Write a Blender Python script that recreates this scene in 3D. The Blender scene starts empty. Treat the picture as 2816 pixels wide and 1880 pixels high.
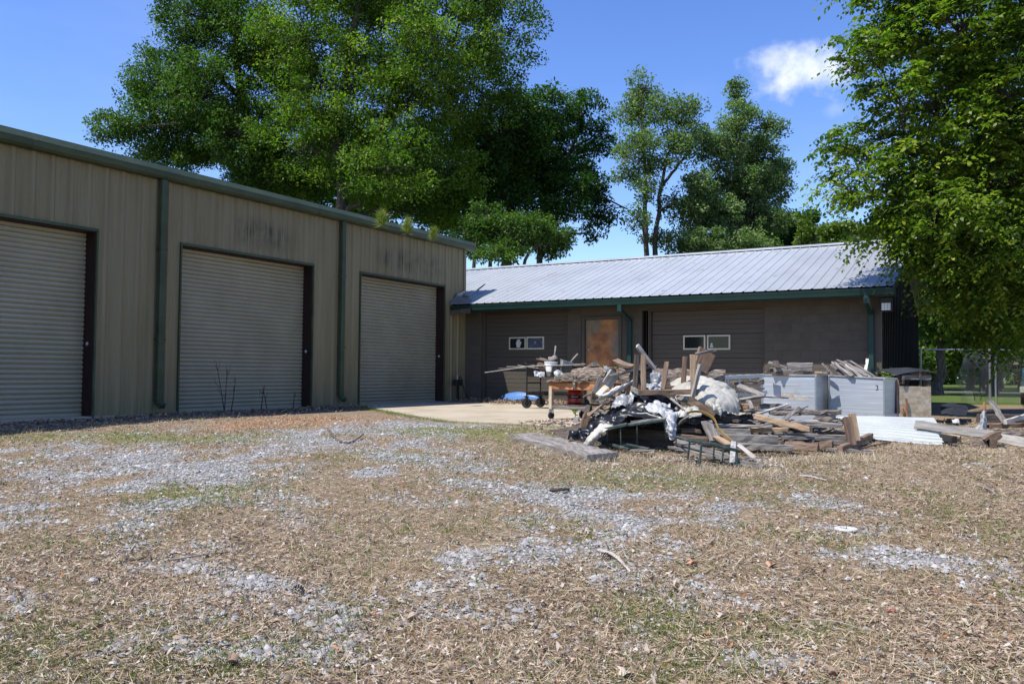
import bpy, math, random
import numpy as np
from mathutils import Matrix, Vector
R = math.radians
random.seed(7); rng = np.random.default_rng(7)
scene = bpy.context.scene
COL = scene.collection

# ------------------------------------------------------------------ camera
CAM = np.array([13.026, -18.968, 0.78])
RW = np.array([[0.8556308806, 0.0119420429, 0.5174487257],
               [0.5175184669, -0.0359491844, -0.8549165413],
               [0.0083924096, 0.9992822643, -0.0369394600]])
FPX, CX, CY = 2283.0, 1408.0, 940.0
cam_d = bpy.data.cameras.new('camera'); cam = bpy.data.objects.new('camera', cam_d); COL.objects.link(cam)
m4 = np.eye(4); m4[:3, :3] = RW; m4[:3, 3] = CAM
cam.matrix_world = Matrix(m4.tolist())
cam_d.lens = 18.0; cam_d.sensor_width = 22.2; cam_d.clip_start = 0.1; cam_d.clip_end = 2000
scene.camera = cam
# ------------------------------------------------------------------ world + sun
SUN_EL = R(60); TRAV = np.array([0.508, 0.861])
world = bpy.data.worlds.new('World'); scene.world = world; world.use_nodes = True
wn = world.node_tree; wn.nodes.clear(); WL = wn.links.new
sky = wn.nodes.new('ShaderNodeTexSky'); sky.sky_type = 'NISHITA'; sky.sun_disc = False
sky.sun_elevation = SUN_EL; sky.sun_rotation = math.atan2(-TRAV[0], -TRAV[1])
sky.air_density = 1.0; sky.dust_density = 0.3; sky.ozone_density = 3.0
hsv = wn.nodes.new('ShaderNodeHueSaturation'); hsv.inputs['Saturation'].default_value = 1.22; hsv.inputs['Hue'].default_value = 0.516
WL(sky.outputs[0], hsv.inputs['Color'])
bgn = wn.nodes.new('ShaderNodeBackground'); bgn.inputs['Strength'].default_value = 0.135
wout = wn.nodes.new('ShaderNodeOutputWorld')
wtc = wn.nodes.new('ShaderNodeTexCoord')
def wmath(op, a, b=None, c=None):
    n = wn.nodes.new('ShaderNodeMath'); n.operation = op
    for i, x in enumerate((a, b, c)):
        if x is None: continue
        if isinstance(x, (int, float)): n.inputs[i].default_value = x
        else: WL(x, n.inputs[i])
    return n.outputs[0]
def ray(u, v): return RW @ np.array([(u - CX) / FPX, -(v - CY) / FPX, -1.0])
def cloud_at(u, v, sx, sy):
    c = ray(u, v); c = c / np.linalg.norm(c)
    r_ = np.cross(c, [0, 0, 1]); r_ /= np.linalg.norm(r_); up = np.cross(r_, c)
    def dotn(vec):
        n = wn.nodes.new('ShaderNodeVectorMath'); n.operation = 'DOT_PRODUCT'
        WL(wtc.outputs['Generated'], n.inputs[0]); n.inputs[1].default_value = vec.tolist(); return n.outputs['Value']
    a = wmath('MULTIPLY', dotn(r_), 1 / sx); b = wmath('MULTIPLY', dotn(up), 1 / sy)
    d = wmath('SQRT', wmath('ADD', wmath('MULTIPLY', a, a), wmath('MULTIPLY', b, b)))
    front = wmath('GREATER_THAN', dotn(c), 0.5)
    no = wn.nodes.new('ShaderNodeTexNoise'); no.inputs['Scale'].default_value = 22; no.inputs['Detail'].default_value = 6; no.inputs['Roughness'].default_value = 0.6
    WL(wtc.outputs['Generated'], no.inputs['Vector'])
    e = wmath('SUBTRACT', wmath('ADD', 1.0, wmath('MULTIPLY', wmath('SUBTRACT', no.outputs[0], 0.5), 2.6)), d)
    n = wn.nodes.new('ShaderNodeMapRange'); n.interpolation_type = 'SMOOTHSTEP'
    n.inputs['From Min'].default_value = -0.1; n.inputs['From Max'].default_value = 1.15; WL(e, n.inputs['Value'])
    return wmath('MULTIPLY', n.outputs[0], front)
cl = wmath('MAXIMUM', cloud_at(2232, 200, 0.056, 0.034), wmath('MULTIPLY', cloud_at(2120, 178, 0.030, 0.022), 0.7))
cl = wmath('MAXIMUM', cl, wmath('MULTIPLY', cloud_at(2300, 300, 0.018, 0.010), 0.18))
ci = wn.nodes.new('ShaderNodeTexNoise'); ci.inputs['Scale'].default_value = 3.0; ci.inputs['Detail'].default_value = 5
cmap = wn.nodes.new('ShaderNodeMapping'); cmap.inputs['Scale'].default_value = (1, 1, 4); WL(wtc.outputs['Generated'], cmap.inputs['Vector']); WL(cmap.outputs[0], ci.inputs['Vector'])
cr = wn.nodes.new('ShaderNodeMapRange'); cr.inputs['From Min'].default_value = 0.5; cr.inputs['From Max'].default_value = 0.9; cr.inputs['To Max'].default_value = 0.10; WL(ci.outputs[0], cr.inputs['Value'])
cl = wmath('MAXIMUM', cl, cr.outputs[0])
cmix = wn.nodes.new('ShaderNodeMix'); cmix.data_type = 'RGBA'
WL(cl, cmix.inputs['Factor']); WL(hsv.outputs[0], cmix.inputs['A']); cmix.inputs['B'].default_value = (4.6, 4.9, 5.6, 1)
WL(cmix.outputs['Result'], bgn.inputs['Color']); WL(bgn.outputs[0], wout.inputs['Surface'])
sun_d = bpy.data.lights.new('sun', 'SUN'); sun_d.energy = 4.3; sun_d.angle = R(0.53); sun_d.color = (1.0, 0.955, 0.89)
sun = bpy.data.objects.new('sun', sun_d); COL.objects.link(sun); sun.location = (0, -30, 60)
sd = Vector((TRAV[0] * math.cos(SUN_EL), TRAV[1] * math.cos(SUN_EL), -math.sin(SUN_EL)))
sun.rotation_euler = sd.to_track_quat('-Z', 'Y').to_euler()
vs = scene.view_settings; vs.view_transform = 'Standard'; vs.look = 'None'; vs.exposure = 0.75; vs.gamma = 1.0; vs.use_curve_mapping = False
scene.cycles.max_bounces = 8; scene.cycles.transparent_max_bounces = 8
scene.cycles.use_denoising = True

# ------------------------------------------------------------------ placing helpers
VD = -RW[:, 2].copy(); VD[2] = 0; VD /= np.linalg.norm(VD)
RD = np.array([VD[1], -VD[0], 0.0])
def at(u, v, D): return CAM + ray(u, v) * D
def atd(x, y, D): return at(x * 1.1988, y * 1.199, D)
def gz(x, y):
    d = (np.asarray(x) - CAM[0]) * VD[0] + (np.asarray(y) - CAM[1]) * VD[1]
    s = (12.3 - d) / 0.8
    return -0.066 * 0.8 * np.logaddexp(0, np.clip(s, -40, 60))
def gnd(u, v):
    d = ray(u, v); lo, hi = 1.0, 150.0
    for _ in range(50):
        m = (lo + hi) / 2; p = CAM + d * m
        if p[2] > gz(p[0], p[1]): lo = m
        else: hi = m
    return CAM + d * lo
def hash3(i, j, k, s=0):
    n = (i * 374761393 + j * 668265263 + k * 2147483647 + s * 1274126177).astype(np.int64) & 0xffffffff
    n = ((n ^ (n >> 13)) * 1274126177) & 0xffffffff
    n = ((n ^ (n >> 16)) * 2246822519) & 0xffffffff
    return ((n ^ (n >> 15)) & 0xffffff) / float(0xffffff)
def vnoise(p, s=0):
    p = np.asarray(p, float); i = np.floor(p).astype(np.int64); f = p - i; f = f * f * (3 - 2 * f)
    r = 0
    for a in (0, 1):
        for b in (0, 1):
            for c in (0, 1):
                w = (f[..., 0] if a else 1 - f[..., 0]) * (f[..., 1] if b else 1 - f[..., 1]) * (f[..., 2] if c else 1 - f[..., 2])
                r = r + w * hash3(i[..., 0] + a, i[..., 1] + b, i[..., 2] + c, s)
    return r
def fbm(p, o=4, s=0):
    p = np.asarray(p, float); r = 0; a = 0.5; t = 0
    for k in range(o):
        r = r + a * vnoise(p * 2 ** k, s + k); t += a; a *= 0.5
    return r / t
# ------------------------------------------------------------------ object helpers
WO = {}
def tag(o, label=None, cat=None, group=None, kind=None):
    if label: o['label'] = label
    if cat: o['category'] = cat
    if group: o['group'] = group
    if kind: o['kind'] = kind
    return o
def thing(name, label, cat, loc, group=None):
    o = bpy.data.objects.new(name, None); COL.objects.link(o); o.location = tuple(loc); o.empty_display_size = 0.2
    WO[o] = np.array(loc, float); return tag(o, label, cat, group)
def link(name, me, mat=None, parent=None, loc=(0, 0, 0), rot=None):
    o = bpy.data.objects.new(name, me); COL.objects.link(o)
    if mat is not None and not me.materials: me.materials.append(mat)
    loc = np.array(loc, float); WO[o] = loc
    if parent is not None:
        o.parent = parent; o.location = tuple(loc - WO[parent])
    else: o.location = tuple(loc)
    if rot is not None: o.rotation_euler = rot
    return o
def np_mesh(name, V, F, smooth=False):
    """V (n,3); F (m,k) array or list of faces"""
    me = bpy.data.meshes.new(name); V = np.asarray(V, np.float32)
    if isinstance(F, np.ndarray):
        m, k = F.shape
        me.vertices.add(len(V)); me.vertices.foreach_set('co', V.ravel())
        me.loops.add(m * k); me.loops.foreach_set('vertex_index', F.astype(np.int32).ravel())
        me.polygons.add(m); me.polygons.foreach_set('loop_start', np.arange(0, m * k, k, dtype=np.int32))
        me.update(calc_edges=True)
    else:
        me.from_pydata(V.tolist(), [], [tuple(f) for f in F]); me.update()
    if smooth: me.polygons.foreach_set('use_smooth', np.ones(len(me.polygons), bool))
    return me
class MB:
    def __init__(s): s.v = []; s.f = []; s.n = 0
    def add(s, V, F):
        V = np.asarray(V, float); s.v.append(V); s.f += [tuple(int(i) + s.n for i in f) for f in F]; s.n += len(V); return s
    def box(s, lo, hi, c=0.0):
        lo = np.array(lo, float); hi = np.array(hi, float)
        return s.obox((lo + hi) / 2, np.eye(3), (hi - lo) / 2, c)
    def obox(s, cen, ax, h, c=0.0):
        """oriented box; ax rows = axes, h half sizes, c = chamfer"""
        cen = np.array(cen, float); ax = np.array(ax, float); h = np.array(h, float)
        if c <= 0:
            P = np.array([[x, y, z] for x in (-1, 1) for y in (-1, 1) for z in (-1, 1)], float) * h
            F = [(0, 1, 3, 2), (4, 6, 7, 5), (0, 4, 5, 1), (2, 3, 7, 6), (0, 2, 6, 4), (1, 5, 7, 3)]
        else:
            c = min(c, h.min() * 0.9); P = []; 
            for x in (-1, 1):
                for y in (-1, 1):
                    for z in (-1, 1):
                        for k in range(3):
                            q = np.array([x, y, z], float) * h
                            for m in range(3):
                                if m != k: q[m] -= np.sign(q[m]) * c
                            P.append(q)
            P = np.array(P)
            def i(x, y, z, k): return ((x * 2 + y) * 2 + z) * 3 + k
            F = []
            for k in range(3):
                a, b = [(1, 2), (2, 0), (0, 1)][k]
                for sgn in (0, 1):
                    q = []
                    for (da, db) in ((0, 0), (1, 0), (1, 1), (0, 1)):
                        t = [0, 0, 0]; t[k] = sgn; t[a] = da; t[b] = db; q.append(i(*t, k))
                    F.append(q if sgn else q[::-1])
            for k in range(3):
                a, b = [(1, 2), (2, 0), (0, 1)][k]
                for sa in (0, 1):
                    for sb in (0, 1):
                        t0 = [0, 0, 0]; t1 = [0, 0, 0]; t1[k] = 1
                        for t in (t0, t1): t[a] = sa; t[b] = sb
                        F.append([i(*t0, a), i(*t1, a), i(*t1, b), i(*t0, b)])
            for x in (0, 1):
                for y in (0, 1):
                    for z in (0, 1): F.append([i(x, y, z, 0), i(x, y, z, 1), i(x, y, z, 2)])
        return s.add(P @ ax + cen, F)
    def bar(s, p0, p1, w, h, up=(0, 0, 1), c=0.0):
        p0 = np.array(p0, float); p1 = np.array(p1, float); x = p1 - p0; L = np.linalg.norm(x); x /= L
        up = np.array(up, float)
        if abs(x @ up) > 0.98: up = np.array([0.0, 1.0, 0])
        y = np.cross(up, x); y /= np.linalg.norm(y); z = np.cross(x, y)
        return s.obox((p0 + p1) / 2, np.array([x, y, z]), (L / 2, w / 2, h / 2), c)
    def tube(s, pts, r, n=8, cap=True):
        pts = np.array(pts, float); k = len(pts); r = np.broadcast_to(np.array(r, float), (k,))
        t = np.gradient(pts, axis=0); t /= np.linalg.norm(t, axis=1)[:, None] + 1e-9
        ref = np.array([0.0, 0, 1]) if abs(t[0][2]) < 0.9 else np.array([1.0, 0, 0])
        V = []
        for i in range(k):
            a = np.cross(t[i], ref); a /= np.linalg.norm(a) + 1e-9; b = np.cross(t[i], a)
            th = np.arange(n) * 2 * math.pi / n
            V.append(pts[i] + r[i] * (np.cos(th)[:, None] * a + np.sin(th)[:, None] * b))
        F = [(i * n + j, i * n + (j + 1) % n, (i + 1) * n + (j + 1) % n, (i + 1) * n + j) for i in range(k - 1) for j in range(n)]
        if cap: F += [tuple(range(n))[::-1], tuple(range((k - 1) * n, k * n))]
        return s.add(np.concatenate(V), F)
    def lathe(s, cen, axis, prof, n=20):
        """prof = [(r, h)...] round axis"""
        cen = np.array(cen, float); ax = np.array(axis, float); ax /= np.linalg.norm(ax)
        ref = np.array([0.0, 0, 1]) if abs(ax[2]) < 0.9 else np.array([1.0, 0, 0])
        a = np.cross(ax, ref); a /= np.linalg.norm(a); b = np.cross(ax, a); th = np.arange(n) * 2 * math.pi / n
        V = [cen + ax * h + max(r, 1e-4) * (np.cos(th)[:, None] * a + np.sin(th)[:, None] * b) for r, h in prof]
        k = len(prof)
        F = [(i * n + j, i * n + (j + 1) % n, (i + 1) * n + (j + 1) % n, (i + 1) * n + j) for i in range(k - 1) for j in range(n)]
        F += [tuple(range(n))[::-1], tuple(range((k - 1) * n, k * n))]
        return s.add(np.concatenate(V), F)
    def prism(s, poly, ext):
        """closed polygon (n,3) extruded by vector"""
        P = np.array(poly, float); n = len(P); Q = P + np.array(ext, float)
        F = [tuple(range(n))[::-1], tuple(range(n, 2 * n))] + [(i, (i + 1) % n, n + (i + 1) % n, n + i) for i in range(n)]
        return s.add(np.concatenate([P, Q]), F)
    def build(s, name, mat, parent=None, org=None, smooth=False):
        V = np.concatenate(s.v)
        if org is None: org = np.array([(V[:, 0].min() + V[:, 0].max()) / 2, (V[:, 1].min() + V[:, 1].max()) / 2, V[:, 2].min()])
        me = np_mesh(name, V - org, s.f, smooth)
        if smooth:
            try: me.set_sharp_from_angle(angle=R(40))
            except Exception: pass
        return link(name, me, mat, parent, org)
# ------------------------------------------------------------------ materials
MATS = {}
def nodes(name):
    m = bpy.data.materials.new(name); m.use_nodes = True; nt = m.node_tree; nt.nodes.clear()
    out = nt.nodes.new('ShaderNodeOutputMaterial'); b = nt.nodes.new('ShaderNodeBsdfPrincipled'); nt.links.new(b.outputs[0], out.inputs[0])
    MATS[name] = m; return m, nt, b
def nd(nt, t, **kw):
    n = nt.nodes.new('ShaderNode' + t)
    for k, v in kw.items():
        if k in ('op',): n.operation = v
        elif hasattr(n, k) and not k[0].isupper(): setattr(n, k, v)
        else:
            key = k.replace('_', ' ')
            n.inputs[key].default_value = v
    return n
def ramp(nt, fac, stops, interp='LINEAR'):
    n = nt.nodes.new('ShaderNodeValToRGB'); n.color_ramp.interpolation = interp; e = n.color_ramp.elements
    while len(e) < len(stops): e.new(0.5)
    for i, (p, c) in enumerate(stops): e[i].position = p; e[i].color = (*c, 1) if len(c) == 3 else c
    nt.links.new(fac, n.inputs[0]); return n.outputs[0]
def mixc(nt, fac, a, b, blend='MIX'):
    n = nt.nodes.new('ShaderNodeMix'); n.data_type = 'RGBA'; n.blend_type = blend
    for s, x in (('Factor', fac), ('A', a), ('B', b)):
        if isinstance(x, (int, float)): n.inputs[s].default_value = x
        elif isinstance(x, tuple): n.inputs[s].default_value = (*x, 1)
        else: nt.links.new(x, n.inputs[s])
    return n.outputs['Result']
def mth(nt, op, a, b=None):
    n = nt.nodes.new('ShaderNodeMath'); n.operation = op
    for i, x in enumerate((a, b)):
        if x is None: continue
        if isinstance(x, (int, float)): n.inputs[i].default_value = x
        else: nt.links.new(x, n.inputs[i])
    return n.outputs[0]
def coords(nt, scale=(1, 1, 1), world=False):
    if world: src = nt.nodes.new('ShaderNodeNewGeometry').outputs['Position']
    else: src = nt.nodes.new('ShaderNodeTexCoord').outputs['Object']
    m = nt.nodes.new('ShaderNodeMapping'); m.inputs['Scale'].default_value = scale; nt.links.new(src, m.inputs['Vector'])
    if not world:
        oi = nt.nodes.new('ShaderNodeObjectInfo'); nt.links.new(mth(nt, 'MULTIPLY', oi.outputs['Random'], 37.0), m.inputs['Location'])
    return m.outputs[0]
def noise(nt, vec, scale, detail=5, rough=0.6):
    n = nt.nodes.new('ShaderNodeTexNoise'); n.inputs['Scale'].default_value = scale; n.inputs['Detail'].default_value = detail; n.inputs['Roughness'].default_value = rough
    nt.links.new(vec, n.inputs['Vector']); return n.outputs[0]
def bump(nt, b, h, strength=0.3, dist=0.01):
    n = nt.nodes.new('ShaderNodeBump'); n.inputs['Strength'].default_value = strength; n.inputs['Distance'].default_value = dist
    nt.links.new(h, n.inputs['Height']); nt.links.new(n.outputs[0], b.inputs['Normal'])
def M(name, cols, scale=6, stretch=(1, 1, 1), rough=0.7, metal=0.0, bmp=0.25, bscale=40, rnd=0.2, world=False, spec=0.3, fine=0.25, dist=0.006):
    m, nt, b = nodes(name); vec = coords(nt, stretch, world); n1 = noise(nt, vec, scale)
    k = len(cols); c = ramp(nt, n1, [(0.3 + 0.4 * i / max(1, k - 1), cc) for i, cc in enumerate(cols)])
    n2 = noise(nt, vec, bscale, 4)
    c = mixc(nt, fine, c, ramp(nt, n2, [(0.35, (0.25, 0.25, 0.25)), (0.65, (1, 1, 1))]), 'MULTIPLY')
    oi = nt.nodes.new('ShaderNodeObjectInfo')
    h = nt.nodes.new('ShaderNodeHueSaturation'); nt.links.new(c, h.inputs['Color'])
    nt.links.new(mth(nt, 'ADD', mth(nt, 'MULTIPLY', oi.outputs['Random'], rnd * 2), 1 - rnd), h.inputs['Value'])
    nt.links.new(h.outputs[0], b.inputs['Base Color'])
    b.inputs['Roughness'].default_value = rough; b.inputs['Metallic'].default_value = metal; b.inputs['Specular IOR Level'].default_value = spec
    if bmp: bump(nt, b, n2, bmp, dist)
    return m
GRAIN = (0.6, 7, 7)
wood_gray = M('wood_gray', [(0.10, 0.088, 0.078), (0.21, 0.19, 0.17), (0.33, 0.31, 0.285)], 4, GRAIN, 0.85, bmp=0.6, bscale=14, fine=0.5)
wood_pale = M('wood_pale', [(0.25, 0.225, 0.19), (0.37, 0.34, 0.30), (0.46, 0.435, 0.40)], 4, GRAIN, 0.8, bmp=0.5, bscale=14, fine=0.35)
wood_brown = M('wood_brown', [(0.10, 0.065, 0.045), (0.19, 0.125, 0.085), (0.29, 0.21, 0.15)], 4, GRAIN, 0.8, bmp=0.5, bscale=14, fine=0.5)
wood_tan = M('wood_tan', [(0.24, 0.15, 0.085), (0.36, 0.25, 0.155), (0.46, 0.36, 0.25)], 4, GRAIN, 0.8, bmp=0.5, bscale=14, fine=0.4)
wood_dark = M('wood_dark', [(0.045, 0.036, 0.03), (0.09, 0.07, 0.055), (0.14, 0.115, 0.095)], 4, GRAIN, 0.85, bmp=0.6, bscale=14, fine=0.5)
bark = M('bark', [(0.07, 0.05, 0.035), (0.19, 0.15, 0.115), (0.42, 0.38, 0.33)], 7, (1.5, 5, 5), 0.95, bmp=1.0, bscale=16, fine=0.6, dist=0.02)
plywood = M('plywood', [(0.32, 0.25, 0.16), (0.47, 0.39, 0.27), (0.58, 0.52, 0.42)], 3, (1, 4, 4), 0.8, bmp=0.2, bscale=20, fine=0.4)
tarp_white = M('tarp_white', [(0.30, 0.285, 0.235), (0.40, 0.385, 0.33), (0.46, 0.45, 0.40)], 5, (1, 1, 1), 0.75, bmp=0.25, bscale=30, fine=0.15, dist=0.004, rnd=0.08)
plastic_black = M('plastic_black', [(0.008, 0.009, 0.011), (0.014, 0.015, 0.019)], 8, (1, 1, 1), 0.33, bmp=0.25, bscale=4, fine=0.0, spec=0.28, dist=0.02, rnd=0.05)
plastic_clear = M('plastic_clear', [(0.17, 0.178, 0.185), (0.33, 0.34, 0.345), (0.50, 0.51, 0.515)], 9, (1, 1, 1), 0.28, bmp=0.5, bscale=7, fine=0.3, spec=0.45, dist=0.015)
paint_green = M('paint_green', [(0.010, 0.036, 0.031), (0.014, 0.046, 0.040)], 3, (1, 1, 1), 0.45, bmp=0.05, fine=0.15, rnd=0.05)
garage_green = M('garage_green', [(0.030, 0.045, 0.024), (0.045, 0.064, 0.034), (0.060, 0.082, 0.046)], 2.5, (1, 0.4, 1), 0.5, bmp=0.05, fine=0.2, rnd=0.05)
metal_green = M('metal_green', [(0.02, 0.04, 0.035), (0.03, 0.055, 0.048), (0.14, 0.13, 0.11)], 9, (1, 1, 1), 0.5, bmp=0.2, fine=0.3)
metal_black = M('metal_black', [(0.012, 0.012, 0.012), (0.025, 0.024, 0.022)], 9, (1, 1, 1), 0.5, bmp=0.1, fine=0.2)
metal_gray = M('metal_gray', [(0.16, 0.16, 0.155), (0.25, 0.25, 0.245), (0.33, 0.33, 0.32)], 6, (1, 1, 1), 0.45, metal=0.5, bmp=0.15, fine=0.3)
galv = M('galv', [(0.32, 0.33, 0.34), (0.45, 0.46, 0.47)], 6, (1, 1, 1), 0.4, metal=0.7, bmp=0.1, fine=0.2)
jamb_red = M('jamb_red', [(0.018, 0.009, 0.008), (0.030, 0.014, 0.012)], 5, (1, 1, 0.5), 0.6, bmp=0.1, fine=0.3, rnd=0.05)
rust = M('rust', [(0.20, 0.075, 0.03), (0.38, 0.17, 0.075), (0.50, 0.28, 0.15)], 4, (1, 1, 1), 0.8, bmp=0.3, fine=0.4)
rubber = M('rubber', [(0.018, 0.018, 0.018), (0.035, 0.034, 0.033)], 9, (1, 1, 1), 0.8, bmp=0.2, fine=0.2)
paint_red = M('paint_red', [(0.42, 0.025, 0.02), (0.50, 0.035, 0.028)], 3, (1, 1, 1), 0.35, bmp=0.0, fine=0.05, spec=0.5)
paint_blue = M('paint_blue', [(0.05, 0.16, 0.42), (0.09, 0.24, 0.52)], 3, (1, 1, 1), 0.4, bmp=0.05, fine=0.1)
paint_white = M('paint_white', [(0.50, 0.515, 0.50), (0.575, 0.59, 0.575)], 3, (0.3, 4, 4), 0.45, bmp=0.05, fine=0.1, rnd=0.05)
paint_cream = M('paint_cream', [(0.50, 0.48, 0.36), (0.58, 0.56, 0.43)], 5, (1, 1, 1), 0.5, bmp=0.05, fine=0.1, rnd=0.05)
paint_yellow = M('paint_yellow', [(0.30, 0.20, 0.055), (0.38, 0.265, 0.085)], 4, (1, 1, 1), 0.5, bmp=0.1, fine=0.2)
paper = M('paper', [(0.44, 0.44, 0.43), (0.58, 0.58, 0.57)], 5, (1, 1, 1), 0.8, bmp=0.3, fine=0.1)
pvc = M('pvc', [(0.66, 0.66, 0.64), (0.76, 0.76, 0.74)], 5, (1, 1, 1), 0.4, bmp=0.05, fine=0.15)
tarp_dark = M('tarp_dark', [(0.018, 0.02, 0.026), (0.035, 0.037, 0.045)], 6, (1, 1, 1), 0.5, bmp=0.4, bscale=20, fine=0.2)
ceramic = M('ceramic', [(0.56, 0.56, 0.54), (0.64, 0.64, 0.62)], 5, (1, 1, 1), 0.3, bmp=0.0, fine=0.1)
stone = M('stone', [(0.30, 0.30, 0.31), (0.45, 0.46, 0.47), (0.60, 0.61, 0.62)], 9, (1, 1, 1), 0.9, bmp=0.4, fine=0.3)
stone_dark = M('stone_dark', [(0.10, 0.11, 0.13), (0.18, 0.19, 0.21)], 9, (1, 1, 1), 0.9, bmp=0.4, fine=0.3)
chrome = M('chrome', [(0.55, 0.56, 0.58), (0.62, 0.63, 0.65)], 3, (1, 1, 1), 0.15, metal=1.0, bmp=0, fine=0)
car_paint = M('car_paint', [(0.015, 0.07, 0.085), (0.02, 0.08, 0.095)], 3, (1, 1, 1), 0.25, bmp=0, fine=0, spec=0.6, rnd=0.02)
taupe = M('taupe', [(0.074, 0.063, 0.049), (0.088, 0.075, 0.058), (0.097, 0.083, 0.065)], 3, (1, 1, 1), 0.75, bmp=0.25, bscale=60, fine=0.15, rnd=0.045, world=False, dist=0.003)
taupe_smooth = M('taupe_smooth', [(0.074, 0.063, 0.049), (0.086, 0.073, 0.057)], 2, (0.5, 1, 1), 0.6, bmp=0.05, fine=0.12, rnd=0.04)
taupe_shaded = M('taupe_shaded', [(0.005, 0.0045, 0.004), (0.009, 0.008, 0.007)], 3, (1, 1, 4), 0.8, bmp=0.3, fine=0.3, rnd=0.1)  # near-black copy of taupe: the gable end's shade is put into the colour
soffit_wood = M('soffit_wood', [(0.06, 0.044, 0.03), (0.10, 0.072, 0.05)], 3, GRAIN, 0.8, bmp=0.2, fine=0.3)
concrete = None
def special():
    global concrete, tan_wall, slat_mat, roof_metal, rust_door, alum, glass, glass_film, door_lit
    # concrete pad
    m, nt, b = nodes('concrete'); vec = coords(nt, (1, 1, 1), True)
    c = ramp(nt, noise(nt, vec, 0.9, 6), [(0.3, (0.31, 0.26, 0.18)), (0.5, (0.39, 0.335, 0.245)), (0.7, (0.44, 0.395, 0.315))])
    st = ramp(nt, noise(nt, vec, 2.2, 5), [(0.52, (1, 1, 1)), (0.72, (0.82, 0.70, 0.5))])
    c = mixc(nt, 0.8, c, st, 'MULTIPLY'); f = noise(nt, vec, 60, 3)
    c = mixc(nt, 0.35, c, ramp(nt, f, [(0.35, (0.55, 0.55, 0.55)), (0.6, (1, 1, 1))]), 'MULTIPLY')
    nt.links.new(c, b.inputs['Base Color']); b.inputs['Roughness'].default_value = 0.9; bump(nt, b, f, 0.3, 0.004); concrete = m
    # tan ribbed wall, with mildew streaks
    m, nt, b = nodes('tan_wall'); vec = coords(nt, (1, 1, 1), True)
    v2 = coords(nt, (3, 9, 0.25), True)
    c = ramp(nt, noise(nt, v2, 1.0, 5), [(0.3, (0.176, 0.15, 0.083)), (0.55, (0.208, 0.18, 0.103)), (0.75, (0.23, 0.20, 0.12))])
    sep = nt.nodes.new('ShaderNodeSeparateXYZ'); nt.links.new(vec, sep.inputs[0])
    streak = noise(nt, coords(nt, (5, 52, 0.7), True), 1.0, 2)
    def band(lo, hi, e):
        a = nt.nodes.new('ShaderNodeMapRange'); a.interpolation_type = 'SMOOTHSTEP'; nt.links.new(sep.outputs[1], a.inputs[0]); a.inputs[1].default_value = lo - e; a.inputs[2].default_value = lo + e
        z = nt.nodes.new('ShaderNodeMapRange'); z.interpolation_type = 'SMOOTHSTEP'; nt.links.new(sep.outputs[1], z.inputs[0]); z.inputs[1].default_value = hi - e; z.inputs[2].default_value = hi + e; z.inputs[3].default_value = 1; z.inputs[4].default_value = 0
        return mth(nt, 'MULTIPLY', a.outputs[0], z.outputs[0])
    zz = nt.nodes.new('ShaderNodeMapRange'); zz.interpolation_type = 'SMOOTHSTEP'; nt.links.new(sep.outputs[2], zz.inputs[0]); zz.inputs[1].default_value = 3.95; zz.inputs[2].default_value = 3.6; 
    zz2 = nt.nodes.new('ShaderNodeMapRange'); zz2.interpolation_type = 'SMOOTHSTEP'; nt.links.new(sep.outputs[2], zz2.inputs[0]); zz2.inputs[1].default_value = 3.1; zz2.inputs[2].default_value = 3.45
    zb = mth(nt, 'MULTIPLY', zz.outputs[0], zz2.outputs[0])
    bb = mth(nt, 'MULTIPLY', mth(nt, 'ADD', band(-7.9, -6.4, 0.35), band(-3.6, -1.2, 0.5)), zb)
    sk = ramp(nt, streak, [(0.42, (0, 0, 0)), (0.54, (1, 1, 1))]); sk2 = ramp(nt, noise(nt, coords(nt, (2, 3, 3), True), 1.0, 4), [(0.35, (0.1, 0.1, 0.1)), (0.6, (1, 1, 1))])
    sm = mth(nt, 'MULTIPLY', mth(nt, 'MULTIPLY', bb, sk), mth(nt, 'MULTIPLY', sk2, 1.0))
    c = mixc(nt, sm, c, (0.055, 0.05, 0.04))
    ms = ramp(nt, noise(nt, coords(nt, (2, 4, 0.5), True), 1.0, 4), [(0.45, (1, 1, 1)), (0.8, (0.72, 0.68, 0.58))]); c = mixc(nt, 0.8, c, ms, 'MULTIPLY')
    nt.links.new(c, b.inputs['Base Color']); b.inputs['Roughness'].default_value = 0.5; b.inputs['Specular IOR Level'].default_value = 0.3; tan_wall = m
    m, nt, b = nodes('slat'); vec = coords(nt, (2, 0.7, 0.6), True)
    c = ramp(nt, noise(nt, vec, 1.2, 6), [(0.3, (0.235, 0.22, 0.155)), (0.6, (0.295, 0.28, 0.205)), (0.75, (0.325, 0.312, 0.236))])
    nt.links.new(c, b.inputs['Base Color']); b.inputs['Roughness'].default_value = 0.42; slat_mat = m
    # galvanised roof
    m, nt, b = nodes('roof_metal'); vec = coords(nt, (1, 0.5, 1), True)
    c = ramp(nt, noise(nt, vec, 1.2, 6), [(0.3, (0.335, 0.36, 0.38)), (0.5, (0.385, 0.412, 0.435)), (0.7, (0.415, 0.442, 0.468))])
    sp = ramp(nt, noise(nt, coords(nt, (9, 2.2, 2), True), 2.0, 6), [(0.58, (1, 1, 1)), (0.74, (0.70, 0.66, 0.62))]); c = mixc(nt, 0.35, c, sp, 'MULTIPLY')
    sepr = nt.nodes.new('ShaderNodeSeparateXYZ'); nt.links.new(coords(nt, (1, 1, 1), True), sepr.inputs[0])
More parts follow.
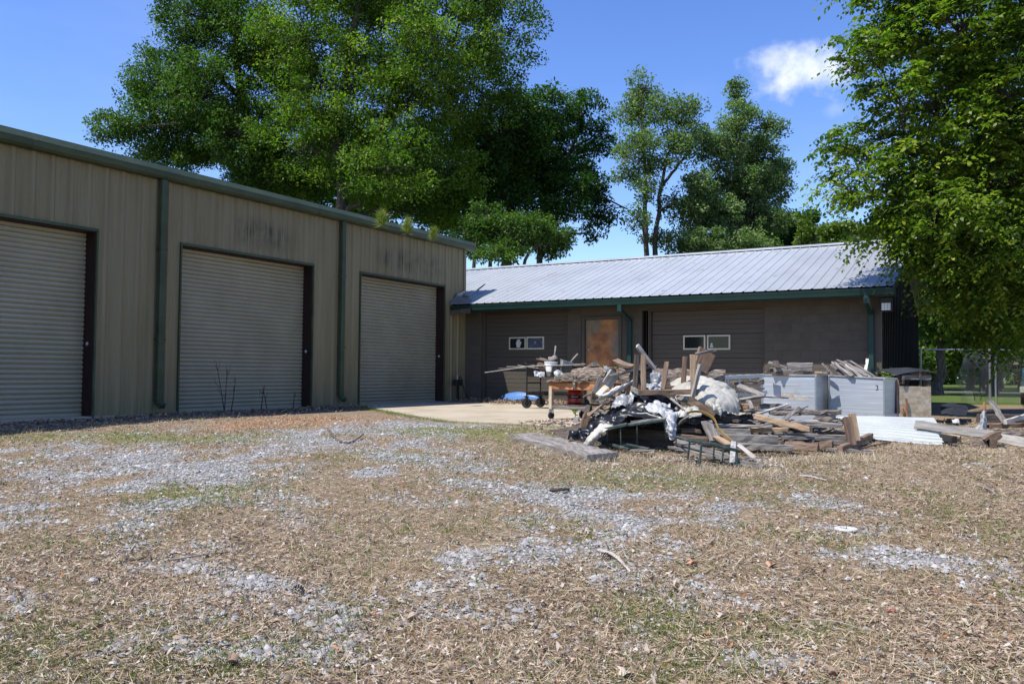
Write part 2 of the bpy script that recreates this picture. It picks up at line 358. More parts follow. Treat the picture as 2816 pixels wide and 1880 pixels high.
    gr = nt.nodes.new('ShaderNodeMapRange'); nt.links.new(mth(nt, 'ADD', sepr.outputs[0], mth(nt, 'MULTIPLY', noise(nt, vec, 1.5), 3)), gr.inputs[0]); gr.inputs[1].default_value = 9.0; gr.inputs[2].default_value = 12.5; gr.inputs[4].default_value = 0.6
    c = mixc(nt, gr.outputs[0], c, (0.24, 0.235, 0.22))  # right end greyed in the colour for the elm's shade on the roof
    nt.links.new(c, b.inputs['Base Color']); b.inputs['Metallic'].default_value = 0.25; b.inputs['Roughness'].default_value = 0.42; roof_metal = m
    # rusty door
    m, nt, b = nodes('rust_door'); vec = coords(nt, (1, 1, 1), True)
    n1 = noise(nt, vec, 2.6, 6, 0.65); n3 = noise(nt, coords(nt, (1, 1, 0.7), True), 1.3, 3)
    base = ramp(nt, noise(nt, vec, 6), [(0.3, (0.13, 0.115, 0.085)), (0.7, (0.20, 0.175, 0.12))])
    ru = ramp(nt, n1, [(0.3, (0.13, 0.04, 0.018)), (0.5, (0.36, 0.15, 0.05)), (0.7, (0.50, 0.27, 0.10))])
    sx = nt.nodes.new('ShaderNodeSeparateXYZ'); nt.links.new(vec, sx.inputs[0])
    def tri(o, c0, w):
        return mth(nt, 'SUBTRACT', 1.0, mth(nt, 'MINIMUM', 1.0, mth(nt, 'DIVIDE', mth(nt, 'ABSOLUTE', mth(nt, 'SUBTRACT', o, c0)), w)))
    msk = mth(nt, 'MULTIPLY', tri(sx.outputs[0], 4.2, 0.62), tri(sx.outputs[2], 1.0, 1.75))
    msk = ramp(nt, mth(nt, 'ADD', msk, mth(nt, 'MULTIPLY', mth(nt, 'SUBTRACT', n3, 0.5), 1.6)), [(0.16, (0, 0, 0)), (0.40, (0.9, 0.9, 0.9))])
    c = mixc(nt, msk, base, ru); nt.links.new(c, b.inputs['Base Color']); b.inputs['Roughness'].default_value = 0.75; bump(nt, b, n1, 0.2, 0.004); rust_door = m
    # brushed aluminium
    m, nt, b = nodes('aluminium'); vec = coords(nt, (0.8, 30, 30)); n1 = noise(nt, vec, 1.2, 5)
    c = ramp(nt, n1, [(0.3, (0.38, 0.43, 0.47)), (0.55, (0.46, 0.50, 0.535)), (0.7, (0.62, 0.65, 0.68))])
    st = ramp(nt, noise(nt, coords(nt, (2, 2, 2)), 2.0, 4), [(0.62, (1, 1, 1)), (0.68, (0.85, 0.76, 0.62))]); c = mixc(nt, 0.6, c, st, 'MULTIPLY')
    nt.links.new(c, b.inputs['Base Color']); b.inputs['Metallic'].default_value = 0.4; b.inputs['Roughness'].default_value = 0.36; bump(nt, b, n1, 0.15, 0.002); alum = m
    m, nt, b = nodes('glass'); b.inputs['Base Color'].default_value = (0.012, 0.014, 0.016, 1); b.inputs['Roughness'].default_value = 0.06; b.inputs['Specular IOR Level'].default_value = 0.6; b.inputs['Specular IOR Level'].default_value = 0.3; glass = m
    m, nt, b = nodes('glass_film'); vec = coords(nt); c = ramp(nt, noise(nt, vec, 9), [(0.35, (0.05, 0.06, 0.085)), (0.65, (0.10, 0.115, 0.16))])
    nt.links.new(c, b.inputs['Base Color']); b.inputs['Roughness'].default_value = 0.15; glass_film = m
special()
panel_white = M('panel_white', [(0.40, 0.42, 0.40), (0.47, 0.49, 0.47)], 3, (1, 1, 1), 0.5, bmp=0.05, fine=0.1, rnd=0.05)
tape_stain = M('tape_stain', [(0.34, 0.31, 0.25), (0.42, 0.40, 0.36)], 9, (1, 1, 1), 0.7, bmp=0.1, fine=0.3)
def leaf_mat(name, c_dark, c_mid, c_light, trans=0.35, rough=0.45, spec=0.4):
    m, nt, b = nodes(name); at_ = nt.nodes.new('ShaderNodeAttribute'); at_.attribute_name = 'var'
    c = ramp(nt, at_.outputs['Fac'], [(0.0, c_dark), (0.5, c_mid), (1.0, c_light)])
    nt.links.new(c, b.inputs['Base Color']); b.inputs['Roughness'].default_value = rough; b.inputs['Specular IOR Level'].default_value = spec
    tr = nt.nodes.new('ShaderNodeBsdfTranslucent'); ms = nt.nodes.new('ShaderNodeMixShader'); ms.inputs[0].default_value = trans
    nt.links.new(mixc(nt, 1.0, c, (0.85, 1.3, 0.35), 'MULTIPLY'), tr.inputs['Color'])
    out = [n for n in nt.nodes if n.type == 'OUTPUT_MATERIAL'][0]
    nt.links.new(b.outputs[0], ms.inputs[1]); nt.links.new(tr.outputs[0], ms.inputs[2]); nt.links.new(ms.outputs[0], out.inputs[0])
    return m
def var_mat(name, stops, rough=0.85, trans=0.0):
    m, nt, b = nodes(name); at_ = nt.nodes.new('ShaderNodeAttribute'); at_.attribute_name = 'var'
    c = ramp(nt, at_.outputs['Fac'], stops); nt.links.new(c, b.inputs['Base Color']); b.inputs['Roughness'].default_value = rough; b.inputs['Specular IOR Level'].default_value = 0.2
    return m
def set_var(me, vals, per):
    a = me.attributes.new('var', 'FLOAT', 'FACE' if per == 'f' else 'POINT'); a.data.foreach_set('value', np.asarray(vals, np.float32))
# ================================================================== SETTING
def camco(x, y):
    dx = np.asarray(x) - CAM[0]; dy = np.asarray(y) - CAM[1]
    return dx * VD[0] + dy * VD[1], dx * RD[0] + dy * RD[1]       # depth, lateral
# patches on the ground, given where they lie: (x, y, rx, ry, angle) worked out from their place in the yard
def patch(x, y, rx, ry):
    c = gnd(x * 1.1988, y * 1.199); a = gnd((x + rx) * 1.1988, y * 1.199); b0 = gnd(x * 1.1988, (y - ry) * 1.199); b1 = gnd(x * 1.1988, (y + ry) * 1.199)
    d, l = camco(c[0], c[1]); return (l, d, abs(camco(a[0], a[1])[1] - l), abs(camco(b0[0], b0[1])[0] - camco(b1[0], b1[1])[0]) / 2)
GRAV = [(patch(*p), w) for p, w in [((330, 1050, 400, 55), 1.0), ((640, 1008, 330, 30), 0.9), ((930, 978, 150, 22), 0.9), ((160, 1110, 200, 40), 0.85), ((950, 1075, 220, 45), 0.75), ((1290, 1128, 190, 42), 0.95), ((1080, 1150, 140, 30), 0.7),
    ((700, 1190, 120, 25), 0.5), ((620, 1330, 130, 20), 0.75), ((740, 1395, 130, 28), 0.75), ((60, 1390, 70, 26), 0.8), ((500, 1480, 120, 30), 0.75), ((1010, 1260, 130, 28), 0.75), ((1225, 1268, 50, 18), 0.9), ((2060, 1275, 190, 26), 0.9), ((1950, 1208, 110, 15), 0.7),
    ((2230, 1310, 140, 20), 0.65), ((1860, 1145, 130, 14), 0.6), ((350, 1340, 90, 14), 0.6), ((700, 1470, 90, 22), 0.6), ((1000, 1470, 120, 25), 0.5), ((1500, 1180, 120, 18), 0.5), ((60, 1490, 60, 20), 0.5), ((1750, 1490, 120, 22), 0.35), ((2100, 1180, 120, 12), 0.4), ((450, 1085, 620, 100), 0.58), ((1150, 1140, 420, 85), 0.55), ((650, 1340, 560, 150), 0.42), ((1700, 1250, 300, 60), 0.25), ((2150, 1300, 230, 50), 0.5)]]
GRN = [(patch(*p), w) for p, w in [((300, 995, 380, 10), 0.8), ((1050, 985, 160, 12), 0.9), ((1200, 990, 120, 14), 0.8), ((480, 1120, 120, 25), 0.8), ((900, 1040, 200, 20), 0.4), ((1500, 1085, 260, 26), 0.6), ((1480, 1400, 120, 40), 0.85), ((1850, 1430, 130, 30), 0.6), ((1600, 1500, 160, 40), 0.5), ((200, 1230, 160, 25), 0.4), ((1100, 1200, 200, 20), 0.35), ((1900, 1110, 160, 14), 0.5), ((800, 1360, 150, 25), 0.35), ((2000, 1500, 160, 30), 0.3), ((560, 1500, 140, 25), 0.3)]]
CLAY = [(patch(*p), w) for p, w in [((720, 958, 130, 9), 0.9), ((560, 968, 60, 6), 0.6), ((2210, 1358, 70, 13), 0.8), ((2140, 1213, 40, 7), 0.8), ((2020, 1265, 40, 7), 0.5), ((1330, 1205, 40, 6), 0.3)]]
def mask(lst, l, d, x, y, s):
    r = np.zeros(np.shape(l))
    n = 0.45 * fbm(np.stack([x * 1.3, y * 1.3, x * 0 + s], -1), 4, s) + 0.55 * fbm(np.stack([x * 4.5, y * 4.5, x * 0 + s], -1), 4, s + 7) - 0.5
    for (cl_, cd, rl, rd), w in lst:
        q = np.sqrt(((l - cl_) / rl) ** 2 + ((d - cd) / rd) ** 2)
        r = np.maximum(r, w * np.clip((1.7 - q + n * 2.5) * 0.85, 0, 1))
    return r
def masks(x, y):
    d, l = camco(x, y)
    g = mask(GRAV, l, d, x, y, 1); g = np.clip(g + (fbm(np.stack([x * 2.2, y * 2.2, x * 0], -1), 4, 5) - 0.62) * 2.0 * (d < 12.5), 0, 1)
    gr = mask(GRN, l, d, x, y, 2); c = mask(CLAY, l, d, x, y, 3)
    return g, gr, c
def ground():
    ds = np.concatenate([-np.geomspace(260, 8, 14), np.arange(-6, 2.6, 0.5), np.arange(2.6, 14.5, 0.085), np.arange(14.5, 30, 0.4), np.geomspace(30, 420, 26)])
    ls = np.concatenate([-np.geomspace(300, 12, 16), np.arange(-11.5, -9, 0.4), np.arange(-9, 9.6, 0.1), np.arange(9.6, 16, 0.4), np.geomspace(17, 300, 16)])
    Dg, Lg = np.meshgrid(ds, ls, indexing='ij')
    X = CAM[0] + Dg * VD[0] + Lg * RD[0]; Y = CAM[1] + Dg * VD[1] + Lg * RD[1]
    g, gr, c = masks(X, Y)
    Z = gz(X, Y) - 0.035
    near = (Dg > 2) & (Dg < 15)
    Z = Z + near * ((fbm(np.stack([X * 1.1, Y * 1.1, X * 0], -1), 3, 9) - 0.5) * 0.07 + (fbm(np.stack([X * 5, Y * 5, X * 0], -1), 3, 11) - 0.5) * 0.03)
    nd_, nl = Dg.shape; idx = np.arange(nd_ * nl).reshape(nd_, nl)
    F = np.stack([idx[:-1, :-1], idx[:-1, 1:], idx[1:, 1:], idx[1:, :-1]], -1).reshape(-1, 4)[:, ::-1]
    me = np_mesh('ground', np.stack([X, Y, Z], -1).reshape(-1, 3), F, True)
    lawn = np.clip((Dg - 23.5) / 1.2, 0, 1)
    a = me.attributes.new('mask', 'FLOAT_COLOR', 'POINT'); a.data.foreach_set('color', np.stack([g, gr, c, lawn], -1).astype(np.float32).ravel())
    m, nt, b = nodes('ground_mat'); vec = coords(nt, (1, 1, 1), True)
    an = nt.nodes.new('ShaderNodeAttribute'); an.attribute_name = 'mask'; sp = nt.nodes.new('ShaderNodeSeparateColor'); nt.links.new(an.outputs['Color'], sp.inputs[0])
    n1 = noise(nt, vec, 2.0, 6); n2 = noise(nt, vec, 30, 5, 0.7); n3 = noise(nt, vec, 110, 3)
    lit = ramp(nt, n2, [(0.25, (0.08, 0.056, 0.036)), (0.45, (0.195, 0.146, 0.098)), (0.6, (0.30, 0.242, 0.168)), (0.8, (0.41, 0.35, 0.265))])
    lit = mixc(nt, 0.5, lit, ramp(nt, n1, [(0.3, (0.62, 0.52, 0.42)), (0.7, (1, 1, 1))]), 'MULTIPLY')
    vo = nt.nodes.new('ShaderNodeTexVoronoi'); vo.inputs['Scale'].default_value = 34; nt.links.new(vec, vo.inputs['Vector'])
    gv = ramp(nt, mth(nt, 'ADD', mth(nt, 'MULTIPLY', vo.outputs['Distance'], -0.9), mth(nt, 'ADD', n3, 0.3)), [(0.1, (0.12, 0.115, 0.11)), (0.45, (0.27, 0.265, 0.26)), (0.8, (0.42, 0.415, 0.41))])
    c_ = mixc(nt, ramp(nt, mth(nt, 'ADD', sp.outputs[0], mth(nt, 'MULTIPLY', mth(nt, 'SUBTRACT', n2, 0.5), 1.1)), [(0.3, (0, 0, 0)), (0.74, (0.95, 0.95, 0.95))]), lit, gv)
    gn = ramp(nt, n2, [(0.3, (0.075, 0.10, 0.025)), (0.7, (0.19, 0.22, 0.065))])
    c_ = mixc(nt, ramp(nt, mth(nt, 'ADD', sp.outputs[1], mth(nt, 'MULTIPLY', mth(nt, 'SUBTRACT', n2, 0.5), 1.6)), [(0.35, (0, 0, 0)), (0.9, (0.75, 0.75, 0.75))]), c_, gn)
    c_ = mixc(nt, mth(nt, 'MULTIPLY', sp.outputs[2], 0.85), c_, ramp(nt, n2, [(0.3, (0.24, 0.105, 0.05)), (0.7, (0.40, 0.215, 0.12))]))
    lw = ramp(nt, mth(nt, 'ADD', mth(nt, 'MULTIPLY', n1, 0.6), mth(nt, 'MULTIPLY', n2, 0.4)), [(0.3, (0.045, 0.07, 0.014)), (0.6, (0.085, 0.118, 0.026)), (0.75, (0.13, 0.145, 0.045))])
    c_ = mixc(nt, an.outputs['Alpha'], c_, lw)
    nt.links.new(c_, b.inputs['Base Color']); b.inputs['Roughness'].default_value = 0.95; b.inputs['Specular IOR Level'].default_value = 0.15
    bump(nt, b, mth(nt, 'ADD', n2, mth(nt, 'MULTIPLY', n3, 0.5)), 0.7, 0.03)
    tag(link('ground', me, m), kind='structure')
ground()
def gheight(x, y):
    d, l = camco(x, y); Z = gz(x, y) - 0.035
    return Z + ((d > 2) & (d < 15)) * ((fbm(np.stack([x * 1.1, y * 1.1, np.asarray(x) * 0], -1), 3, 9) - 0.5) * 0.07 + (fbm(np.stack([x * 5, y * 5, np.asarray(x) * 0], -1), 3, 11) - 0.5) * 0.03)
def gpt(u, v, dz=0.0):
    p = gnd(u, v); p[2] = float(gheight(p[0:1], p[1:2])[0]) + dz; return p
# road beyond the fence
asphalt = M('asphalt', [(0.10, 0.10, 0.105), (0.16, 0.16, 0.165)], 3, (1, 1, 1), 0.9, bmp=0.2, world=True, fine=0.3)
def strip_poly(d0, d1, l0, l1, z): return [tuple((CAM + VD * d + RD * l)[:2]) + (z,) for d, l in ((d0, l0), (d0, l1), (d1, l1), (d1, l0))]
tag(MB().prism(strip_poly(42.5, 46.0, -60, 90, -0.06), (0, 0, 0.035)).build('road', asphalt), kind='structure')
# concrete pad of cast panels
pad = thing('concrete_pad', None, None, (4.5, -4, -0.12))
tag(pad, kind='structure')
def slab(poly, cx_=0.006):
    P = np.array(poly, float); c = P.mean(0); Q = []
    n = len(P); N = []
    for i in range(n):                                   # ragged outline, slightly inset from the joints
        a, b2 = P[i], P[(i + 1) % n]; L = np.linalg.norm(b2 - a); k = max(1, int(L / 0.12))
        for j in range(k):
            q = a + (b2 - a) * j / k; q = q + (c - q) / np.linalg.norm(c - q) * cx_; Q.append((q[0], q[1], -0.12))
    MB().prism(Q, (0, 0, 0.12)).build('slab_panel', concrete, pad)
edge = [(0.15, -4.15), (0.9, -5.0), (1.9, -5.7), (3.0, -6.5), (4.1, -7.3), (5.3, -8.02)]
slab([(0.15, 0.05), (0.15, -4.0), (3.0, -4.0), (3.0, 0.05)]); slab([(3.0, 0.05), (3.0, -4.0), (6.0, -4.0), (6.0, 0.05)]); slab([(6.0, 0.05), (6.0, -4.0), (9.3, -4.0), (9.3, 0.05)])
slab([(0.15, -4.0)] + edge[:4] + [(3.0, -4.0)]); slab([(3.0, -4.0), (3.0, -6.5), (4.1, -7.3), (5.3, -8.02), (6.0, -8.03), (6.0, -4.0)]); slab([(6.0, -4.0), (6.0, -8.03), (9.3, -8.05), (9.3, -4.0)])

# ================================================================== METAL GARAGE
def garage():
    T = thing('metal_garage', 'long tan ribbed metal garage with green trim and three roll-up doors', 'garage', (0, -9, 0))
    YL, ZT = -20.11, 4.20; HEAD = 3.07
    DO = [(-14.13, -10.82), (-9.17, -5.85), (-4.30, -0.98)]
    pitch = 0.3047
    def prof(y0, y1):
        ys = [y0]; 
        k0 = math.floor(y0 / pitch) - 1
        pts = []
        for k in range(k0, k0 + int((y1 - y0) / pitch) + 4):
            c = k * pitch
            pts += [(c - 0.055, 0), (c - 0.026, 0.032), (c + 0.026, 0.032), (c + 0.055, 0), (c + 0.115, 0), (c + 0.122, 0.006), (c + 0.14, 0.006), (c + 0.147, 0)]
            pts += [(c + 0.168, 0), (c + 0.175, 0.006), (c + 0.19, 0.006), (c + 0.197, 0)]
        pts.sort(); X = np.array([p[0] for p in pts]); H = np.array([p[1] for p in pts])
        sel = (X > y0 + 1e-4) & (X < y1 - 1e-4)
        yy = np.concatenate([[y0], X[sel], [y1]]); hh = np.interp(yy, X, H); return yy, hh
    def piece(y0, y1, z0, z1):
        yy, hh = prof(y0, y1); n = len(yy)
        zs = [z0, z1]; V = [(h, y, z) for z in zs for y, h in zip(yy, hh)]
        F = [(i, i + 1, n + i + 1, n + i) for i in range(n - 1)]
        mb = MB(); mb.add(V, F); return mb
    W = 3 * pitch; y = 0.0; 
    while y > YL + 0.01:
        a = max(YL, y - W); cuts = sorted({a, y} | {e for d in DO for e in d if a < e < y}); mb = MB()
        for i in range(len(cuts) - 1):
            mid = (cuts[i] + cuts[i + 1]) / 2; ind = any(d[0] < mid < d[1] for d in DO)
            p = piece(cuts[i], cuts[i + 1], HEAD if ind else -0.08, ZT); mb.add(p.v[0], p.f)
        mb.build('wall_panel', tan_wall, T); y = a
    # body behind the skin
    b = MB(); zt = 4.12
    xs = [(-9.0, -0.32)]
    b.box((-9.0, YL, -0.05), (-0.40, -0.012, zt)); 
    solid = [YL, *[e for d in DO for e in d], -0.012]
    for i in range(0, len(solid), 2): b.box((-0.40, solid[i], -0.05), (-0.012, solid[i + 1] , HEAD + 0.02))
    b.box((-0.40, YL, HEAD + 0.02), (-0.013, -0.013, zt)); b.build('wall_core', tan_wall, T)
    # end wall skin toward the low building, roof
    MB().prism([(-9.0, 0.0, 4.2), (0.0, 0.0, 4.2), (0, 0, -0.05), (-9, 0, -0.05)], (0, -0.01, 0)).build('end_wall', tan_wall, T)
    MB().prism([(0.10, 0.2, 4.385), (0.10, YL - 0.2, 4.385), (-9.1, YL - 0.2, 5.05), (-9.1, 0.2, 5.05)], (0, 0, 0.03)).build('roof', garage_green, T)
    MB().prism([(-9.0, 0, 4.2), (0, 0, 4.2), (0, 0, 4.33), (-9.0, 0, 5.0)], (0, -0.02, 0)).build('gable', tan_wall, T)
    # eave gutter
    g = [(0.012, 4.17), (0.045, 4.155), (0.15, 4.165), (0.185, 4.20), (0.20, 4.275), (0.195, 4.295), (0.11, 4.405), (0.02, 4.41)]
    y0, y1 = YL - 0.2, 0.24; seg = 3.05; y = y1; gt = None
    while y > y0:
        a = max(y0, y - seg)
        gt = MB().prism([(p[0], y, p[1]) for p in g], (0, a - y + 0.006, 0)).build('gutter', garage_green, T); y = a
        MB().prism([(p[0] + 0.004, y + 0.03, p[1] - 0.002) for p in g], (0, -0.05, 0)).build('gutter_seam', garage_green, T)
    MB().prism([(p[0] + 0.003, 0.24, p[1] - 0.001) for p in g], (0, 0.012, 0)).build('gutter_end_cap', garage_green, T)
    # corner trim
    c = MB(); c.box((0.0, -0.085, -0.05), (0.037, 0.006, 4.155)); c.build('corner_trim', tan_wall, T)
    # downspouts
    for yc in (-9.63, -5.0, -14.45):
        d = MB(); d.box((0.036, yc - 0.06, 0.22), (0.145, yc + 0.06, 4.16), 0.012)
        ds = d.build('downspout', garage_green, T)
        MB().bar((0.08, yc, 0.225), (0.21, yc, 0.13), 0.118, 0.10, c=0.01).build('elbow', garage_green, ds)
        for z in (1.3, 2.9): MB().box((0.034, yc - 0.075, z), (0.1495, yc + 0.075, z + 0.03)).build('strap', garage_green, ds)
    # roll-up doors
    rec = -0.26
    for di, (a, b_) in enumerate(DO):
        D = thing('roll_up_door', '', '', (rec, (a + b_) / 2, 0)); 
        D.parent = T; D.location = tuple(WO[D] - WO[T])
        n = 38; p = (HEAD - 0.06) / n; w0, w1 = a + 0.02, b_ - 0.02
        q = [(0.004, 0), (0.012, 0.010), (0.026, 0.030), (0.026, 0.048), (0.012, 0.066), (0.0, 0.070), (-0.004, 0.074), (0.004, p)]
        V = [(x, yy - (w0 + w1) / 2, z) for yy in (w0, w1) for x, z in q]; k = len(q)
        me = np_mesh('slat', V, [(i, i + 1, k + i + 1, k + i)[::-1] for i in range(k - 1)])
        me.materials.append(slat_mat)
        for i in range(n):
            link('slat', me, None, D, (rec + random.uniform(-0.003, 0.003), (w0 + w1) / 2, 0.06 + i * p))
        MB().box((rec - 0.02, w0, 0.0), (rec + 0.03, w1, 0.058), 0.006).build('bottom_bar', slat_mat, D)
        # dark red jambs, green edge trim
        MB().box((rec - 0.03, b_ - 0.018, -0.04), (-0.004, b_ + 0.012, HEAD)).build('jamb', jamb_red, T)
        MB().box((rec - 0.03, a - 0.012, -0.04), (-0.004, a + 0.018, HEAD)).build('jamb', jamb_red, T)
        MB().box((rec - 0.03, a + 0.018, HEAD - 0.03), (-0.006, b_ - 0.018, HEAD + 0.012)).build('header', jamb_red, T)
        MB().box((0.001, a - 0.03, HEAD - 0.012), (0.042, b_ + 0.03, HEAD + 0.035)).build('head_trim', garage_green, T)
        MB().box((0.001, b_ + 0.0, -0.03), (0.040, b_ + 0.03, HEAD - 0.014)).build('side_trim', garage_green, T)
        MB().box((0.001, a - 0.03, -0.03), (0.040, a, HEAD - 0.014)).build('side_trim', garage_green, T)
        lk = MB(); lk.lathe((-0.13, b_ - 0.017, 1.2), (0, -1, 0), [(0.035, 0), (0.035, 0.012), (0.022, 0.02), (0.01, 0.03)], 12); lk.build('door_lock', galv, T)
    # concrete footing strip
    MB().box((-0.5, YL, -0.2), (0.02, -0.02, 0.004)).build('footing', concrete, T)
garage()

# ================================================================== LOW GREY BUILDING
EZ, EY, RZ, RYY = 2.60, -0.70, 4.22, 4.10
def workshop():
    T = thing('low_workshop', 'low taupe block workshop with bright ribbed metal roof and green gutter', 'workshop', (5, 4, 0))
    W = MB(); th = 0.2
    # mortar core of the front wall round the openings: (x0,x1,z0,z1)
    zt = 2.52
    segs = [(0.01, 0.58), (3.21, 3.60), (4.73, 5.26), (8.20, 10.60)]
    for a, b in segs: W.box((a, 0.0035, -0.1), (b, th, zt))
    W.box((0.58, 0.006, 2.40), (3.21, th, zt)); W.box((3.60, 0.006, 2.20), (4.73, th, zt)); W.box((5.26, 0.006, 2.32), (8.20, th, zt))
    wall = W.build('front_wall', taupe, T)
    meshes = {}
    def blk(x0, x1, z):
        w = round(x1 - x0, 3)
        if w < 0.03: return
        if w not in meshes:
            mb = MB(); mb.box((-w / 2 + 0.003, -0.0, 0.003), (w / 2 - 0.003, 0.03, 0.197), 0.003)
            meshes[w] = np_mesh('block', np.concatenate(mb.v), mb.f); meshes[w].materials.append(taupe)
        link('block', meshes[w], None, wall, ((x0 + x1) / 2, random.uniform(-0.0012, 0.001), z))
    for a, b in segs:
        for r in range(13):
            z = r * 0.2; x = a - (0.2 if r % 2 else 0)
            if z + 0.2 > zt + 0.1: continue
            while x < b - 0.01:
                blk(max(a, x), min(b, x + 0.4), z - 0.08); x += 0.4
    # side / back walls
    MB().box((10.40, 0.2, -0.1), (10.598, 8.2, 2.55)).build('gable_wall', taupe_shaded, T)
    MB().prism([(10.42, 0.0, 2.55), (10.42, 8.2, 2.55), (10.42, 4.1, 4.0)], (0.17, 0, 0)).build('gable_top', taupe_shaded, T)
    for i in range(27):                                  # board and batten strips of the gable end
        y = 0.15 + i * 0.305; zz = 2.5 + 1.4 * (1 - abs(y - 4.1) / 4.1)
        MB().box((10.599, y, -0.05), (10.622, y + 0.05, zz)).build('batten', taupe_shaded, T)
    MB().box((-2.9, 8.0, -0.1), (10.4, 8.2, 2.5)).build('back_wall', taupe, T)
    MB().box((10.50, -0.022, -0.05), (10.60, -0.004, 2.45)).build('corner_board', taupe_smooth, T)
    MB().box((10.601, -0.022, -0.05), (10.64, 0.10, 2.45)).build('corner_board', taupe_smooth, T)
    # sectional garage doors
    def sect(x0, x1, top, wins, lab):
        rec = 0.11
        D = thing('sectional_door', '', '', ((x0 + x1) / 2, rec, 0))
        D.parent = T; D.location = tuple(WO[D] - WO[T])
        ns = 4; h = (top - 0.03) / ns; w = x1 - x0 - 0.03
        ribs = 5; rp = h / ribs
        q = []
        for r in range(ribs):
            z = r * rp; q += [(0.0, z + 0.004), (-0.007, z + 0.009), (-0.007, z + rp - 0.007), (0.0, z + rp - 0.003)]
        q = [(0.02, 0.003), *q, (0.02, h - 0.003)]
        V = [(x, y, z) for x in (-w / 2, w / 2) for y, z in q]; k = len(q)
        me = np_mesh('door_section', V, [(i, i + 1, k + i + 1, k + i) for i in range(k - 1)]); me.materials.append(taupe_smooth)
        secs = [link('door_section', me, None, D, ((x0 + x1) / 2, rec, 0.03 + i * h)) for i in range(ns)]
        for wi, (a, b, z0, z1, what) in enumerate(wins):
            f = MB(); t = 0.035; yf = rec - 0.03
            f.box((a, yf, z0), (b, rec - 0.008, z0 + t)).box((a, yf, z1 - t), (b, rec - 0.008, z1)).box((a, yf, z0 + t), (a + t, rec - 0.008, z1 - t)).box((b - t, yf, z0 + t), (b, rec - 0.008, z1 - t))
            f.build('window_frame', paint_cream, D)
            MB().box((a + t, rec - 0.022, z0 + t), (b - t, rec - 0.014, z1 - t)).build('window_pane', glass_film if what == 'film' else glass, D)
            if what == 'paper':
                cx_ = (a + b) / 2 + 0.03; cz = (z0 + z1) / 2
                P = [(-0.07, 0.0), (-0.045, 0.075), (0.0, 0.11), (0.06, 0.105), (0.05, 0.05), (0.10, 0.03), (0.07, -0.05), (0.045, -0.11), (-0.05, -0.11), (-0.055, -0.05)]
                MB().prism([(cx_ + p[0], rec - 0.0225, cz + p[1]) for p in P], (0, -0.002, 0)).build('torn_paper', paper, D)
            if what == 'film':
                for dz in (0.0, 0.045): MB().box(((a + b) / 2 - 0.03, rec - 0.0245, (z0 + z1) / 2 - 0.02 + dz), ((a + b) / 2 + 0.03, rec - 0.0228, (z0 + z1) / 2 - 0.008 + dz)).build('print_mark', paper, D)
            if what == 'sticker':
                s = MB(); s.lathe((a + 0.11, rec - 0.0228, z0 + 0.13), (0, -1, 0), [(0.028, 0), (0.028, 0.002)], 14); s.box((a + 0.075, rec - 0.0246, z0 + 0.055), (a + 0.145, rec - 0.0228, z0 + 0.1)); s.build('sticker', paper, D)
        # stops and head board
        MB().box((x0 - 0.06, 0.02, -0.05), (x0, 0.16, top)).build('jamb', taupe_smooth, T); MB().box((x1, 0.02, -0.05), (x1 + 0.02, 0.16, top)).build('jamb', taupe_smooth, T)
        MB().box((x0 - 0.05, -0.012, -0.05), (x0 - 0.02, 0.02, top + 0.05)).build('door_stop', taupe_smooth, T)
        MB().box((x0 - 0.06, 0.03, top), (x1 + 0.02, 0.17, top + 0.06)).build('head_board', soffit_wood, T)
        MB().box((x0 + 0.0, -0.008, top + 0.004), (x1 + 0.1, 0.004, top + 0.04)).build('head_board', soffit_wood, T)
    sect(0.66, 3.19, 2.36, [(1.40, 1.92, 1.40, 1.73, 'paper'), (1.945, 2.47, 1.40, 1.735, 'film')], 'l')
    sect(5.47, 8.17, 2.29, [(6.27, 6.81, 1.36, 1.70, 'dark'), (6.85, 7.40, 1.355, 1.70, 'sticker')], 'r')
    MB().box((5.26, 0.0, -0.05), (5.30, 0.12, 2.31)).build('jamb', taupe_shaded, T); MB().box((5.34, 0.02, -0.05), (5.37, 0.14, 2.31)).build('jamb', taupe_shaded, T)
    # entry door
    f = MB(); f.box((3.62, -0.02, -0.02), (3.70, 0.13, 2.14)).box((4.64, -0.02, -0.02), (4.72, 0.13, 2.14)).box((3.62, -0.022, 2.14), (4.72, 0.13, 2.20)); f.build('door_frame', taupe_smooth, T)
    dr = MB().box((3.705, 0.06, 0.01), (4.635, 0.10, 2.135), 0.004).build('entry_door', rust_door, T)
    k = MB(); k.lathe((3.79, 0.058, 0.93), (0, -1, 0), [(0.035, 0), (0.035, 0.01), (0.014, 0.015), (0.014, 0.045), (0.03, 0.055), (0.032, 0.07), (0.02, 0.085)], 14); k.bar((3.79, 0.0, 0.93), (3.90, 0.0, 0.92), 0.016, 0.02); k.build('door_handle', metal_black, dr)
    MB().lathe((3.78, 0.058, 1.38), (0, -1, 0), [(0.028, 0), (0.028, 0.018), (0.015, 0.022)], 12).build('deadbolt', galv, dr)
    # soffit, fascia
    MB().box((0.02, -0.56, 2.44), (10.94, -0.006, 2.455)).build('soffit', soffit_wood, T)
    MB().box((0.02, -0.60, 2.40), (10.94, -0.561, 2.575)).build('fascia', paint_green, T)
    g = [(-0.602, 2.425), (-0.70, 2.425), (-0.715, 2.49), (-0.735, 2.545), (-0.735, 2.56), (-0.722, 2.56), (-0.705, 2.52), (-0.612, 2.515), (-0.602, 2.56)]
    x = 0.02
    while x < 10.9:
        x1 = min(10.98, x + 3.65); MB().prism([(x, p[0], p[1]) for p in g], (x1 - x - 0.004, 0, 0)).build('gutter', paint_green, T); x = x1
    MB().prism([(10.98, p[0] - 0.002, p[1] - 0.002) for p in g], (0.01, 0, 0)).build('gutter_end_cap', paint_green, T)
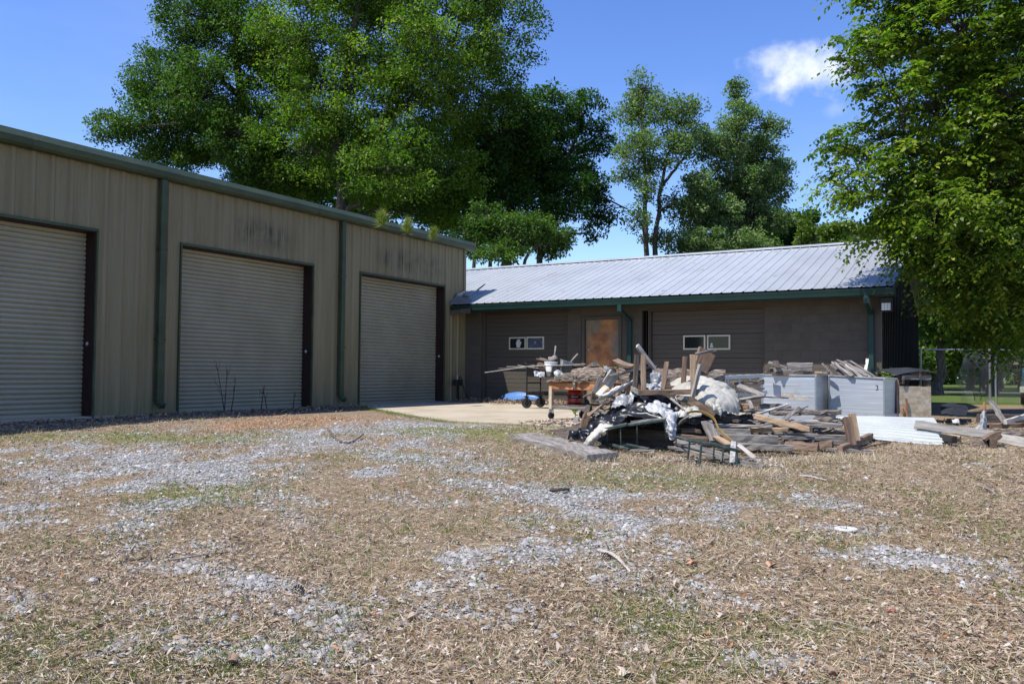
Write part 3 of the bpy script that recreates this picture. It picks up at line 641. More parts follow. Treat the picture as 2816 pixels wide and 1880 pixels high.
    # downspouts
    for xc, lit in ((4.955, 0), (10.445, 1)):
        d = MB(); d.box((xc - 0.055, -0.105, 0.05), (xc + 0.055, -0.018, 2.10), 0.01); d.bar((xc, -0.06, 2.09), (xc, -0.655, 2.30), 0.10, 0.085, c=0.008); d.box((xc - 0.055, -0.70, 2.26), (xc + 0.055, -0.61, 2.427), 0.01)
        d.build('downspout', paint_green, T)
    # flood light under the corner
    fl = MB(); fl.box((10.66, -0.40, 2.10), (10.90, -0.34, 2.40), 0.01); fl.bar((10.78, -0.34, 2.30), (10.78, 0.0, 2.40), 0.04, 0.03); fo = fl.build('flood_light', metal_black, T)
    ln = MB()
    for i in range(3):
        for j in range(3): ln.box((10.695 + i * 0.058, -0.408, 2.13 + j * 0.05), (10.748 + i * 0.058, -0.3995, 2.175 + j * 0.05))
    ln.build('lens', ceramic, fo)
    # ---- roof panels with ribs
    sl = (RZ - EZ) / (RYY - EY); p = 0.2432; nr = 4; L = RYY - EY
    def roof_mesh(back):
        q = []
        for r in range(nr):
            c = r * p + p / 2
            q += [(c - 0.028, 0), (c - 0.010, 0.017), (c + 0.010, 0.017), (c + 0.028, 0), (c + 0.1, 0.0), (c + 0.105, 0.003), (c + 0.115, 0.0)]
        q = [(0, 0)] + q + [(nr * p, 0)]
        V = []; sgn = 1 if not back else -1
        for t in (0, 1): V += [(x, sgn * t * L, t * L * sl + h) for x, h in q]
        k = len(q); return np_mesh('roof_panel', V, [(i, i + 1, k + i + 1, k + i) for i in range(k - 1)])
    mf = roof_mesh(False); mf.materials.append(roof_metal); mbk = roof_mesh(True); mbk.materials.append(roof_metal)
    x = 10.96
    while x > -3.0:
        x -= nr * p; dz = random.uniform(-0.002, 0.002)
        if x + nr * p > 0.0: link('roof_panel', mf, None, T, (x, EY, EZ + dz))
        link('roof_panel', mbk, None, T, (x, 2 * RYY - EY, EZ + dz))
    # upper roof continues behind the garage end
    for i in range(4):
        me = mf.copy(); V = np.zeros(len(me.vertices) * 3, np.float32); me.vertices.foreach_get('co', V); V = V.reshape(-1, 3); lo = V[:, 1] < 0.1
        V[lo, 1] += 0.95; V[lo, 2] += 0.95 * sl; me.vertices.foreach_set('co', V.ravel()); me.update()
        link('roof_panel', me, None, T, (10.96 - nr * p * (13 + i), EY, EZ))
    rc = MB().prism([(-3.0, RYY - 0.16, RZ - 0.02), (-3.0, RYY - 0.155, RZ + 0.005), (-3.0, RYY, RZ + 0.055), (-3.0, RYY + 0.155, RZ + 0.005), (-3.0, RYY + 0.16, RZ - 0.02), (-3.0, RYY, RZ + 0.035)], (13.97, 0, 0))
    rc.build('ridge_cap', roof_metal, T)
    rk = MB(); 
    for s in (1, -1):
        rk.prism([(10.955, RYY + s * 0.0, RZ + 0.03), (10.955, RYY - s * (L + 0.0), EZ + 0.03), (10.955, RYY - s * L, EZ - 0.10), (10.955, RYY, RZ - 0.10)], (0.025, 0, 0))
    rk.build('rake_trim', paint_green, T)
    MB().prism([(10.60, RYY, RZ - 0.09), (10.60, EY + 0.12, EZ - 0.09), (10.60, EY + 0.12, EZ - 0.105), (10.60, RYY, RZ - 0.105)], (0.352, 0, 0)).build('rake_soffit', soffit_wood, T)
    # under deck so light does not leak
    MB().prism([(-3, RYY, RZ - 0.03), (-3, EY + 0.1, EZ - 0.02), (-3, EY + 0.1, EZ - 0.05), (-3, RYY, RZ - 0.06)], (13.9, 0, 0)).build('roof_deck', soffit_wood, T)
    # bent flashing and leaf debris where the roof meets the garage
    fs = MB(); fs.prism([(0.05, -0.78, 2.62), (0.05, -0.45, 2.90), (0.05, -0.05, 3.05), (0.05, -0.05, 2.98), (0.05, -0.40, 2.80), (0.05, -0.75, 2.58)], (0.02, 0, 0)); fs.prism([(0.05, -0.78, 2.60), (0.62, -0.74, 2.60), (0.58, -0.45, 2.72), (0.07, -0.45, 2.86)], (0, 0, 0.012)); fs.build('bent_flashing', galv, T)
    MB().prism([(0.06, 0.45, 3.05), (0.36, 0.42, 3.22), (0.36, 0.5, 3.24), (0.06, 0.53, 3.07)], (0, 0.0, 0.03)).build('bent_flashing', galv, T)
    MB().bar((0.05, -0.74, 2.37), (0.7, -0.74, 2.42), 0.02, 0.14).build('end_fascia', wood_dark, T)
    mb = MB()
    for i in range(70):
        q = np.array([0.14 + abs(rng.normal(0, 0.14)), -0.35 + rng.normal(0, 0.08), 0]); q[2] = EZ + (q[1] - EY) * sl + 0.05 + rng.uniform(0, 0.09); a = rng.normal(size=3) * 0.05
        mb.add([q, q + a, q + a + rng.normal(size=3) * 0.03], [(0, 1, 2)])
    mb.build('leaf_clump', bark, T)
    mb = MB()
    for i in range(60):
        xx = rng.uniform(0.1, 4); q = np.array([xx, -0.66 + rng.normal(0, 0.02), 2.55 + rng.uniform(0, 0.02)]); a = rng.normal(size=3) * np.array([0.05, 0.02, 0.015])
        mb.add([q, q + a, q + a + rng.normal(size=3) * np.array([0.03, 0.02, 0.01])], [(0, 1, 2)])
    mb.build('leaf_bits', wood_tan, T)
    mb = MB()
    for i in range(45):
        xx, t = rng.uniform(0.5, 10.5), rng.uniform(0.05, 0.98); q = np.array([xx, EY + t * L, EZ + t * L * sl + 0.012]); a = np.array([rng.uniform(0.03, 0.1), rng.uniform(-0.02, 0.02), 0.004]); b_ = np.array([0.01, 0.03, 0.012])
        mb.add([q, q + a, q + a + b_, q + b_], [(0, 1, 2, 3)])
    mb.build('leaf_bits', wood_tan, T)
workshop()
# ================================================================== TREES
oak_leaf = leaf_mat('oak_leaf', (0.030, 0.060, 0.013), (0.068, 0.126, 0.024), (0.15, 0.22, 0.038), 0.44, 0.5, 0.22)
oak_leaf_y = leaf_mat('oak_leaf_y', (0.048, 0.088, 0.011), (0.120, 0.192, 0.022), (0.26, 0.325, 0.042), 0.46, 0.5, 0.22)
dark_leaf = leaf_mat('dark_leaf', (0.020, 0.050, 0.011), (0.044, 0.100, 0.018), (0.09, 0.165, 0.028), 0.40, 0.5, 0.22)
grey_leaf = leaf_mat('grey_leaf', (0.075, 0.115, 0.045), (0.15, 0.215, 0.082), (0.25, 0.31, 0.13), 0.44, 0.5, 0.25)
elm_leaf = leaf_mat('elm_leaf', (0.042, 0.080, 0.009), (0.130, 0.195, 0.02), (0.33, 0.365, 0.045), 0.46, 0.42, 0.3)
bright_leaf = leaf_mat('bright_leaf', (0.06, 0.10, 0.015), (0.12, 0.18, 0.025), (0.20, 0.25, 0.04))
weed_leaf = leaf_mat('weed_leaf', (0.10, 0.16, 0.03), (0.17, 0.24, 0.05), (0.25, 0.32, 0.09))
pine_leaf = leaf_mat('pine_leaf', (0.12, 0.16, 0.03), (0.22, 0.25, 0.05), (0.36, 0.34, 0.10), 0.35)
trunk_bark = M('trunk_bark', [(0.045, 0.038, 0.03), (0.10, 0.085, 0.07), (0.19, 0.17, 0.145)], 3, (5, 5, 1.2), 0.95, bmp=0.9, bscale=14, fine=0.5, dist=0.03, rnd=0.1)
def unit(a): return a / (np.linalg.norm(a, axis=-1, keepdims=True) + 1e-9)
def leaf_quads(P, A, N, L, W):
    A = unit(A); B = unit(np.cross(N, A)); N = np.cross(A, B)
    L = np.asarray(L)[:, None]; W = np.asarray(W)[:, None]
    V = np.stack([P, P + A * L * 0.42 + B * W * 0.5 + N * W * 0.14, P + A * L, P + A * L * 0.42 - B * W * 0.5 + N * W * 0.14], 1)
    n = len(P); F = (np.arange(n)[:, None] * 4 + np.array([0, 3, 2, 1])); return V.reshape(-1, 3), F
def in_ball(n, rg):
    v = unit(rg.normal(size=(n, 3))); return v * (rg.uniform(0, 1, (n, 1)) ** (1 / 3))
def tree(name, label, blobs, trunks, leafm, nleaf, lsize, seed, clump_r=0.55, per=110, droop=0.25, spray=False, group=None, limb_r=0.10, shell=0.5, cat='tree', twig_r=0.012):
    rg = np.random.default_rng(seed); B = np.array([np.concatenate([c, r]) for c, r in blobs])
    base = np.array(trunks[0][0][0]); T = thing(name, label, cat, base, group)
    vol = (B[:, 3] * B[:, 4] * B[:, 5]) ** 0.75; cnt = np.maximum(2, (nleaf / per * vol / vol.sum())).astype(int)
    CL, BI = [], []
    for i, b in enumerate(B):
        v = unit(rg.normal(size=(cnt[i], 3))) * (shell + (1.05 - shell) * rg.uniform(0, 1, (cnt[i], 1)) ** 0.6)
        CL.append(b[:3] + v * b[3:]); BI += [i] * cnt[i]
    CL = np.concatenate(CL); BI = np.array(BI); keep = CL[:, 2] > 0.35; CL, BI = CL[keep], BI[keep]; nc = len(CL)
    # leaves
    cr = clump_r * rg.uniform(0.6, 1.35, nc); cv = np.clip(rg.normal(0.45, 0.2, nc), 0, 1)
    n = nc * per; ci = np.repeat(np.arange(nc), per)
    if not spray:
        P = CL[ci] + in_ball(n, rg) * cr[ci][:, None] * np.array([1, 1, 0.7])
        A = unit(rg.normal(size=(n, 3)) + (P - CL[ci]) / cr[ci][:, None] * 0.8 - np.array([0, 0, droop])); N = unit(rg.normal(size=(n, 3)) * 0.8 + np.array([0, 0, 0.9]))
    else:
        tw = 8; k = per // tw; n = nc * tw * k; ci = np.repeat(np.arange(nc), tw * k); ti = np.tile(np.repeat(np.arange(tw), k), nc); j = np.tile(np.arange(k), nc * tw)
        gid = ci * tw + ti; ng = nc * tw
        d0 = rg.normal(size=(ng, 3)) * np.array([1, 1, 0.45]); d0 = unit(d0 + unit(CL[np.arange(ng) // tw] - base - np.array([0, 0, 4.0])) * 0.9)
        s0 = CL[np.arange(ng) // tw] + in_ball(ng, rg) * 0.35 * cr[np.arange(ng) // tw][:, None]
        Lt = cr[np.arange(ng) // tw] * rg.uniform(0.7, 1.4, ng); t = (j + 0.5) / k
        side = np.where(j % 2 == 0, 1.0, -1.0)[:, None]
        P = s0[gid] + d0[gid] * (Lt[gid] * t)[:, None] - np.array([0, 0, 1.0]) * (Lt[gid] * t * t * 0.55)[:, None]
        tang = unit(d0[gid] - np.array([0, 0, 1.0]) * (t * 1.1)[:, None]); S = unit(np.cross(tang, [0, 0, 1.0])) * side
        A = unit(tang * 0.45 + S + rg.normal(size=(n, 3)) * 0.28 - np.array([0, 0, droop])); N = unit(np.array([0, 0, 1.0]) + rg.normal(size=(n, 3)) * 0.42)
    sz = lsize * rg.uniform(0.65, 1.3, len(P)); V, F = leaf_quads(P, A, N, sz, sz * rg.uniform(0.5, 0.68, len(P)))
    me = np_mesh('crown', V - base, F); set_var(me, np.clip(cv[ci] + rg.normal(0, 0.17, len(P)), 0, 1), 'f')
    link('crown', me, leafm, T, base)
    # trunk and limbs
    mb = MB(); nodes_ = []
    for pts, r0, r1 in trunks:
        pts = np.array(pts); k = 14; tt = np.linspace(0, len(pts) - 1, k); i0 = np.minimum(tt.astype(int), len(pts) - 2); fr = (tt - i0)[:, None]
        q = pts[i0] * (1 - fr) + pts[i0 + 1] * fr; q[1:-1] += rg.normal(size=(k - 2, 3)) * r0 * 0.25
        rr = np.linspace(r0, r1, k); rr[0] *= 1.35; mb.tube(q, rr, 9); nodes_ += [(q[i], rr[i]) for i in range(2, k)]
    mb.build('trunk', trunk_bark, T, org=base, smooth=True)
    NP = np.array([a for a, _ in nodes_]); NR = np.array([b for _, b in nodes_])
    br = MB()
    for i, b in enumerate(B):
        c = b[:3]; d = np.linalg.norm(NP - c, axis=1) + np.maximum(0, NP[:, 2] - c[2] + 0.3) * 3; j = int(d.argmin()); s = NP[j]
        m = (s + c) / 2 + np.array([0, 0, 0.12]) * np.linalg.norm(c - s) + rg.normal(size=3) * 0.15
        tt = np.linspace(0, 1, 7)[:, None]; q = (1 - tt) ** 2 * s + 2 * tt * (1 - tt) * m + tt ** 2 * c; q[1:-1] += rg.normal(size=(5, 3)) * 0.08
        br.tube(q, np.linspace(min(limb_r, NR[j] * 0.7), limb_r * 0.3, 7), 6, False)
        for ci_ in np.where(BI == i)[0]:
            e = CL[ci_]; a = q[rg.integers(3, 7)]; m2 = (a + e) / 2 + rg.normal(size=3) * 0.12 + np.array([0, 0, 0.08])
            br.tube([a, m2, e], [twig_r * 1.8, twig_r, twig_r * 0.5], 3, False)
    br.build('branches', trunk_bark, T, org=base)
    return T
def bl(lst, D, sc=1.0, dj=0.0, seed=0):
    rg = np.random.default_rng(seed); out = []
    for e in lst:
        x, y, rx, ry = e[:4]; d = e[4] if len(e) > 4 else D + rg.uniform(-dj, dj)
        k = d / FPX * 1.199; out.append((atd(x, y, d), np.array([rx * k, (rx + ry) / 2 * k, ry * k]) * sc))
    return out
def gp(x, D, z=0.0):                     # ground point under a picture column at depth D
    p = atd(x, 860, D); p[2] = z - 0.1; return p
def tr(pts, D): return [gp(pts[0][0], D)] + [atd(x, y, D) for x, y in pts[1:]]
tree('oak_tree', 'tallest oak with yellow-green crown and pale forked trunk behind the garage', bl([(700, 90, 140, 110), (870, 60, 140, 100), (1000, 100, 130, 120), (640, 220, 100, 95), (780, 215, 140, 120), (930, 240, 140, 120), (1080, 190, 110, 130), (1160, 80, 80, 100), (680, 335, 100, 75), (900, 380, 110, 90), (1010, 400, 110, 110), (850, -70, 240, 100), (1120, -50, 120, 80), (960, 480, 90, 50), (850, -220, 200, 90), (770, 395, 55, 35, 33), (845, 440, 55, 30, 33), (860, 450, 90, 45, 37), (730, 430, 80, 35, 37.5), (800, 350, 90, 60, 37.5), (950, 420, 90, 60, 37)], 34, 1.0, 2.5, 1),
     [(tr([(790, 860), (785, 480), (770, 330), (800, 120), (850, -150)], 34), 0.31, 0.10), ([atd(775, 330, 34), atd(700, 230, 33.5), atd(640, 120, 33)], 0.2, 0.06), ([atd(785, 380, 34), atd(880, 280, 34.5), atd(1010, 170, 34)], 0.2, 0.06)], oak_leaf_y, 165000, 0.128, 1, 0.60, 130, limb_r=0.13)
tree('oak_tree', 'broad oak with mid-green crown at the left above the garage roof', bl([(430, 30, 85, 50), (560, 60, 100, 80), (370, 180, 85, 75), (480, 205, 100, 85), (350, 280, 80, 60), (460, 310, 100, 70), (250, 292, 55, 35), (560, 320, 100, 80), (600, 400, 90, 50), (390, 365, 90, 35), (500, -60, 120, 60), (640, 110, 80, 70), (420, 105, 50, 38), (690, 430, 60, 40)], 37, 1.0, 2, 2),
     [(tr([(585, 860), (585, 430), (570, 300), (540, 100), (500, -60)], 37), 0.34, 0.08), (tr([(640, 860), (635, 440), (600, 330)], 37.5), 0.22, 0.08), ([atd(580, 330, 37), atd(480, 280, 36.5), atd(300, 290, 36)], 0.15, 0.04), ([atd(560, 230, 37), atd(480, 160, 37), atd(380, 170, 37)], 0.14, 0.04)], oak_leaf, 108000, 0.128, 2, 0.56, 130, limb_r=0.11, group='oaks behind the buildings')
tree('oak_tree', 'dark green oak with drooping boughs between the garage end and slender trees', bl([(1150, 320, 110, 110), (1230, 275, 85, 75), (1290, 340, 75, 80), (1190, 450, 110, 95), (1070, 470, 100, 85), (1345, 250, 40, 45), (1380, 310, 38, 45), (1330, 410, 62, 46), (1385, 485, 46, 32), (1290, 490, 50, 40), (1355, 535, 26, 20), (1340, 450, 46, 36), (1110, 380, 100, 90), (1230, 380, 90, 80)], 40, 1.0, 2, 3),
     [(tr([(1165, 860), (1160, 560), (1180, 400), (1200, 280)], 40), 0.34, 0.08), (tr([(1245, 860), (1240, 560), (1270, 420), (1330, 300)], 41), 0.2, 0.05), ([atd(1200, 460, 40), atd(1320, 420, 40), atd(1440, 480, 40)], 0.12, 0.03)], dark_leaf, 90000, 0.15, 3, 0.55, 130, limb_r=0.1, group='oaks behind the buildings')
tree('oak_tree', 'shaded dark tree low behind the trunk of the tallest oak', bl([(620, 400, 70, 45), (720, 390, 80, 55), (830, 400, 85, 60), (930, 430, 85, 60), (1020, 470, 80, 55), (700, 450, 80, 35), (860, 470, 90, 40), (780, 330, 80, 60), (960, 350, 80, 60)], 45, 1.0, 1.5, 31), [(tr([(860, 860), (855, 560), (850, 400)], 45), 0.25, 0.08)], dark_leaf, 38000, 0.19, 31, 0.7, 110, limb_r=0.08, group='oaks behind the buildings')
tree('maple_tree', 'small mid-green multi-stemmed tree at the garage corner over the roof', bl([(1090, 545, 60, 40), (1180, 535, 75, 42), (1255, 555, 55, 32), (1150, 585, 60, 22), (1120, 500, 50, 35), (1230, 515, 45, 30), (1290, 545, 28, 22)], 31, 1.0, 1, 4),
     [(tr([(1090, 860), (1088, 600), (1095, 540)], 31), 0.1, 0.04), (tr([(1130, 860), (1125, 600), (1180, 530)], 31.5), 0.12, 0.04), (tr([(1195, 860), (1200, 600), (1240, 545)], 31), 0.1, 0.03)], oak_leaf, 22000, 0.11, 4, 0.36, 80, limb_r=0.05)
tree('slender_tree', 'slender open-crowned twin-trunk tree against the sky behind the silver roof', bl([(1480, 205, 42, 42), (1450, 260, 45, 45), (1530, 260, 55, 45), (1575, 310, 35, 40), (1470, 325, 60, 40), (1540, 340, 55, 40), (1440, 400, 35, 25), (1480, 430, 40, 30), (1460, 500, 35, 30), (1500, 545, 35, 30), (1545, 470, 35, 40), (1580, 250, 30, 40), (1490, 380, 60, 25), (1430, 350, 25, 25)], 37, 1.0, 1, 5),
     [(tr([(1486, 860), (1484, 580), (1478, 420), (1475, 220)], 37), 0.16, 0.04), (tr([(1506, 860), (1502, 580), (1515, 430), (1550, 300)], 37.3), 0.16, 0.04), ([atd(1515, 430, 37.3), atd(1570, 360, 37.3), atd(1600, 330, 37)], 0.08, 0.03)], grey_leaf, 21000, 0.12, 5, 0.36, 55, limb_r=0.06, shell=0.2)
tree('juniper_tree', 'pointed grey-green tree with ragged side boughs behind the silver roof', bl([(1690, 215, 20, 38), (1695, 275, 45, 40), (1775, 285, 40, 20), (1650, 330, 65, 50), (1730, 350, 60, 50), (1680, 420, 95, 50), (1765, 430, 50, 45), (1620, 490, 85, 50), (1720, 500, 95, 55), (1590, 555, 70, 30), (1680, 560, 110, 35), (1780, 390, 35, 30), (1600, 420, 40, 30)], 38, 1.0, 1.5, 6),
     [(tr([(1690, 860), (1690, 560), (1688, 380), (1692, 190)], 38), 0.2, 0.03)], grey_leaf, 66000, 0.125, 6, 0.38, 80, limb_r=0.06, shell=0.2)
tree('cedar_tree', 'dark rounded low tree beside the pointed tree above the roof ridge', bl([(1790, 525, 55, 35), (1840, 505, 32, 25), (1770, 560, 70, 25), (1850, 540, 30, 25)], 42, 1.0, 1, 7), [(tr([(1800, 860), (1800, 560), (1810, 510)], 42), 0.15, 0.05)], dark_leaf, 14000, 0.18, 7, 0.5, 110, limb_r=0.05)
tree('cypress_tree', 'little bright green conical treetop just above the silver roof ridge', bl([(1851, 545, 14, 26), (1851, 565, 20, 20), (1852, 520, 7, 16)], 32, 1.0, 0.2, 8), [(tr([(1851, 860), (1851, 600), (1852, 510)], 32), 0.07, 0.02)], bright_leaf, 5000, 0.12, 8, 0.25, 80, limb_r=0.02)
tree('maple_tree', 'fresh green bushy treetop above the ridge beside the big elm', bl([(1900, 545, 35, 25), (1945, 535, 40, 30), (1985, 550, 40, 25), (1930, 565, 70, 18)], 36, 1.0, 0.5, 9), [(tr([(1930, 860), (1930, 600), (1935, 540)], 36), 0.12, 0.04)], bright_leaf, 9000, 0.15, 9, 0.4, 90, limb_r=0.05)
# near elm at the right
tree('elm_tree', 'large overhanging elm with glossy yellow-green leaves at the right', bl([(1985, 115, 75, 50, 16.7), (2080, 80, 110, 75, 17.2), (2210, 60, 130, 110, 16.7), (2060, 195, 85, 45, 16.3), (2170, 220, 120, 90, 17.2), (2290, 250, 110, 110, 16.7), (1930, 335, 45, 32, 16.9), (2015, 320, 85, 55, 17.1), (2120, 370, 115, 80, 16.7), (1930, 420, 55, 42, 16.9), (2030, 430, 95, 65, 16.7), (2150, 490, 120, 80, 16.3), (2270, 420, 110, 110, 17.2), (2060, 525, 85, 45, 16.9), (2140, 580, 90, 55, 16.5), (2250, 580, 110, 90, 16.7), (2180, 670, 55, 55, 17.0), (2290, 700, 90, 70, 17.1), (2080, -30, 130, 60, 17.2), (2260, -80, 150, 90, 17.2),
      (2420, 60, 130, 130, 17.2), (2430, 300, 130, 130, 16.7), (2420, 540, 130, 110, 16.7), (2560, 180, 130, 140, 17.7), (2570, 430, 130, 130, 17.7), (2440, -130, 160, 110, 17.7), (2300, 330, 100, 100, 19.2), (2300, 560, 100, 90, 19.2), (2420, 420, 130, 130, 19.7), (2330, 120, 120, 120, 19.5), (2200, 380, 90, 90, 18.7), (2190, 150, 90, 80, 18.7), (2300, 760, 70, 40, 17.9), (2230, 640, 70, 50, 18.2)], 15, 1.0, 0.2, 10),
     [([gp(2440, 17.3), atd(2430, 700, 17.3), atd(2400, 450, 17.3), atd(2380, 150, 17.3), atd(2360, -100, 17.3)], 0.26, 0.08), ([atd(2405, 480, 17.3), atd(2250, 380, 17.1), atd(2080, 330, 16.9)], 0.10, 0.03), ([atd(2395, 300, 17.3), atd(2230, 150, 17.1), atd(2080, 100, 17.0)], 0.10, 0.03), ([atd(2420, 600, 17.3), atd(2280, 560, 16.9), atd(2120, 520, 16.7)], 0.08, 0.03)], elm_leaf, 155000, 0.104, 10, 0.42, 72, droop=0.45, spray=True, limb_r=0.06, twig_r=0.007, shell=0.35)
# woods beyond the fence at the right
for i, (x, D, h, w, lm, lab) in enumerate([(2140, 50, 9, 4.2, bright_leaf, 'sunlit green tree at the left end of the woods beyond the fence'), (2225, 47, 8, 3.6, oak_leaf, 'mid-green tree over the sagging fence mesh in the woods'), (2292, 56, 10, 4.6, bright_leaf, 'taller bright tree deep in the woods beyond the gate post'), (2345, 49, 9, 4.0, oak_leaf, 'tree at the right picture edge beyond the parked pickup'), (2440, 54, 11, 5.0, dark_leaf, 'dark tree behind the parked pickup in the woods'), (2085, 60, 11, 5.0, dark_leaf, 'dark tree behind the workshop gable in the woods'), (2150, 36, 8.5, 3.2, oak_leaf, 'nearest woodland tree just beyond the fence by the gable'), (2275, 36, 9, 3.4, oak_leaf, 'woodland tree whose boughs hang over the gate posts')]):
    b = gp(x, D); rg = np.random.default_rng(40 + i); bb = []
    for k in range(11):
        a = rg.uniform(0, 6.28); rr = rg.uniform(0.2, 1) * w; z = rg.uniform(0.05 if i in (0, 1, 5) else 0.26, 1.0) * h
        bb.append((b + np.array([math.cos(a) * rr, math.sin(a) * rr, z + 0.6]), np.array([w * 0.42, w * 0.42, h * 0.13])))
    tree('woodland_tree', lab, bb, [([b, b + np.array([rg.uniform(-.3, .3), 0, h * 0.4]), b + np.array([rg.uniform(-.6, .6), 0, h * 0.95])], 0.22, 0.06)], lm, 10000, 0.29, 50 + i, 0.75, 80, limb_r=0.08, group='woods beyond the fence')
for i, (x, D, r, ln, lab) in enumerate([(2258, 45.5, 0.16, -0.4, 'leaning bare trunk just right of the gate post'), (2288, 46.2, 0.20, 0.3, 'thick trunk with pale bark patch beside the parked pickup')]):
    b = gp(x, D); bb = [(b + np.array([ln + np.cos(k) * 1.2, np.sin(k) * 1.2, 4.4 + (k % 3) * 0.9]), np.array([1.3, 1.3, 0.9])) for k in range(6)]
    tree('woodland_tree', lab, bb, [([b, b + np.array([ln * 0.6, 0, 2.2]), b + np.array([ln, 0, 5.5])], r, 0.06)], oak_leaf, 9000, 0.22, 70 + i, 0.6, 90, limb_r=0.07, group='woods beyond the fence')
# far mass of woods: one stuff object
def far_woods():
    rg = np.random.default_rng(99); n = 26000
    l = rg.uniform(-75, 75, n); d = 75 + rg.uniform(0, 14, n) + np.abs(l) * 0.1
    h = 6.5 + 3.5 * fbm(np.stack([l * 0.12, l * 0, l * 0], -1), 4, 4); z = h * rg.uniform(0, 1, n) ** 0.8
    P = CAM + VD * d[:, None] + RD * l[:, None]; P[:, 2] = z - 0.2
    V, F = leaf_quads(P, rg.normal(size=(n, 3)), rg.normal(size=(n, 3)) + [0, 0, 0.8], rg.uniform(0.7, 1.5, n), rg.uniform(0.5, 1.0, n))
    me = np_mesh('far_woods', V, F); set_var(me, np.clip(rg.normal(0.4, 0.2, n), 0, 1), 'f')
    tag(link('far_woods', me, oak_leaf), 'distant line of mixed green woodland behind everything', 'woods', kind='stuff')
far_woods()
# ------------------------------------------------------------------ small plants
def pine_tuft(u, v, D, s, lab):
    p = at(u, v, D); T = thing('pine_seedling', lab, 'seedling', p - np.array([0, 0, s * 1.1]), 'pine seedlings along the garage gutter')
    rg = np.random.default_rng(int(u)); n = 420; t = rg.uniform(0, 1, n); o = WO[T]
    P = o + np.array([0, 0, s * 1.1]) * t[:, None]; A = unit(rg.normal(size=(n, 3)) * 0.75 + np.array([0, 0, 0.9])); V, F = leaf_quads(P, A, rg.normal(size=(n, 3)), rg.uniform(0.6, 1.1, n) * s, np.full(n, 0.010))
    me = np_mesh('needles', V - o, F); set_var(me, rg.uniform(0, 1, n), 'f'); link('needles', me, pine_leaf, T, o)
    MB().tube([o, o + np.array([0, 0, s * 1.0])], 0.008, 5).build('stem', trunk_bark, T)
pine_tuft(1050, 592, 18.4, 0.24, 'yellow-green pine seedling sprouting from the gutter, leftmost of three')
pine_tuft(1120, 613, 19.4, 0.23, 'yellow-green pine seedling sprouting from the gutter, middle of three')
pine_tuft(1192, 634, 20.6, 0.20, 'yellow-green pine seedling sprouting from the gutter, nearest the corner')
def weed(base, h, lab, seed, leaves=True, mat=None, n_st=1, spread=0.1, lw=0.09, cat='weed', nm='weed', group=None, nl=16):
    rg = np.random.default_rng(seed); T = thing(nm, lab, cat, base, group); st = MB(); PS, AS = [], []
    for k in range(n_st):
        e = base + np.array([rg.normal() * spread, rg.normal() * spread, h * rg.uniform(0.75, 1)]); m = (base + e) / 2 + rg.normal(size=3) * spread * 0.3
        t = np.linspace(0, 1, 7)[:, None]; q = (1 - t) ** 2 * base + 2 * t * (1 - t) * m + t * t * e; st.tube(q, np.linspace(0.006, 0.002, 7) if leaves else np.linspace(0.012, 0.005, 7), 5, False)
        for j in range(nl):
            tt = rg.uniform(0.2, 1); i = min(5, int(tt * 6)); PS.append(q[i] + (q[i + 1] - q[i]) * (tt * 6 - i)); AS.append(rg.normal(size=3) * np.array([1, 1, 0.4]) + [0, 0, 0.15])
        if not leaves:
            for j in range(4):
                i = rg.integers(2, 6); d = rg.normal(size=3) * 0.5 + [0, 0, 0.8]; st.tube([q[i], q[i] + unit(d) * h * 0.12, q[i] + unit(d + [0, 0, .5]) * h * 0.22], [0.006, 0.004, 0.003], 4, False)
    st.build('stem', mat or weed_leaf, T)
    if leaves:
        PS = np.array(PS); V, F = leaf_quads(PS, np.array(AS), rg.normal(size=PS.shape) * 0.4 + [0, 0, 1], rg.uniform(0.6, 1.2, len(PS)) * lw, rg.uniform(0.3, 0.5, len(PS)) * lw)
        me = np_mesh('leaves', V - base, F); set_var(me, rg.uniform(0, 1, len(PS)), 'f'); link('leaves', me, weed_leaf, T, base)
weed(gnd(1582, 1147), 0.31, 'green leafy weed growing at the workbench foot', 1, n_st=2, spread=0.04, lw=0.10, nl=22)
weed(at(1668, 1060, 15.2) * [1, 1, 0], 0.98, 'bright green weed rising behind the pile before the rusty door', 2, n_st=4, spread=0.22, lw=0.13, nl=16)
weed(at(2440, 1060, 15.8) * [1, 1, 0], 0.95, 'dark green shrub in the shade behind the numbered metal box', 3, n_st=9, spread=0.18, lw=0.09, nl=60, cat='shrub', nm='shrub')
deadstem = M('deadstem', [(0.05, 0.035, 0.025), (0.10, 0.07, 0.05)], 6, (1, 1, 1), 0.9, bmp=0.2)
for i, (u, v, h, lab) in enumerate([(548, 1128, 1.05, 'tallest dead brown stem before the middle roll-up door'), (562, 1127, 0.7, 'shorter dead stem right beside the tallest one'), (640, 1122, 0.62, 'stout dead stalk before the middle of the door'), (690, 1118, 0.42, 'small dead stalk furthest right before the middle door'), (632, 1123, 0.55, 'thin dead stalk leaning at the middle door')]):
    p = gnd(u, v); p[0] = 0.22; weed(p, h, lab, 20 + i, leaves=False, mat=deadstem, n_st=2 if i == 0 else 1, spread=0.05, cat='dead stem', nm='dead_stem', group='dead stems before the middle door')
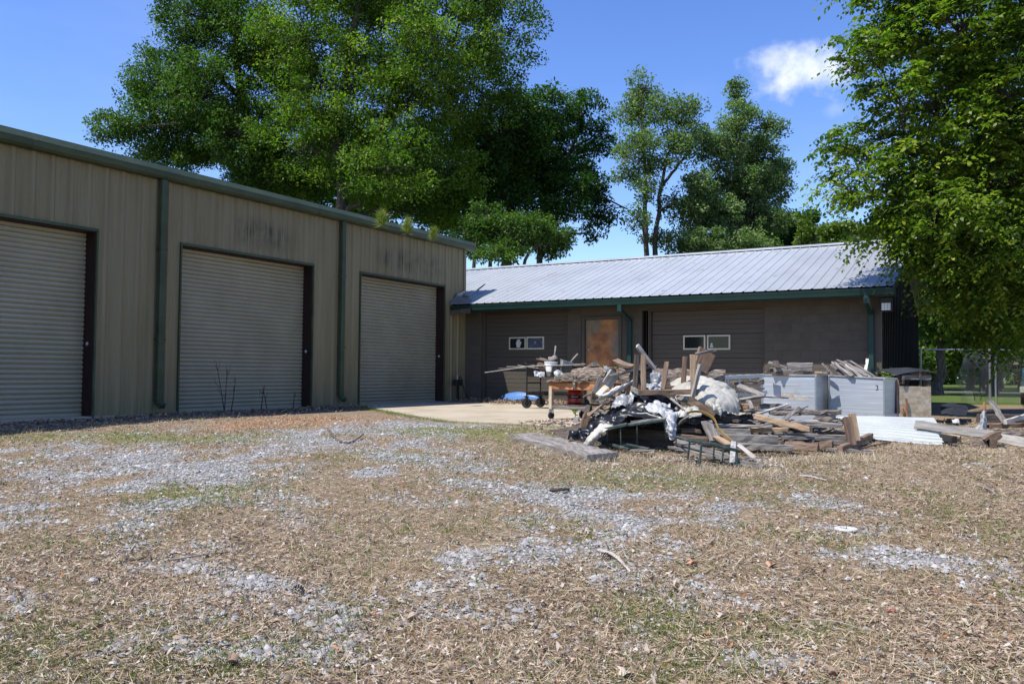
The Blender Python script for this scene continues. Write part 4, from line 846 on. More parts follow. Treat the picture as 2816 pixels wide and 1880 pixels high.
# ================================================================== OBJECTS
def frame_from(x, up=(0, 0, 1), roll=0.0):
    x = unit(np.array(x, float)); up = np.array(up, float)
    if abs(x @ up) > 0.95: up = -VD
    y = unit(np.cross(up, x)); z = np.cross(x, y); c, s = math.cos(roll), math.sin(roll)
    return np.array([x, y * c + z * s, -y * s + z * c])          # rows
def beam_mesh(L, w, h, seed, bend=0.0, raw=0.0, warp=0.004, taper=1.0, half=False):
    rg = np.random.default_rng(seed); n = max(3, int(L / 0.09)); c = min(w, h) * 0.10
    if half:                                                       # half-round log: flat below, curved above
        a = np.linspace(0, math.pi, 8); sec = np.stack([np.cos(a) * w / 2, np.sin(a) * h - h / 2], 1)
    else:
        sec = np.array([(-w / 2 + c, -h / 2), (w / 2 - c, -h / 2), (w / 2, -h / 2 + c), (w / 2, h / 2 - c), (w / 2 - c, h / 2), (-w / 2 + c, h / 2), (-w / 2, h / 2 - c), (-w / 2, -h / 2 + c)])
    m = len(sec); t = np.linspace(-0.5, 0.5, n + 1); V = np.zeros((n + 1, m, 3)); tp = 1 + (taper - 1) * (t + 0.5)
    V[:, :, 0] = (t * L)[:, None]; V[:, :, 1] = sec[None, :, 0] * tp[:, None]; V[:, :, 2] = sec[None, :, 1] * tp[:, None] ** 0.5 + (bend * (1 - (2 * t) ** 2))[:, None]
    V[:, :, 1:] += rg.normal(size=(n + 1, m, 2)) * warp
    V[0, :, 0] += sec[:, 1] * rg.uniform(-0.25, 0.25) + rg.normal(size=m) * warp; V[-1, :, 0] += sec[:, 1] * rg.uniform(-0.25, 0.25) + rg.normal(size=m) * warp
    if raw:
        e = (fbm(np.stack([t * L * 7, t * 0 + seed, t * 0], -1), 3, seed) - 0.5) * 2 * raw; e2 = (fbm(np.stack([t * L * 7, t * 0 + seed + 9, t * 0], -1), 3, seed + 5) - 0.5) * 2 * raw
        V[:, :, 1] += np.where(sec[None, :, 0] > 0, e[:, None], e2[:, None]); V[:, :, 2] += rg.normal(size=(n + 1, m)) * raw * 0.35
    F = [(i * m + j, (i + 1) * m + j, (i + 1) * m + (j + 1) % m, i * m + (j + 1) % m) for i in range(n) for j in range(m)]
    F += [tuple(range(m)), tuple(range(n * m, (n + 1) * m))[::-1]]
    F = [f[::-1] for f in F]
    return np_mesh('beam', V.reshape(-1, 3), F)
BS = [100]
def beam(name, label, cat, p0, p1, w, h, mat, roll=0.0, group=None, up=(0, 0, 1), parent=None, **kw):
    p0 = np.array(p0, float); p1 = np.array(p1, float); L = np.linalg.norm(p1 - p0); BS[0] += 1
    me = beam_mesh(L, w, h, BS[0], **kw); fr = frame_from(p1 - p0, up, R(roll)); c = (p0 + p1) / 2
    o = bpy.data.objects.new(name, me); COL.objects.link(o); me.materials.append(mat); m4 = np.eye(4); m4[:3, :3] = fr.T; m4[:3, 3] = c
    WO[o] = c
    if parent is not None:
        o.parent = parent; m4[:3, 3] = c - WO[parent]; o.matrix_local = Matrix(m4.tolist())
    else:
        o.matrix_world = Matrix(m4.tolist()); tag(o, label, cat, group)
    return o
def bm(name, label, a, b, w, h, mat, roll=0.0, cat='timber', **kw): return beam(name, label, cat, at(*a), at(*b), w, h, mat, roll, **kw)
def cat_rom(C, n):
    """upsample control points along axis 0 with Catmull-Rom"""
    C = np.array(C, float); k = len(C); E = np.concatenate([[2 * C[0] - C[1]], C, [2 * C[-1] - C[-2]]]); t = np.linspace(0, k - 1, n); i = np.minimum(t.astype(int), k - 2); f = (t - i).reshape((-1,) + (1,) * (C.ndim - 1))
    p0, p1, p2, p3 = E[i], E[i + 1], E[i + 2], E[i + 3]
    return 0.5 * (2 * p1 + (p2 - p0) * f + (2 * p0 - 5 * p1 + 4 * p2 - p3) * f ** 2 + (3 * p1 - p0 - 3 * p2 + p3) * f ** 3)
def sheet(name, label, cat, rows, mat, amp=0.02, freq=7, nu=50, nv=50, seed=0, ridged=True, stretch=(1, 1, 1), parent=None, thick=0.003, ragged=0.0, octs=3):
    C = np.array([[at(*q) for q in r] for r in rows]); G = cat_rom(C, nv); G = cat_rom(G.transpose(1, 0, 2), nu).transpose(1, 0, 2)
    du = np.gradient(G, axis=1); dv = np.gradient(G, axis=0); N = unit(np.cross(du, dv))
    q = G * freq * np.array(stretch)
    if ridged:
        h = 0; a = 1.0
        for k in range(octs): h = h + a * (1 - np.abs(2 * vnoise(q * 1.9 ** k + k * 7.3, seed + k) - 1)) ** 1.5; a *= 0.42
        h = h - h.mean()
    else: h = fbm(q, 3, seed) - 0.5
    G = G + N * (h * amp)[..., None]
    if ragged:
        e = (fbm(np.stack([np.arange(nu) * 0.35, np.zeros(nu), np.zeros(nu)], -1), 3, seed + 3) - 0.5) * ragged
        G[-1] += (dv[-1] / (np.linalg.norm(dv[-1], axis=-1, keepdims=True) + 1e-9)) * e[:, None]
    idx = np.arange(nv * nu).reshape(nv, nu); F = np.stack([idx[:-1, :-1], idx[:-1, 1:], idx[1:, 1:], idx[1:, :-1]], -1).reshape(-1, 4)
    V = G.reshape(-1, 3); org = np.array([V[:, 0].mean(), V[:, 1].mean(), V[:, 2].min()])
    me = np_mesh(name, V - org, F, True); o = link(name, me, mat, parent, org)
    if thick:
        md = o.modifiers.new('thickness', 'SOLIDIFY'); md.thickness = thick
    if parent is None: tag(o, label, cat)
    return o
px = lambda n, D: n * D / FPX
# ---------------------------------------------------------------- scrap mound under the pile
def mound():
    rg = np.random.default_rng(5); c = [(at(1745, 1150, 12.0), 0.50, 0.75), (at(1930, 1140, 11.9), 0.36, 0.60), (at(2060, 1150, 11.8), 0.24, 0.55), (at(2200, 1165, 11.6), 0.15, 0.55), (at(1830, 1150, 11.6), 0.42, 0.5), (at(1680, 1160, 11.9), 0.30, 0.35)]
    def hh(x, y): 
        z = 0
        for p, h, r in c: z = np.maximum(z, h * np.exp(-((x - p[0]) ** 2 + (y - p[1]) ** 2) / (r * r)))
        return z
    n = 90; c0 = at(1930, 1150, 11.7); X, Y = np.meshgrid(np.linspace(-2.4, 2.4, n) + c0[0], np.linspace(-2, 2, n) + c0[1])
    H = hh(X, Y); Z = gheight(X, Y) - 0.03 + H * (0.75 + 0.5 * fbm(np.stack([X * 6, Y * 6, X * 0], -1), 4, 8))
    idx = np.arange(n * n).reshape(n, n); F = np.stack([idx[:-1, :-1], idx[:-1, 1:], idx[1:, 1:], idx[1:, :-1]], -1).reshape(-1, 4)
    o = tag(link('debris_heap', np_mesh('debris_heap', np.stack([X, Y, Z], -1).reshape(-1, 3), F, True), wood_dark), 'dark heap of rotted wood and dirt inside the scrap pile', 'debris', kind='stuff')
    mb = MB()
    for i in range(420):
        p, h, r = c[rg.integers(len(c))]; x, y = p[0] + rg.normal() * r * 0.6, p[1] + rg.normal() * r * 0.6; z = float(gheight(np.array([x]), np.array([y]))[0] + hh(x, y) * 1.0) + rg.uniform(0, 0.05)
        a = rg.uniform(0, 6.28); L = rg.uniform(0.06, 0.35); d = np.array([math.cos(a), math.sin(a), rg.normal() * 0.25]) * L / 2
        mb.bar(np.array([x, y, z]) - d, np.array([x, y, z]) + d, rg.uniform(0.02, 0.08), rg.uniform(0.008, 0.03), up=unit(rg.normal(size=3) * 0.4 + [0, 0, 1]))
    tag(mb.build('wood_scraps', wood_gray), 'loose splinters and offcuts filling the scrap pile', 'wood scraps', kind='stuff')
mound()
# ---------------------------------------------------------------- upturned table frame
def table():
    D = 10.95; o = at(1835, 1080, D); T = thing('table_frame', 'upturned wooden table frame with legs in the air atop the scrap pile', 'table frame', o)
    def b(n, a, c, w, h, m, roll=0): return beam(n, None, None, at(*a), at(*c), w, h, m, roll, parent=T, warp=0.002)
    b('apron', (1757, 1079, 10.8), (1921, 1076.5, 10.75), 0.03, 0.065, wood_brown)
    b('apron', (1757, 1079, 10.82), (1735, 1067, 11.35), 0.03, 0.065, wood_gray)
    b('apron', (1735, 1067, 11.35), (1896, 1066, 11.3), 0.03, 0.06, wood_brown)
    b('leg', (1746, 1072, 11.2), (1751, 975, 11.25), 0.062, 0.062, wood_dark)
    b('leg', (1770, 1076, 10.88), (1769, 976, 10.9), 0.066, 0.05, wood_tan)
    b('leg', (1823, 1070, 10.9), (1834, 994, 10.95), 0.032, 0.06, wood_brown, 60)
    b('leg', (1878, 1070, 11.2), (1884, 981, 11.25), 0.062, 0.055, wood_brown)
    b('leg', (1906, 1074, 10.85), (1905, 975, 10.9), 0.068, 0.05, wood_tan)
    b('leg', (1901, 1102, 10.7), (1926, 1002, 10.72), 0.05, 0.045, wood_pale, 25)
table()
# ---------------------------------------------------------------- timbers of the pile, back to front
bm('log', 'thick grey barked log lying across the top behind the table legs', (1705, 1034, 11.75), (1990, 1036, 11.7), 0.26, 0.22, bark, half=True, raw=0.02, cat='log')
bm('board', 'broad brown slab standing tilted at the top right of the pile', (1924, 1018, 11.6), (1944, 966, 11.7), 0.22, 0.05, wood_brown, 70, taper=1.25, cat='board')
bm('board', 'sawn grey edge strip along the tilted brown slab', (1913, 974, 11.45), (1969, 961, 11.5), 0.05, 0.035, wood_gray, cat='board')
bm('plank', 'pale grey plank poking up diagonally behind the tallest table legs', (1752, 950, 11.5), (1800, 1014, 11.6), 0.07, 0.03, wood_pale, 60, cat='plank')
bm('plank', 'thin grey plank under the diagonal pale one', (1780, 995, 11.7), (1800, 1016, 11.7), 0.04, 0.02, wood_gray, 40, cat='plank')
bm('plank', 'curved brown plank sticking out left toward the green downspout', (1692, 990, 11.9), (1748, 1006, 11.6), 0.12, 0.035, wood_brown, 15, bend=-0.03, cat='plank')
bm('plank', 'long grey plank with dark underside resting on the pale end board', (1690, 1028, 11.3), (1790, 1010, 11.8), 0.20, 0.03, wood_gray, -12, cat='plank')
bm('board', 'wide pale board end standing at the upper left of the pile', (1668, 1060, 11.4), (1690, 1026, 11.5), 0.17, 0.02, wood_pale, 85, cat='board')
bm('strip', 'short white painted strip sticking up left of the pile', (1664, 1007, 11.5), (1680, 1026, 11.5), 0.045, 0.03, paint_white, 20, cat='strip')
bm('board', 'long white weathered board sloping down to the left', (1648, 1094, 11.0), (1748, 1042, 11.5), 0.13, 0.025, paper, -35, bend=-0.02, warp=0.006, cat='board')
bm('board', 'second white board folded against the sloping one', (1672, 1086, 11.1), (1702, 1062, 11.3), 0.10, 0.02, paper, -10, cat='board')
bm('board', 'cream curled board edge at the left of the white boards', (1644, 1088, 11.05), (1668, 1064, 11.2), 0.07, 0.03, paint_cream, 30, bend=0.02, cat='board')
bm('plank', 'dark grey plank leaning at the left side of the pile', (1636, 1082, 11.5), (1652, 1044, 11.6), 0.10, 0.03, wood_gray, 60, cat='plank')
bm('plank', 'flat brown plank jutting left over the pad', (1610, 1087, 11.6), (1645, 1079, 11.4), 0.12, 0.025, wood_brown, 10, cat='plank')
bm('block', 'stubby dark timber block under the jutting plank', (1634, 1105, 11.4), (1636, 1082, 11.4), 0.10, 0.09, wood_dark, cat='block')
bm('timber_post', 'dark upright timber at the left foot of the pile', (1605, 1180, 11.2), (1620, 1115, 11.4), 0.08, 0.06, wood_dark, cat='post')
bm('plank', 'brown grey plank standing edge-on at the left foot', (1598, 1195, 11.0), (1614, 1140, 11.2), 0.09, 0.04, wood_brown, 50, cat='plank')
bm('board', 'orange-tan bark-edged board at the left foot', (1612, 1145, 10.95), (1660, 1112, 11.1), 0.13, 0.02, wood_tan, -25, raw=0.02, cat='board')
bm('plank', 'short grey board in the middle of the left stack', (1655, 1105, 11.3), (1690, 1102, 11.3), 0.12, 0.03, wood_gray, cat='plank')
bm('plank', 'short brown board below it in the left stack', (1660, 1120, 11.3), (1690, 1116, 11.3), 0.14, 0.035, wood_tan, cat='plank')
bm('beam', 'dark diagonal beam under the white tarp', (1895, 1098, 10.7), (1966, 1140, 10.6), 0.05, 0.10, wood_brown, cat='beam')
bm('plank', 'pale plank end showing beside the plastic sheet', (1862, 1090, 10.9), (1902, 1096, 10.8), 0.10, 0.05, wood_pale, cat='plank')
bm('plank', 'pale strip lying over the plastic toward the tarp', (1845, 1094, 10.7), (1882, 1128, 10.5), 0.02, 0.015, wood_pale, cat='strip')
bm('plank', 'short plank with grey face left of the yellow strip', (1845, 1140, 10.6), (1882, 1130, 10.6), 0.11, 0.03, wood_gray, cat='plank')
bm('board', 'curved grey board panel below the white cloth scraps', (1856, 1176, 10.3), (1888, 1152, 10.5), 0.15, 0.02, wood_gray, -40, bend=0.02, cat='board')
bm('plank', 'broad short plank leaning in the middle beside the yellow strip', (1943, 1160, 10.35), (1966, 1213, 9.95), 0.125, 0.03, wood_gray, 5, cat='plank')
bm('beam', 'dark timber across behind the leaning short plank', (1872, 1184, 10.5), (1925, 1184, 10.5), 0.08, 0.05, wood_brown, raw=0.01, cat='beam')
bm('beam', 'brown beam below the leaning short plank', (1862, 1200, 10.25), (1945, 1206, 10.2), 0.10, 0.055, wood_brown, cat='beam')
bm('beam', 'topmost grey beam of the front stack, squared and pale on top', (1960, 1169, 10.75), (2122, 1171, 10.6), 0.13, 0.035, wood_pale, cat='beam')
bm('beam', 'squared beam under the topmost grey one with a cut end', (1955, 1182, 10.7), (2064, 1187, 10.55), 0.15, 0.065, wood_gray, cat='beam')
bm('log', 'round brown pole end right of the cut beam', (2060, 1182, 10.75), (2163, 1180, 10.8), 0.10, 0.05, wood_tan, raw=0.015, cat='log')
bm('beam', 'long thick grey beam low in the front stack', (1950, 1203, 10.35), (2138, 1209, 10.2), 0.16, 0.105, wood_gray, cat='beam')
bm('beam', 'lowest front beam with sunlit top and dark cut end', (2025, 1224, 10.05), (2178, 1231, 9.9), 0.17, 0.06, wood_gray, cat='beam')
bm('log', 'brown half log right of the lowest front beam', (2160, 1224, 10.2), (2250, 1228, 10.0), 0.16, 0.09, wood_brown, half=True, raw=0.02, cat='log')
bm('log', 'dark brown half log with broad cut face', (2240, 1219, 10.35), (2290, 1221, 10.25), 0.16, 0.10, wood_brown, half=True, raw=0.02, cat='log')
bm('plank', 'grey plank above the half logs, short one', (2158, 1192, 10.55), (2250, 1196, 10.45), 0.14, 0.03, wood_gray, cat='plank')
bm('plank', 'grey plank with pointed dark end above the half logs', (2150, 1202, 10.4), (2295, 1205, 10.3), 0.14, 0.035, wood_gray, cat='plank')
bm('plank', 'broad grey plank behind the H-shaped brown timber', (2235, 1206, 10.7), (2335, 1210, 10.6), 0.05, 0.12, wood_gray, cat='plank')
bm('beam', 'heavy sunlit beam sloping down across the middle of the front stack', (2078, 1144, 10.75), (2230, 1182, 10.25), 0.09, 0.075, wood_tan, -8, cat='beam')
bm('beam', 'pale beam end pointing right, upper tier of the stack', (2170, 1162, 11.15), (2316, 1170, 10.9), 0.13, 0.06, wood_gray, raw=0.008, cat='beam')
bm('slab', 'curled pale slab resting in the upper tier', (2172, 1154, 11.25), (2248, 1157, 11.2), 0.20, 0.03, wood_pale, bend=-0.015, cat='slab')
bm('slab', 'bark slab with frayed left tip, top of the right stack', (2195, 1134, 11.8), (2314, 1133, 11.6), 0.20, 0.055, bark, raw=0.03, taper=0.75, cat='slab')
bm('slab', 'rough wavy bark slab just under the top one', (2238, 1150, 11.5), (2318, 1155, 11.35), 0.18, 0.03, bark, raw=0.03, cat='slab')
bm('slab', 'grey bark slab left of the top one', (2118, 1134, 11.8), (2200, 1138, 11.6), 0.20, 0.05, bark, raw=0.02, cat='slab')
bm('plank', 'dark grey plank tucked under the top bark slabs', (2130, 1126, 12.0), (2216, 1126, 12.0), 0.2, 0.025, wood_gray, cat='plank')
bm('plank', 'arched dark board before the left metal box', (2084, 1120, 12.3), (2176, 1122, 12.2), 0.03, 0.07, wood_gray, bend=0.03, cat='board')
bm('stick', 'pale stick pointing up to the right before the left metal box', (2072, 1142, 11.1), (2167, 1113, 11.3), 0.045, 0.03, wood_pale, cat='stick')
bm('stick', 'thin dark grey stick leaning steeply over the bark slabs', (2150, 1157, 11.0), (2200, 1120, 11.3), 0.045, 0.02, wood_gray, 40, cat='stick')
bm('stick', 'twin-tipped grey lath beside the steep dark stick', (2196, 1126, 11.3), (2221, 1117, 11.4), 0.02, 0.015, wood_gray, cat='stick')
bm('plank', 'grey plank deep in the gap between stack and tarp', (2040, 1130, 11.6), (2110, 1128, 11.8), 0.18, 0.03, wood_gray, cat='plank')
bm('plank', 'light plank running back between tarp and metal box', (2028, 1060, 12.6), (2098, 1088, 12.2), 0.12, 0.025, wood_gray, 20, cat='plank')
bm('plank', 'grey plank with nail crossing toward the left metal box', (2035, 1100, 12.0), (2100, 1088, 12.1), 0.10, 0.03, wood_gray, 10, cat='plank')
bm('lath', 'thin lath projecting over the face of the left metal box', (2090, 1090, 12.1), (2168, 1094, 12.3), 0.02, 0.012, wood_brown, cat='lath')
bm('slab', 'brown bark slab lying under the white ladder', (2012, 1053, 12.8), (2096, 1050, 12.9), 0.16, 0.05, bark, raw=0.02, cat='slab')
bm('plank', 'grey plank under the bark slab beside the box', (2036, 1070, 12.7), (2096, 1068, 12.8), 0.12, 0.03, wood_gray, cat='plank')
bm('block', 'brown squared offcut beside the tarp bundle', (2040, 1117, 11.7), (2056, 1116, 11.7), 0.08, 0.07, wood_tan, cat='block')
bm('plank', 'steep grey board offcut behind the brown offcut', (2058, 1102, 11.9), (2068, 1124, 11.6), 0.06, 0.02, wood_gray, cat='plank')
bm('plank', 'dark plank low under the tarp bundle', (1960, 1145, 11.0), (2035, 1158, 10.8), 0.10, 0.03, wood_dark, cat='plank')
bm('plank', 'light plank end low under the tarp bundle', (1990, 1150, 11.1), (2030, 1143, 11.1), 0.10, 0.03, wood_gray, cat='plank')
bm('plank', 'long grey plank sliding forward under the green frame', (1858, 1213, 9.9), (2008, 1258, 9.3), 0.09, 0.025, wood_gray, 25, cat='plank')
bm('plank', 'second long grey plank flat on the ground below it', (1845, 1228, 9.85), (2000, 1262, 9.25), 0.12, 0.02, wood_gray, cat='plank')
bm('plank', 'grey plank on the ground right of the green frame', (2030, 1268, 9.25), (2102, 1283, 9.05), 0.08, 0.04, wood_gray, cat='plank')
bm('lath', 'thin pale lath lying on the ground by the green frame', (2032, 1262, 9.3), (2112, 1258, 9.5), 0.02, 0.01, wood_pale, cat='lath')
bm('strip', 'white angled strip from the metal post to the ground', (2030, 1222, 9.7), (2074, 1258, 9.5), 0.06, 0.015, wood_pale, 30, cat='strip')
bm('board', 'tan board running down behind the metal post', (1968, 1200, 10.0), (2004, 1222, 9.7), 0.10, 0.02, wood_tan, cat='board')
bm('plank', 'broken plank on the litter at the foot of the H-shaped timber', (2272, 1236, 10.15), (2392, 1240, 10.0), 0.12, 0.03, wood_gray, raw=0.01, cat='plank')
bm('strip', 'thin dark strip lying before the white panels', (2348, 1235, 10.3), (2447, 1216, 10.9), 0.03, 0.02, wood_brown, cat='strip')
def htimber():
    T = thing('timber_joint', 'brown H-shaped timber joint with two uprights at the pile front', 'timber joint', gnd(2340, 1238))
    beam('base_rail', None, None, at(2310, 1236, 9.95), at(2394, 1199, 11.2), 0.07, 0.085, wood_brown, parent=T, warp=0.002)
    beam('upright', None, None, at(2344, 1224, 10.25), at(2328, 1147, 10.35), 0.09, 0.06, wood_brown, parent=T, warp=0.002)
    beam('upright', None, None, at(2356, 1212, 10.55), at(2343, 1137, 10.65), 0.085, 0.05, wood_tan, parent=T, warp=0.002)
htimber()
# ---------------------------------------------------------------- sheets
sheet('tarp_bundle', 'cream-white tarp draped over a lump on the pile', 'tarp', [[(1850, 1044, 11.9), (1890, 1036, 12), (1940, 1037, 12), (1985, 1046, 12), (2015, 1066, 11.9)], [(1845, 1056, 11.5), (1890, 1043, 11.4), (1945, 1042, 11.4), (1995, 1056, 11.4), (2025, 1080, 11.5)], [(1850, 1078, 11.1), (1895, 1070, 11.0), (1945, 1068, 10.95), (1995, 1078, 11), (2030, 1100, 11.2)], [(1862, 1098, 10.9), (1905, 1098, 10.85), (1950, 1100, 10.75), (1998, 1105, 10.8), (2033, 1120, 11.0)], [(1890, 1112, 10.85), (1925, 1118, 10.8), (1955, 1130, 10.72), (1998, 1132, 10.75), (2032, 1138, 10.95)]], tarp_white, 0.045, 5, 110, 90, 3, True, (1, 1, 0.22), ragged=0.06, octs=3)
sheet('cloth_scrap', 'torn white cloth hanging below the tarp bundle', 'cloth', [[(1942, 1108, 10.65), (1968, 1106, 10.7), (1985, 1112, 10.7)], [(1955, 1120, 10.6), (1972, 1122, 10.6), (1986, 1130, 10.65)], [(1970, 1138, 10.6), (1980, 1142, 10.6), (1984, 1148, 10.6)]], tarp_white, 0.05, 9, 34, 34, 5)
sheet('cloth_scrap', 'dirty white cloth scraps left of the tarp by the dark beam', 'cloth', [[(1880, 1118, 10.6), (1905, 1116, 10.6), (1926, 1124, 10.6)], [(1862, 1136, 10.5), (1895, 1130, 10.5), (1930, 1138, 10.5)], [(1858, 1150, 10.45), (1890, 1148, 10.45), (1925, 1144, 10.5)]], tarp_white, 0.07, 8, 44, 44, 6)
sheet('plastic_sheet', 'crumpled glossy black plastic sheet over the pile front', 'plastic sheet', [[(1655, 1140, 11.2), (1700, 1106, 11.4), (1760, 1084, 11.5), (1830, 1086, 11.4), (1872, 1106, 11.2)], [(1630, 1158, 10.9), (1690, 1128, 11.0), (1750, 1110, 11.0), (1815, 1108, 11.0), (1865, 1125, 10.9)], [(1607, 1178, 10.6), (1668, 1152, 10.6), (1735, 1134, 10.6), (1800, 1130, 10.6), (1848, 1142, 10.5)], [(1602, 1198, 10.4), (1645, 1188, 10.3), (1720, 1163, 10.3), (1790, 1152, 10.25), (1832, 1151, 10.2)]], plastic_black, 0.12, 4.2, 160, 120, 11, True, (0.7, 1.3, 1), ragged=0.10, octs=3)
sheet('plastic_sheet', 'black plastic tail curling on the ground at the left', 'plastic sheet', [[(1612, 1176, 10.7), (1590, 1186, 10.7), (1568, 1190, 10.7)], [(1616, 1188, 10.5), (1592, 1194, 10.55), (1562, 1198, 10.55)], [(1612, 1202, 10.35), (1588, 1206, 10.4), (1560, 1206, 10.4)]], plastic_black, 0.09, 6, 40, 34, 12)
sheet('quilted_mat', 'pale quilted mat hanging down beside the green frame', 'mat', [[(1652, 1164, 10.45), (1668, 1166, 10.4), (1690, 1172, 10.3)], [(1632, 1184, 10.3), (1645, 1186, 10.2), (1660, 1188, 10.2)], [(1614, 1204, 10.25), (1628, 1208, 10.15), (1644, 1206, 10.2)], [(1604, 1219, 10.3), (1616, 1224, 10.2), (1630, 1225, 10.25)]], tarp_white, 0.015, 14, 30, 40, 13)
sheet('plastic_sheet', 'crumpled white plastic wedge under the sloping white board', 'plastic sheet', [[(1692, 1088, 11.5), (1722, 1078, 11.55), (1752, 1080, 11.5)], [(1690, 1102, 11.2), (1722, 1092, 11.1), (1752, 1092, 11.1)], [(1684, 1114, 11.0), (1715, 1106, 10.95), (1745, 1100, 10.95)], [(1680, 1124, 10.95), (1708, 1116, 10.9), (1738, 1110, 10.9)]], plastic_clear, 0.10, 7, 60, 60, 14)
sheet('plastic_sheet', 'clear plastic sheet spilling down right of the black plastic', 'plastic sheet', [[(1765, 1114, 10.9), (1800, 1106, 10.9), (1842, 1116, 10.8)], [(1785, 1128, 10.5), (1825, 1124, 10.5), (1858, 1144, 10.4)], [(1826, 1148, 10.2), (1845, 1150, 10.15), (1864, 1172, 10.2)], [(1832, 1178, 10.12), (1848, 1182, 10.05), (1862, 1190, 10.12)], [(1836, 1200, 10.12), (1846, 1208, 10.08), (1856, 1202, 10.12)]], plastic_clear, 0.08, 8, 60, 80, 15)
sheet('plastic_sheet', 'clear plastic bag caught before the log among table legs', 'plastic sheet', [[(1798, 1022, 11.2), (1814, 1024, 11.15), (1828, 1032, 11.2)], [(1788, 1048, 11.1), (1806, 1046, 11.05), (1822, 1054, 11.05)], [(1776, 1068, 11.1), (1798, 1068, 11.0), (1816, 1071, 11.0)]], plastic_clear, 0.09, 7, 44, 44, 16)
sheet('plastic_sheet', 'white plastic wrap lying under the table frame', 'plastic sheet', [[(1774, 1048, 11.3), (1800, 1058, 11.2), (1825, 1066, 11.1)], [(1770, 1060, 11.1), (1800, 1068, 11.0), (1830, 1072, 11.0)], [(1772, 1070, 10.95), (1800, 1074, 10.9), (1832, 1076, 10.9)]], plastic_clear, 0.07, 9, 40, 40, 17)
# ---------------------------------------------------------------- yellow strip, metal post
def ribbon(name, label, cat, pts, w, t, mat, wdir):
    P = cat_rom(np.array([at(*p) for p in pts]), 40); wd = unit(np.array(wdir, float)); tg = unit(np.gradient(P, axis=0)); n = unit(np.cross(tg, wd)); mb = MB(); V = []
    for i in range(len(P)):
        for a, b in ((-1, -1), (1, -1), (1, 1), (-1, 1)): V.append(P[i] + wd * a * w / 2 + n[i] * b * t / 2)
    F = [(i * 4 + j, i * 4 + (j + 1) % 4, i * 4 + 4 + (j + 1) % 4, i * 4 + 4 + j) for i in range(len(P) - 1) for j in range(4)] + [(3, 2, 1, 0), tuple(range(len(P) * 4 - 4, len(P) * 4))]
    mb.add(V, F); return tag(mb.build(name, mat), label, cat)
ribbon('edging_strip', 'bent yellow edging strip arching down through the planks', 'strip', [(1887, 1138, 10.5), (1900, 1132, 10.45), (1928, 1132, 10.35), (1962, 1150, 10.2), (1977, 1180, 10.05), (2016, 1216, 9.75)], 0.034, 0.008, paint_yellow, -VD * 0.5 + np.array([0, 0, 0.8]))
def mpost():
    T = thing('metal_post', 'short grey perforated metal post beside the green frame', 'post', gnd(2016, 1277))
    beam('channel', None, None, at(2014, 1276, 9.15), at(2018, 1216, 9.25), 0.065, 0.05, metal_gray, parent=T, warp=0.001)
    for v in (1224, 1262): MB().lathe(at(2014, v, 9.1), -VD, [(0.012, 0), (0.012, 0.01), (0.006, 0.014)], 10).build('bolt', ceramic, T)
mpost()
# ---------------------------------------------------------------- green metal frames
def tube_frame(name, label, segs, r, mat=metal_green):
    P = np.array([at(*q) for s in segs for q in s[:2]]); b = P.mean(0); b[2] = P[:, 2].min(); T = thing(name, label, 'metal frame', b)
    for s in segs:
        rr = s[3] if len(s) > 3 else r; a, c = at(*s[0]), at(*s[1])
        if s[2] in ('rail', 'foot'): MB().bar(a, c, rr * 2, rr * 2, c=rr * 0.4).build(s[2], mat, T)
        else: MB().tube([a, c], rr, 8).build(s[2], mat, T)
tube_frame('steel_rack', 'dark green metal frame lying on its side under the plastic', [((1654, 1183, 10.3), (1726, 1166, 10.15), 'rail', 0.022), ((1726, 1168, 10.15), (1832, 1154, 10.1), 'rail', 0.018), ((1670, 1182, 10.28), (1670, 1216, 10.28), 'bar', 0.007), ((1706, 1174, 10.2), (1708, 1226, 10.2), 'bar', 0.010), ((1752, 1166, 10.2), (1752, 1226, 10.2), 'bar', 0.009), ((1655, 1215, 10.5), (1729, 1235, 9.95), 'foot', 0.018), ((1710, 1219, 10.3), (1784, 1235, 9.95), 'foot', 0.018), ((1700, 1222, 10.35), (1720, 1224, 10.2), 'bar', 0.01), ((1826, 1158, 10.15), (1833, 1205, 10.2), 'bar', 0.010), ((1654, 1184, 10.3), (1656, 1214, 10.4), 'bar', 0.009)], 0.015)
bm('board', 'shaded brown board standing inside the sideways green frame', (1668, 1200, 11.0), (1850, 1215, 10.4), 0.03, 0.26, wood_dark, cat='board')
bm('board', 'splintered wood edge along the top of the sideways green frame', (1735, 1160, 10.25), (1832, 1149, 10.2), 0.10, 0.02, wood_gray, raw=0.01, cat='board')
bm('board', 'plank lying under the feet of the sideways green frame', (1735, 1238, 9.95), (1800, 1240, 9.9), 0.10, 0.02, wood_gray, cat='board')
tube_frame('steel_rack', 'dark green barred metal frame standing at the pile front', [((1897, 1211, 9.05), (2028, 1238, 9.0), 'rail', 0.018), ((1860, 1200, 9.75), (2008, 1228, 9.6), 'rail', 0.012), ((1897, 1211, 9.05), (1891, 1264, 9.05), 'bar', 0.012), ((1929, 1220, 9.0), (1923, 1284, 8.97), 'bar', 0.013), ((1964, 1228, 9.3), (1961, 1262, 9.3), 'bar', 0.010), ((1989, 1232, 9.1), (1986, 1276, 9.08), 'bar', 0.010), ((2027, 1238, 9.0), (2027, 1283, 8.98), 'bar', 0.013), ((1860, 1200, 9.75), (1858, 1226, 9.75), 'bar', 0.010), ((1890, 1270, 9.3), (2005, 1260, 9.55), 'foot', 0.010), ((1890, 1287, 8.95), (2025, 1272, 9.12), 'foot', 0.012), ((1897, 1211, 9.05), (1860, 1200, 9.75), 'rail', 0.011)], 0.012)
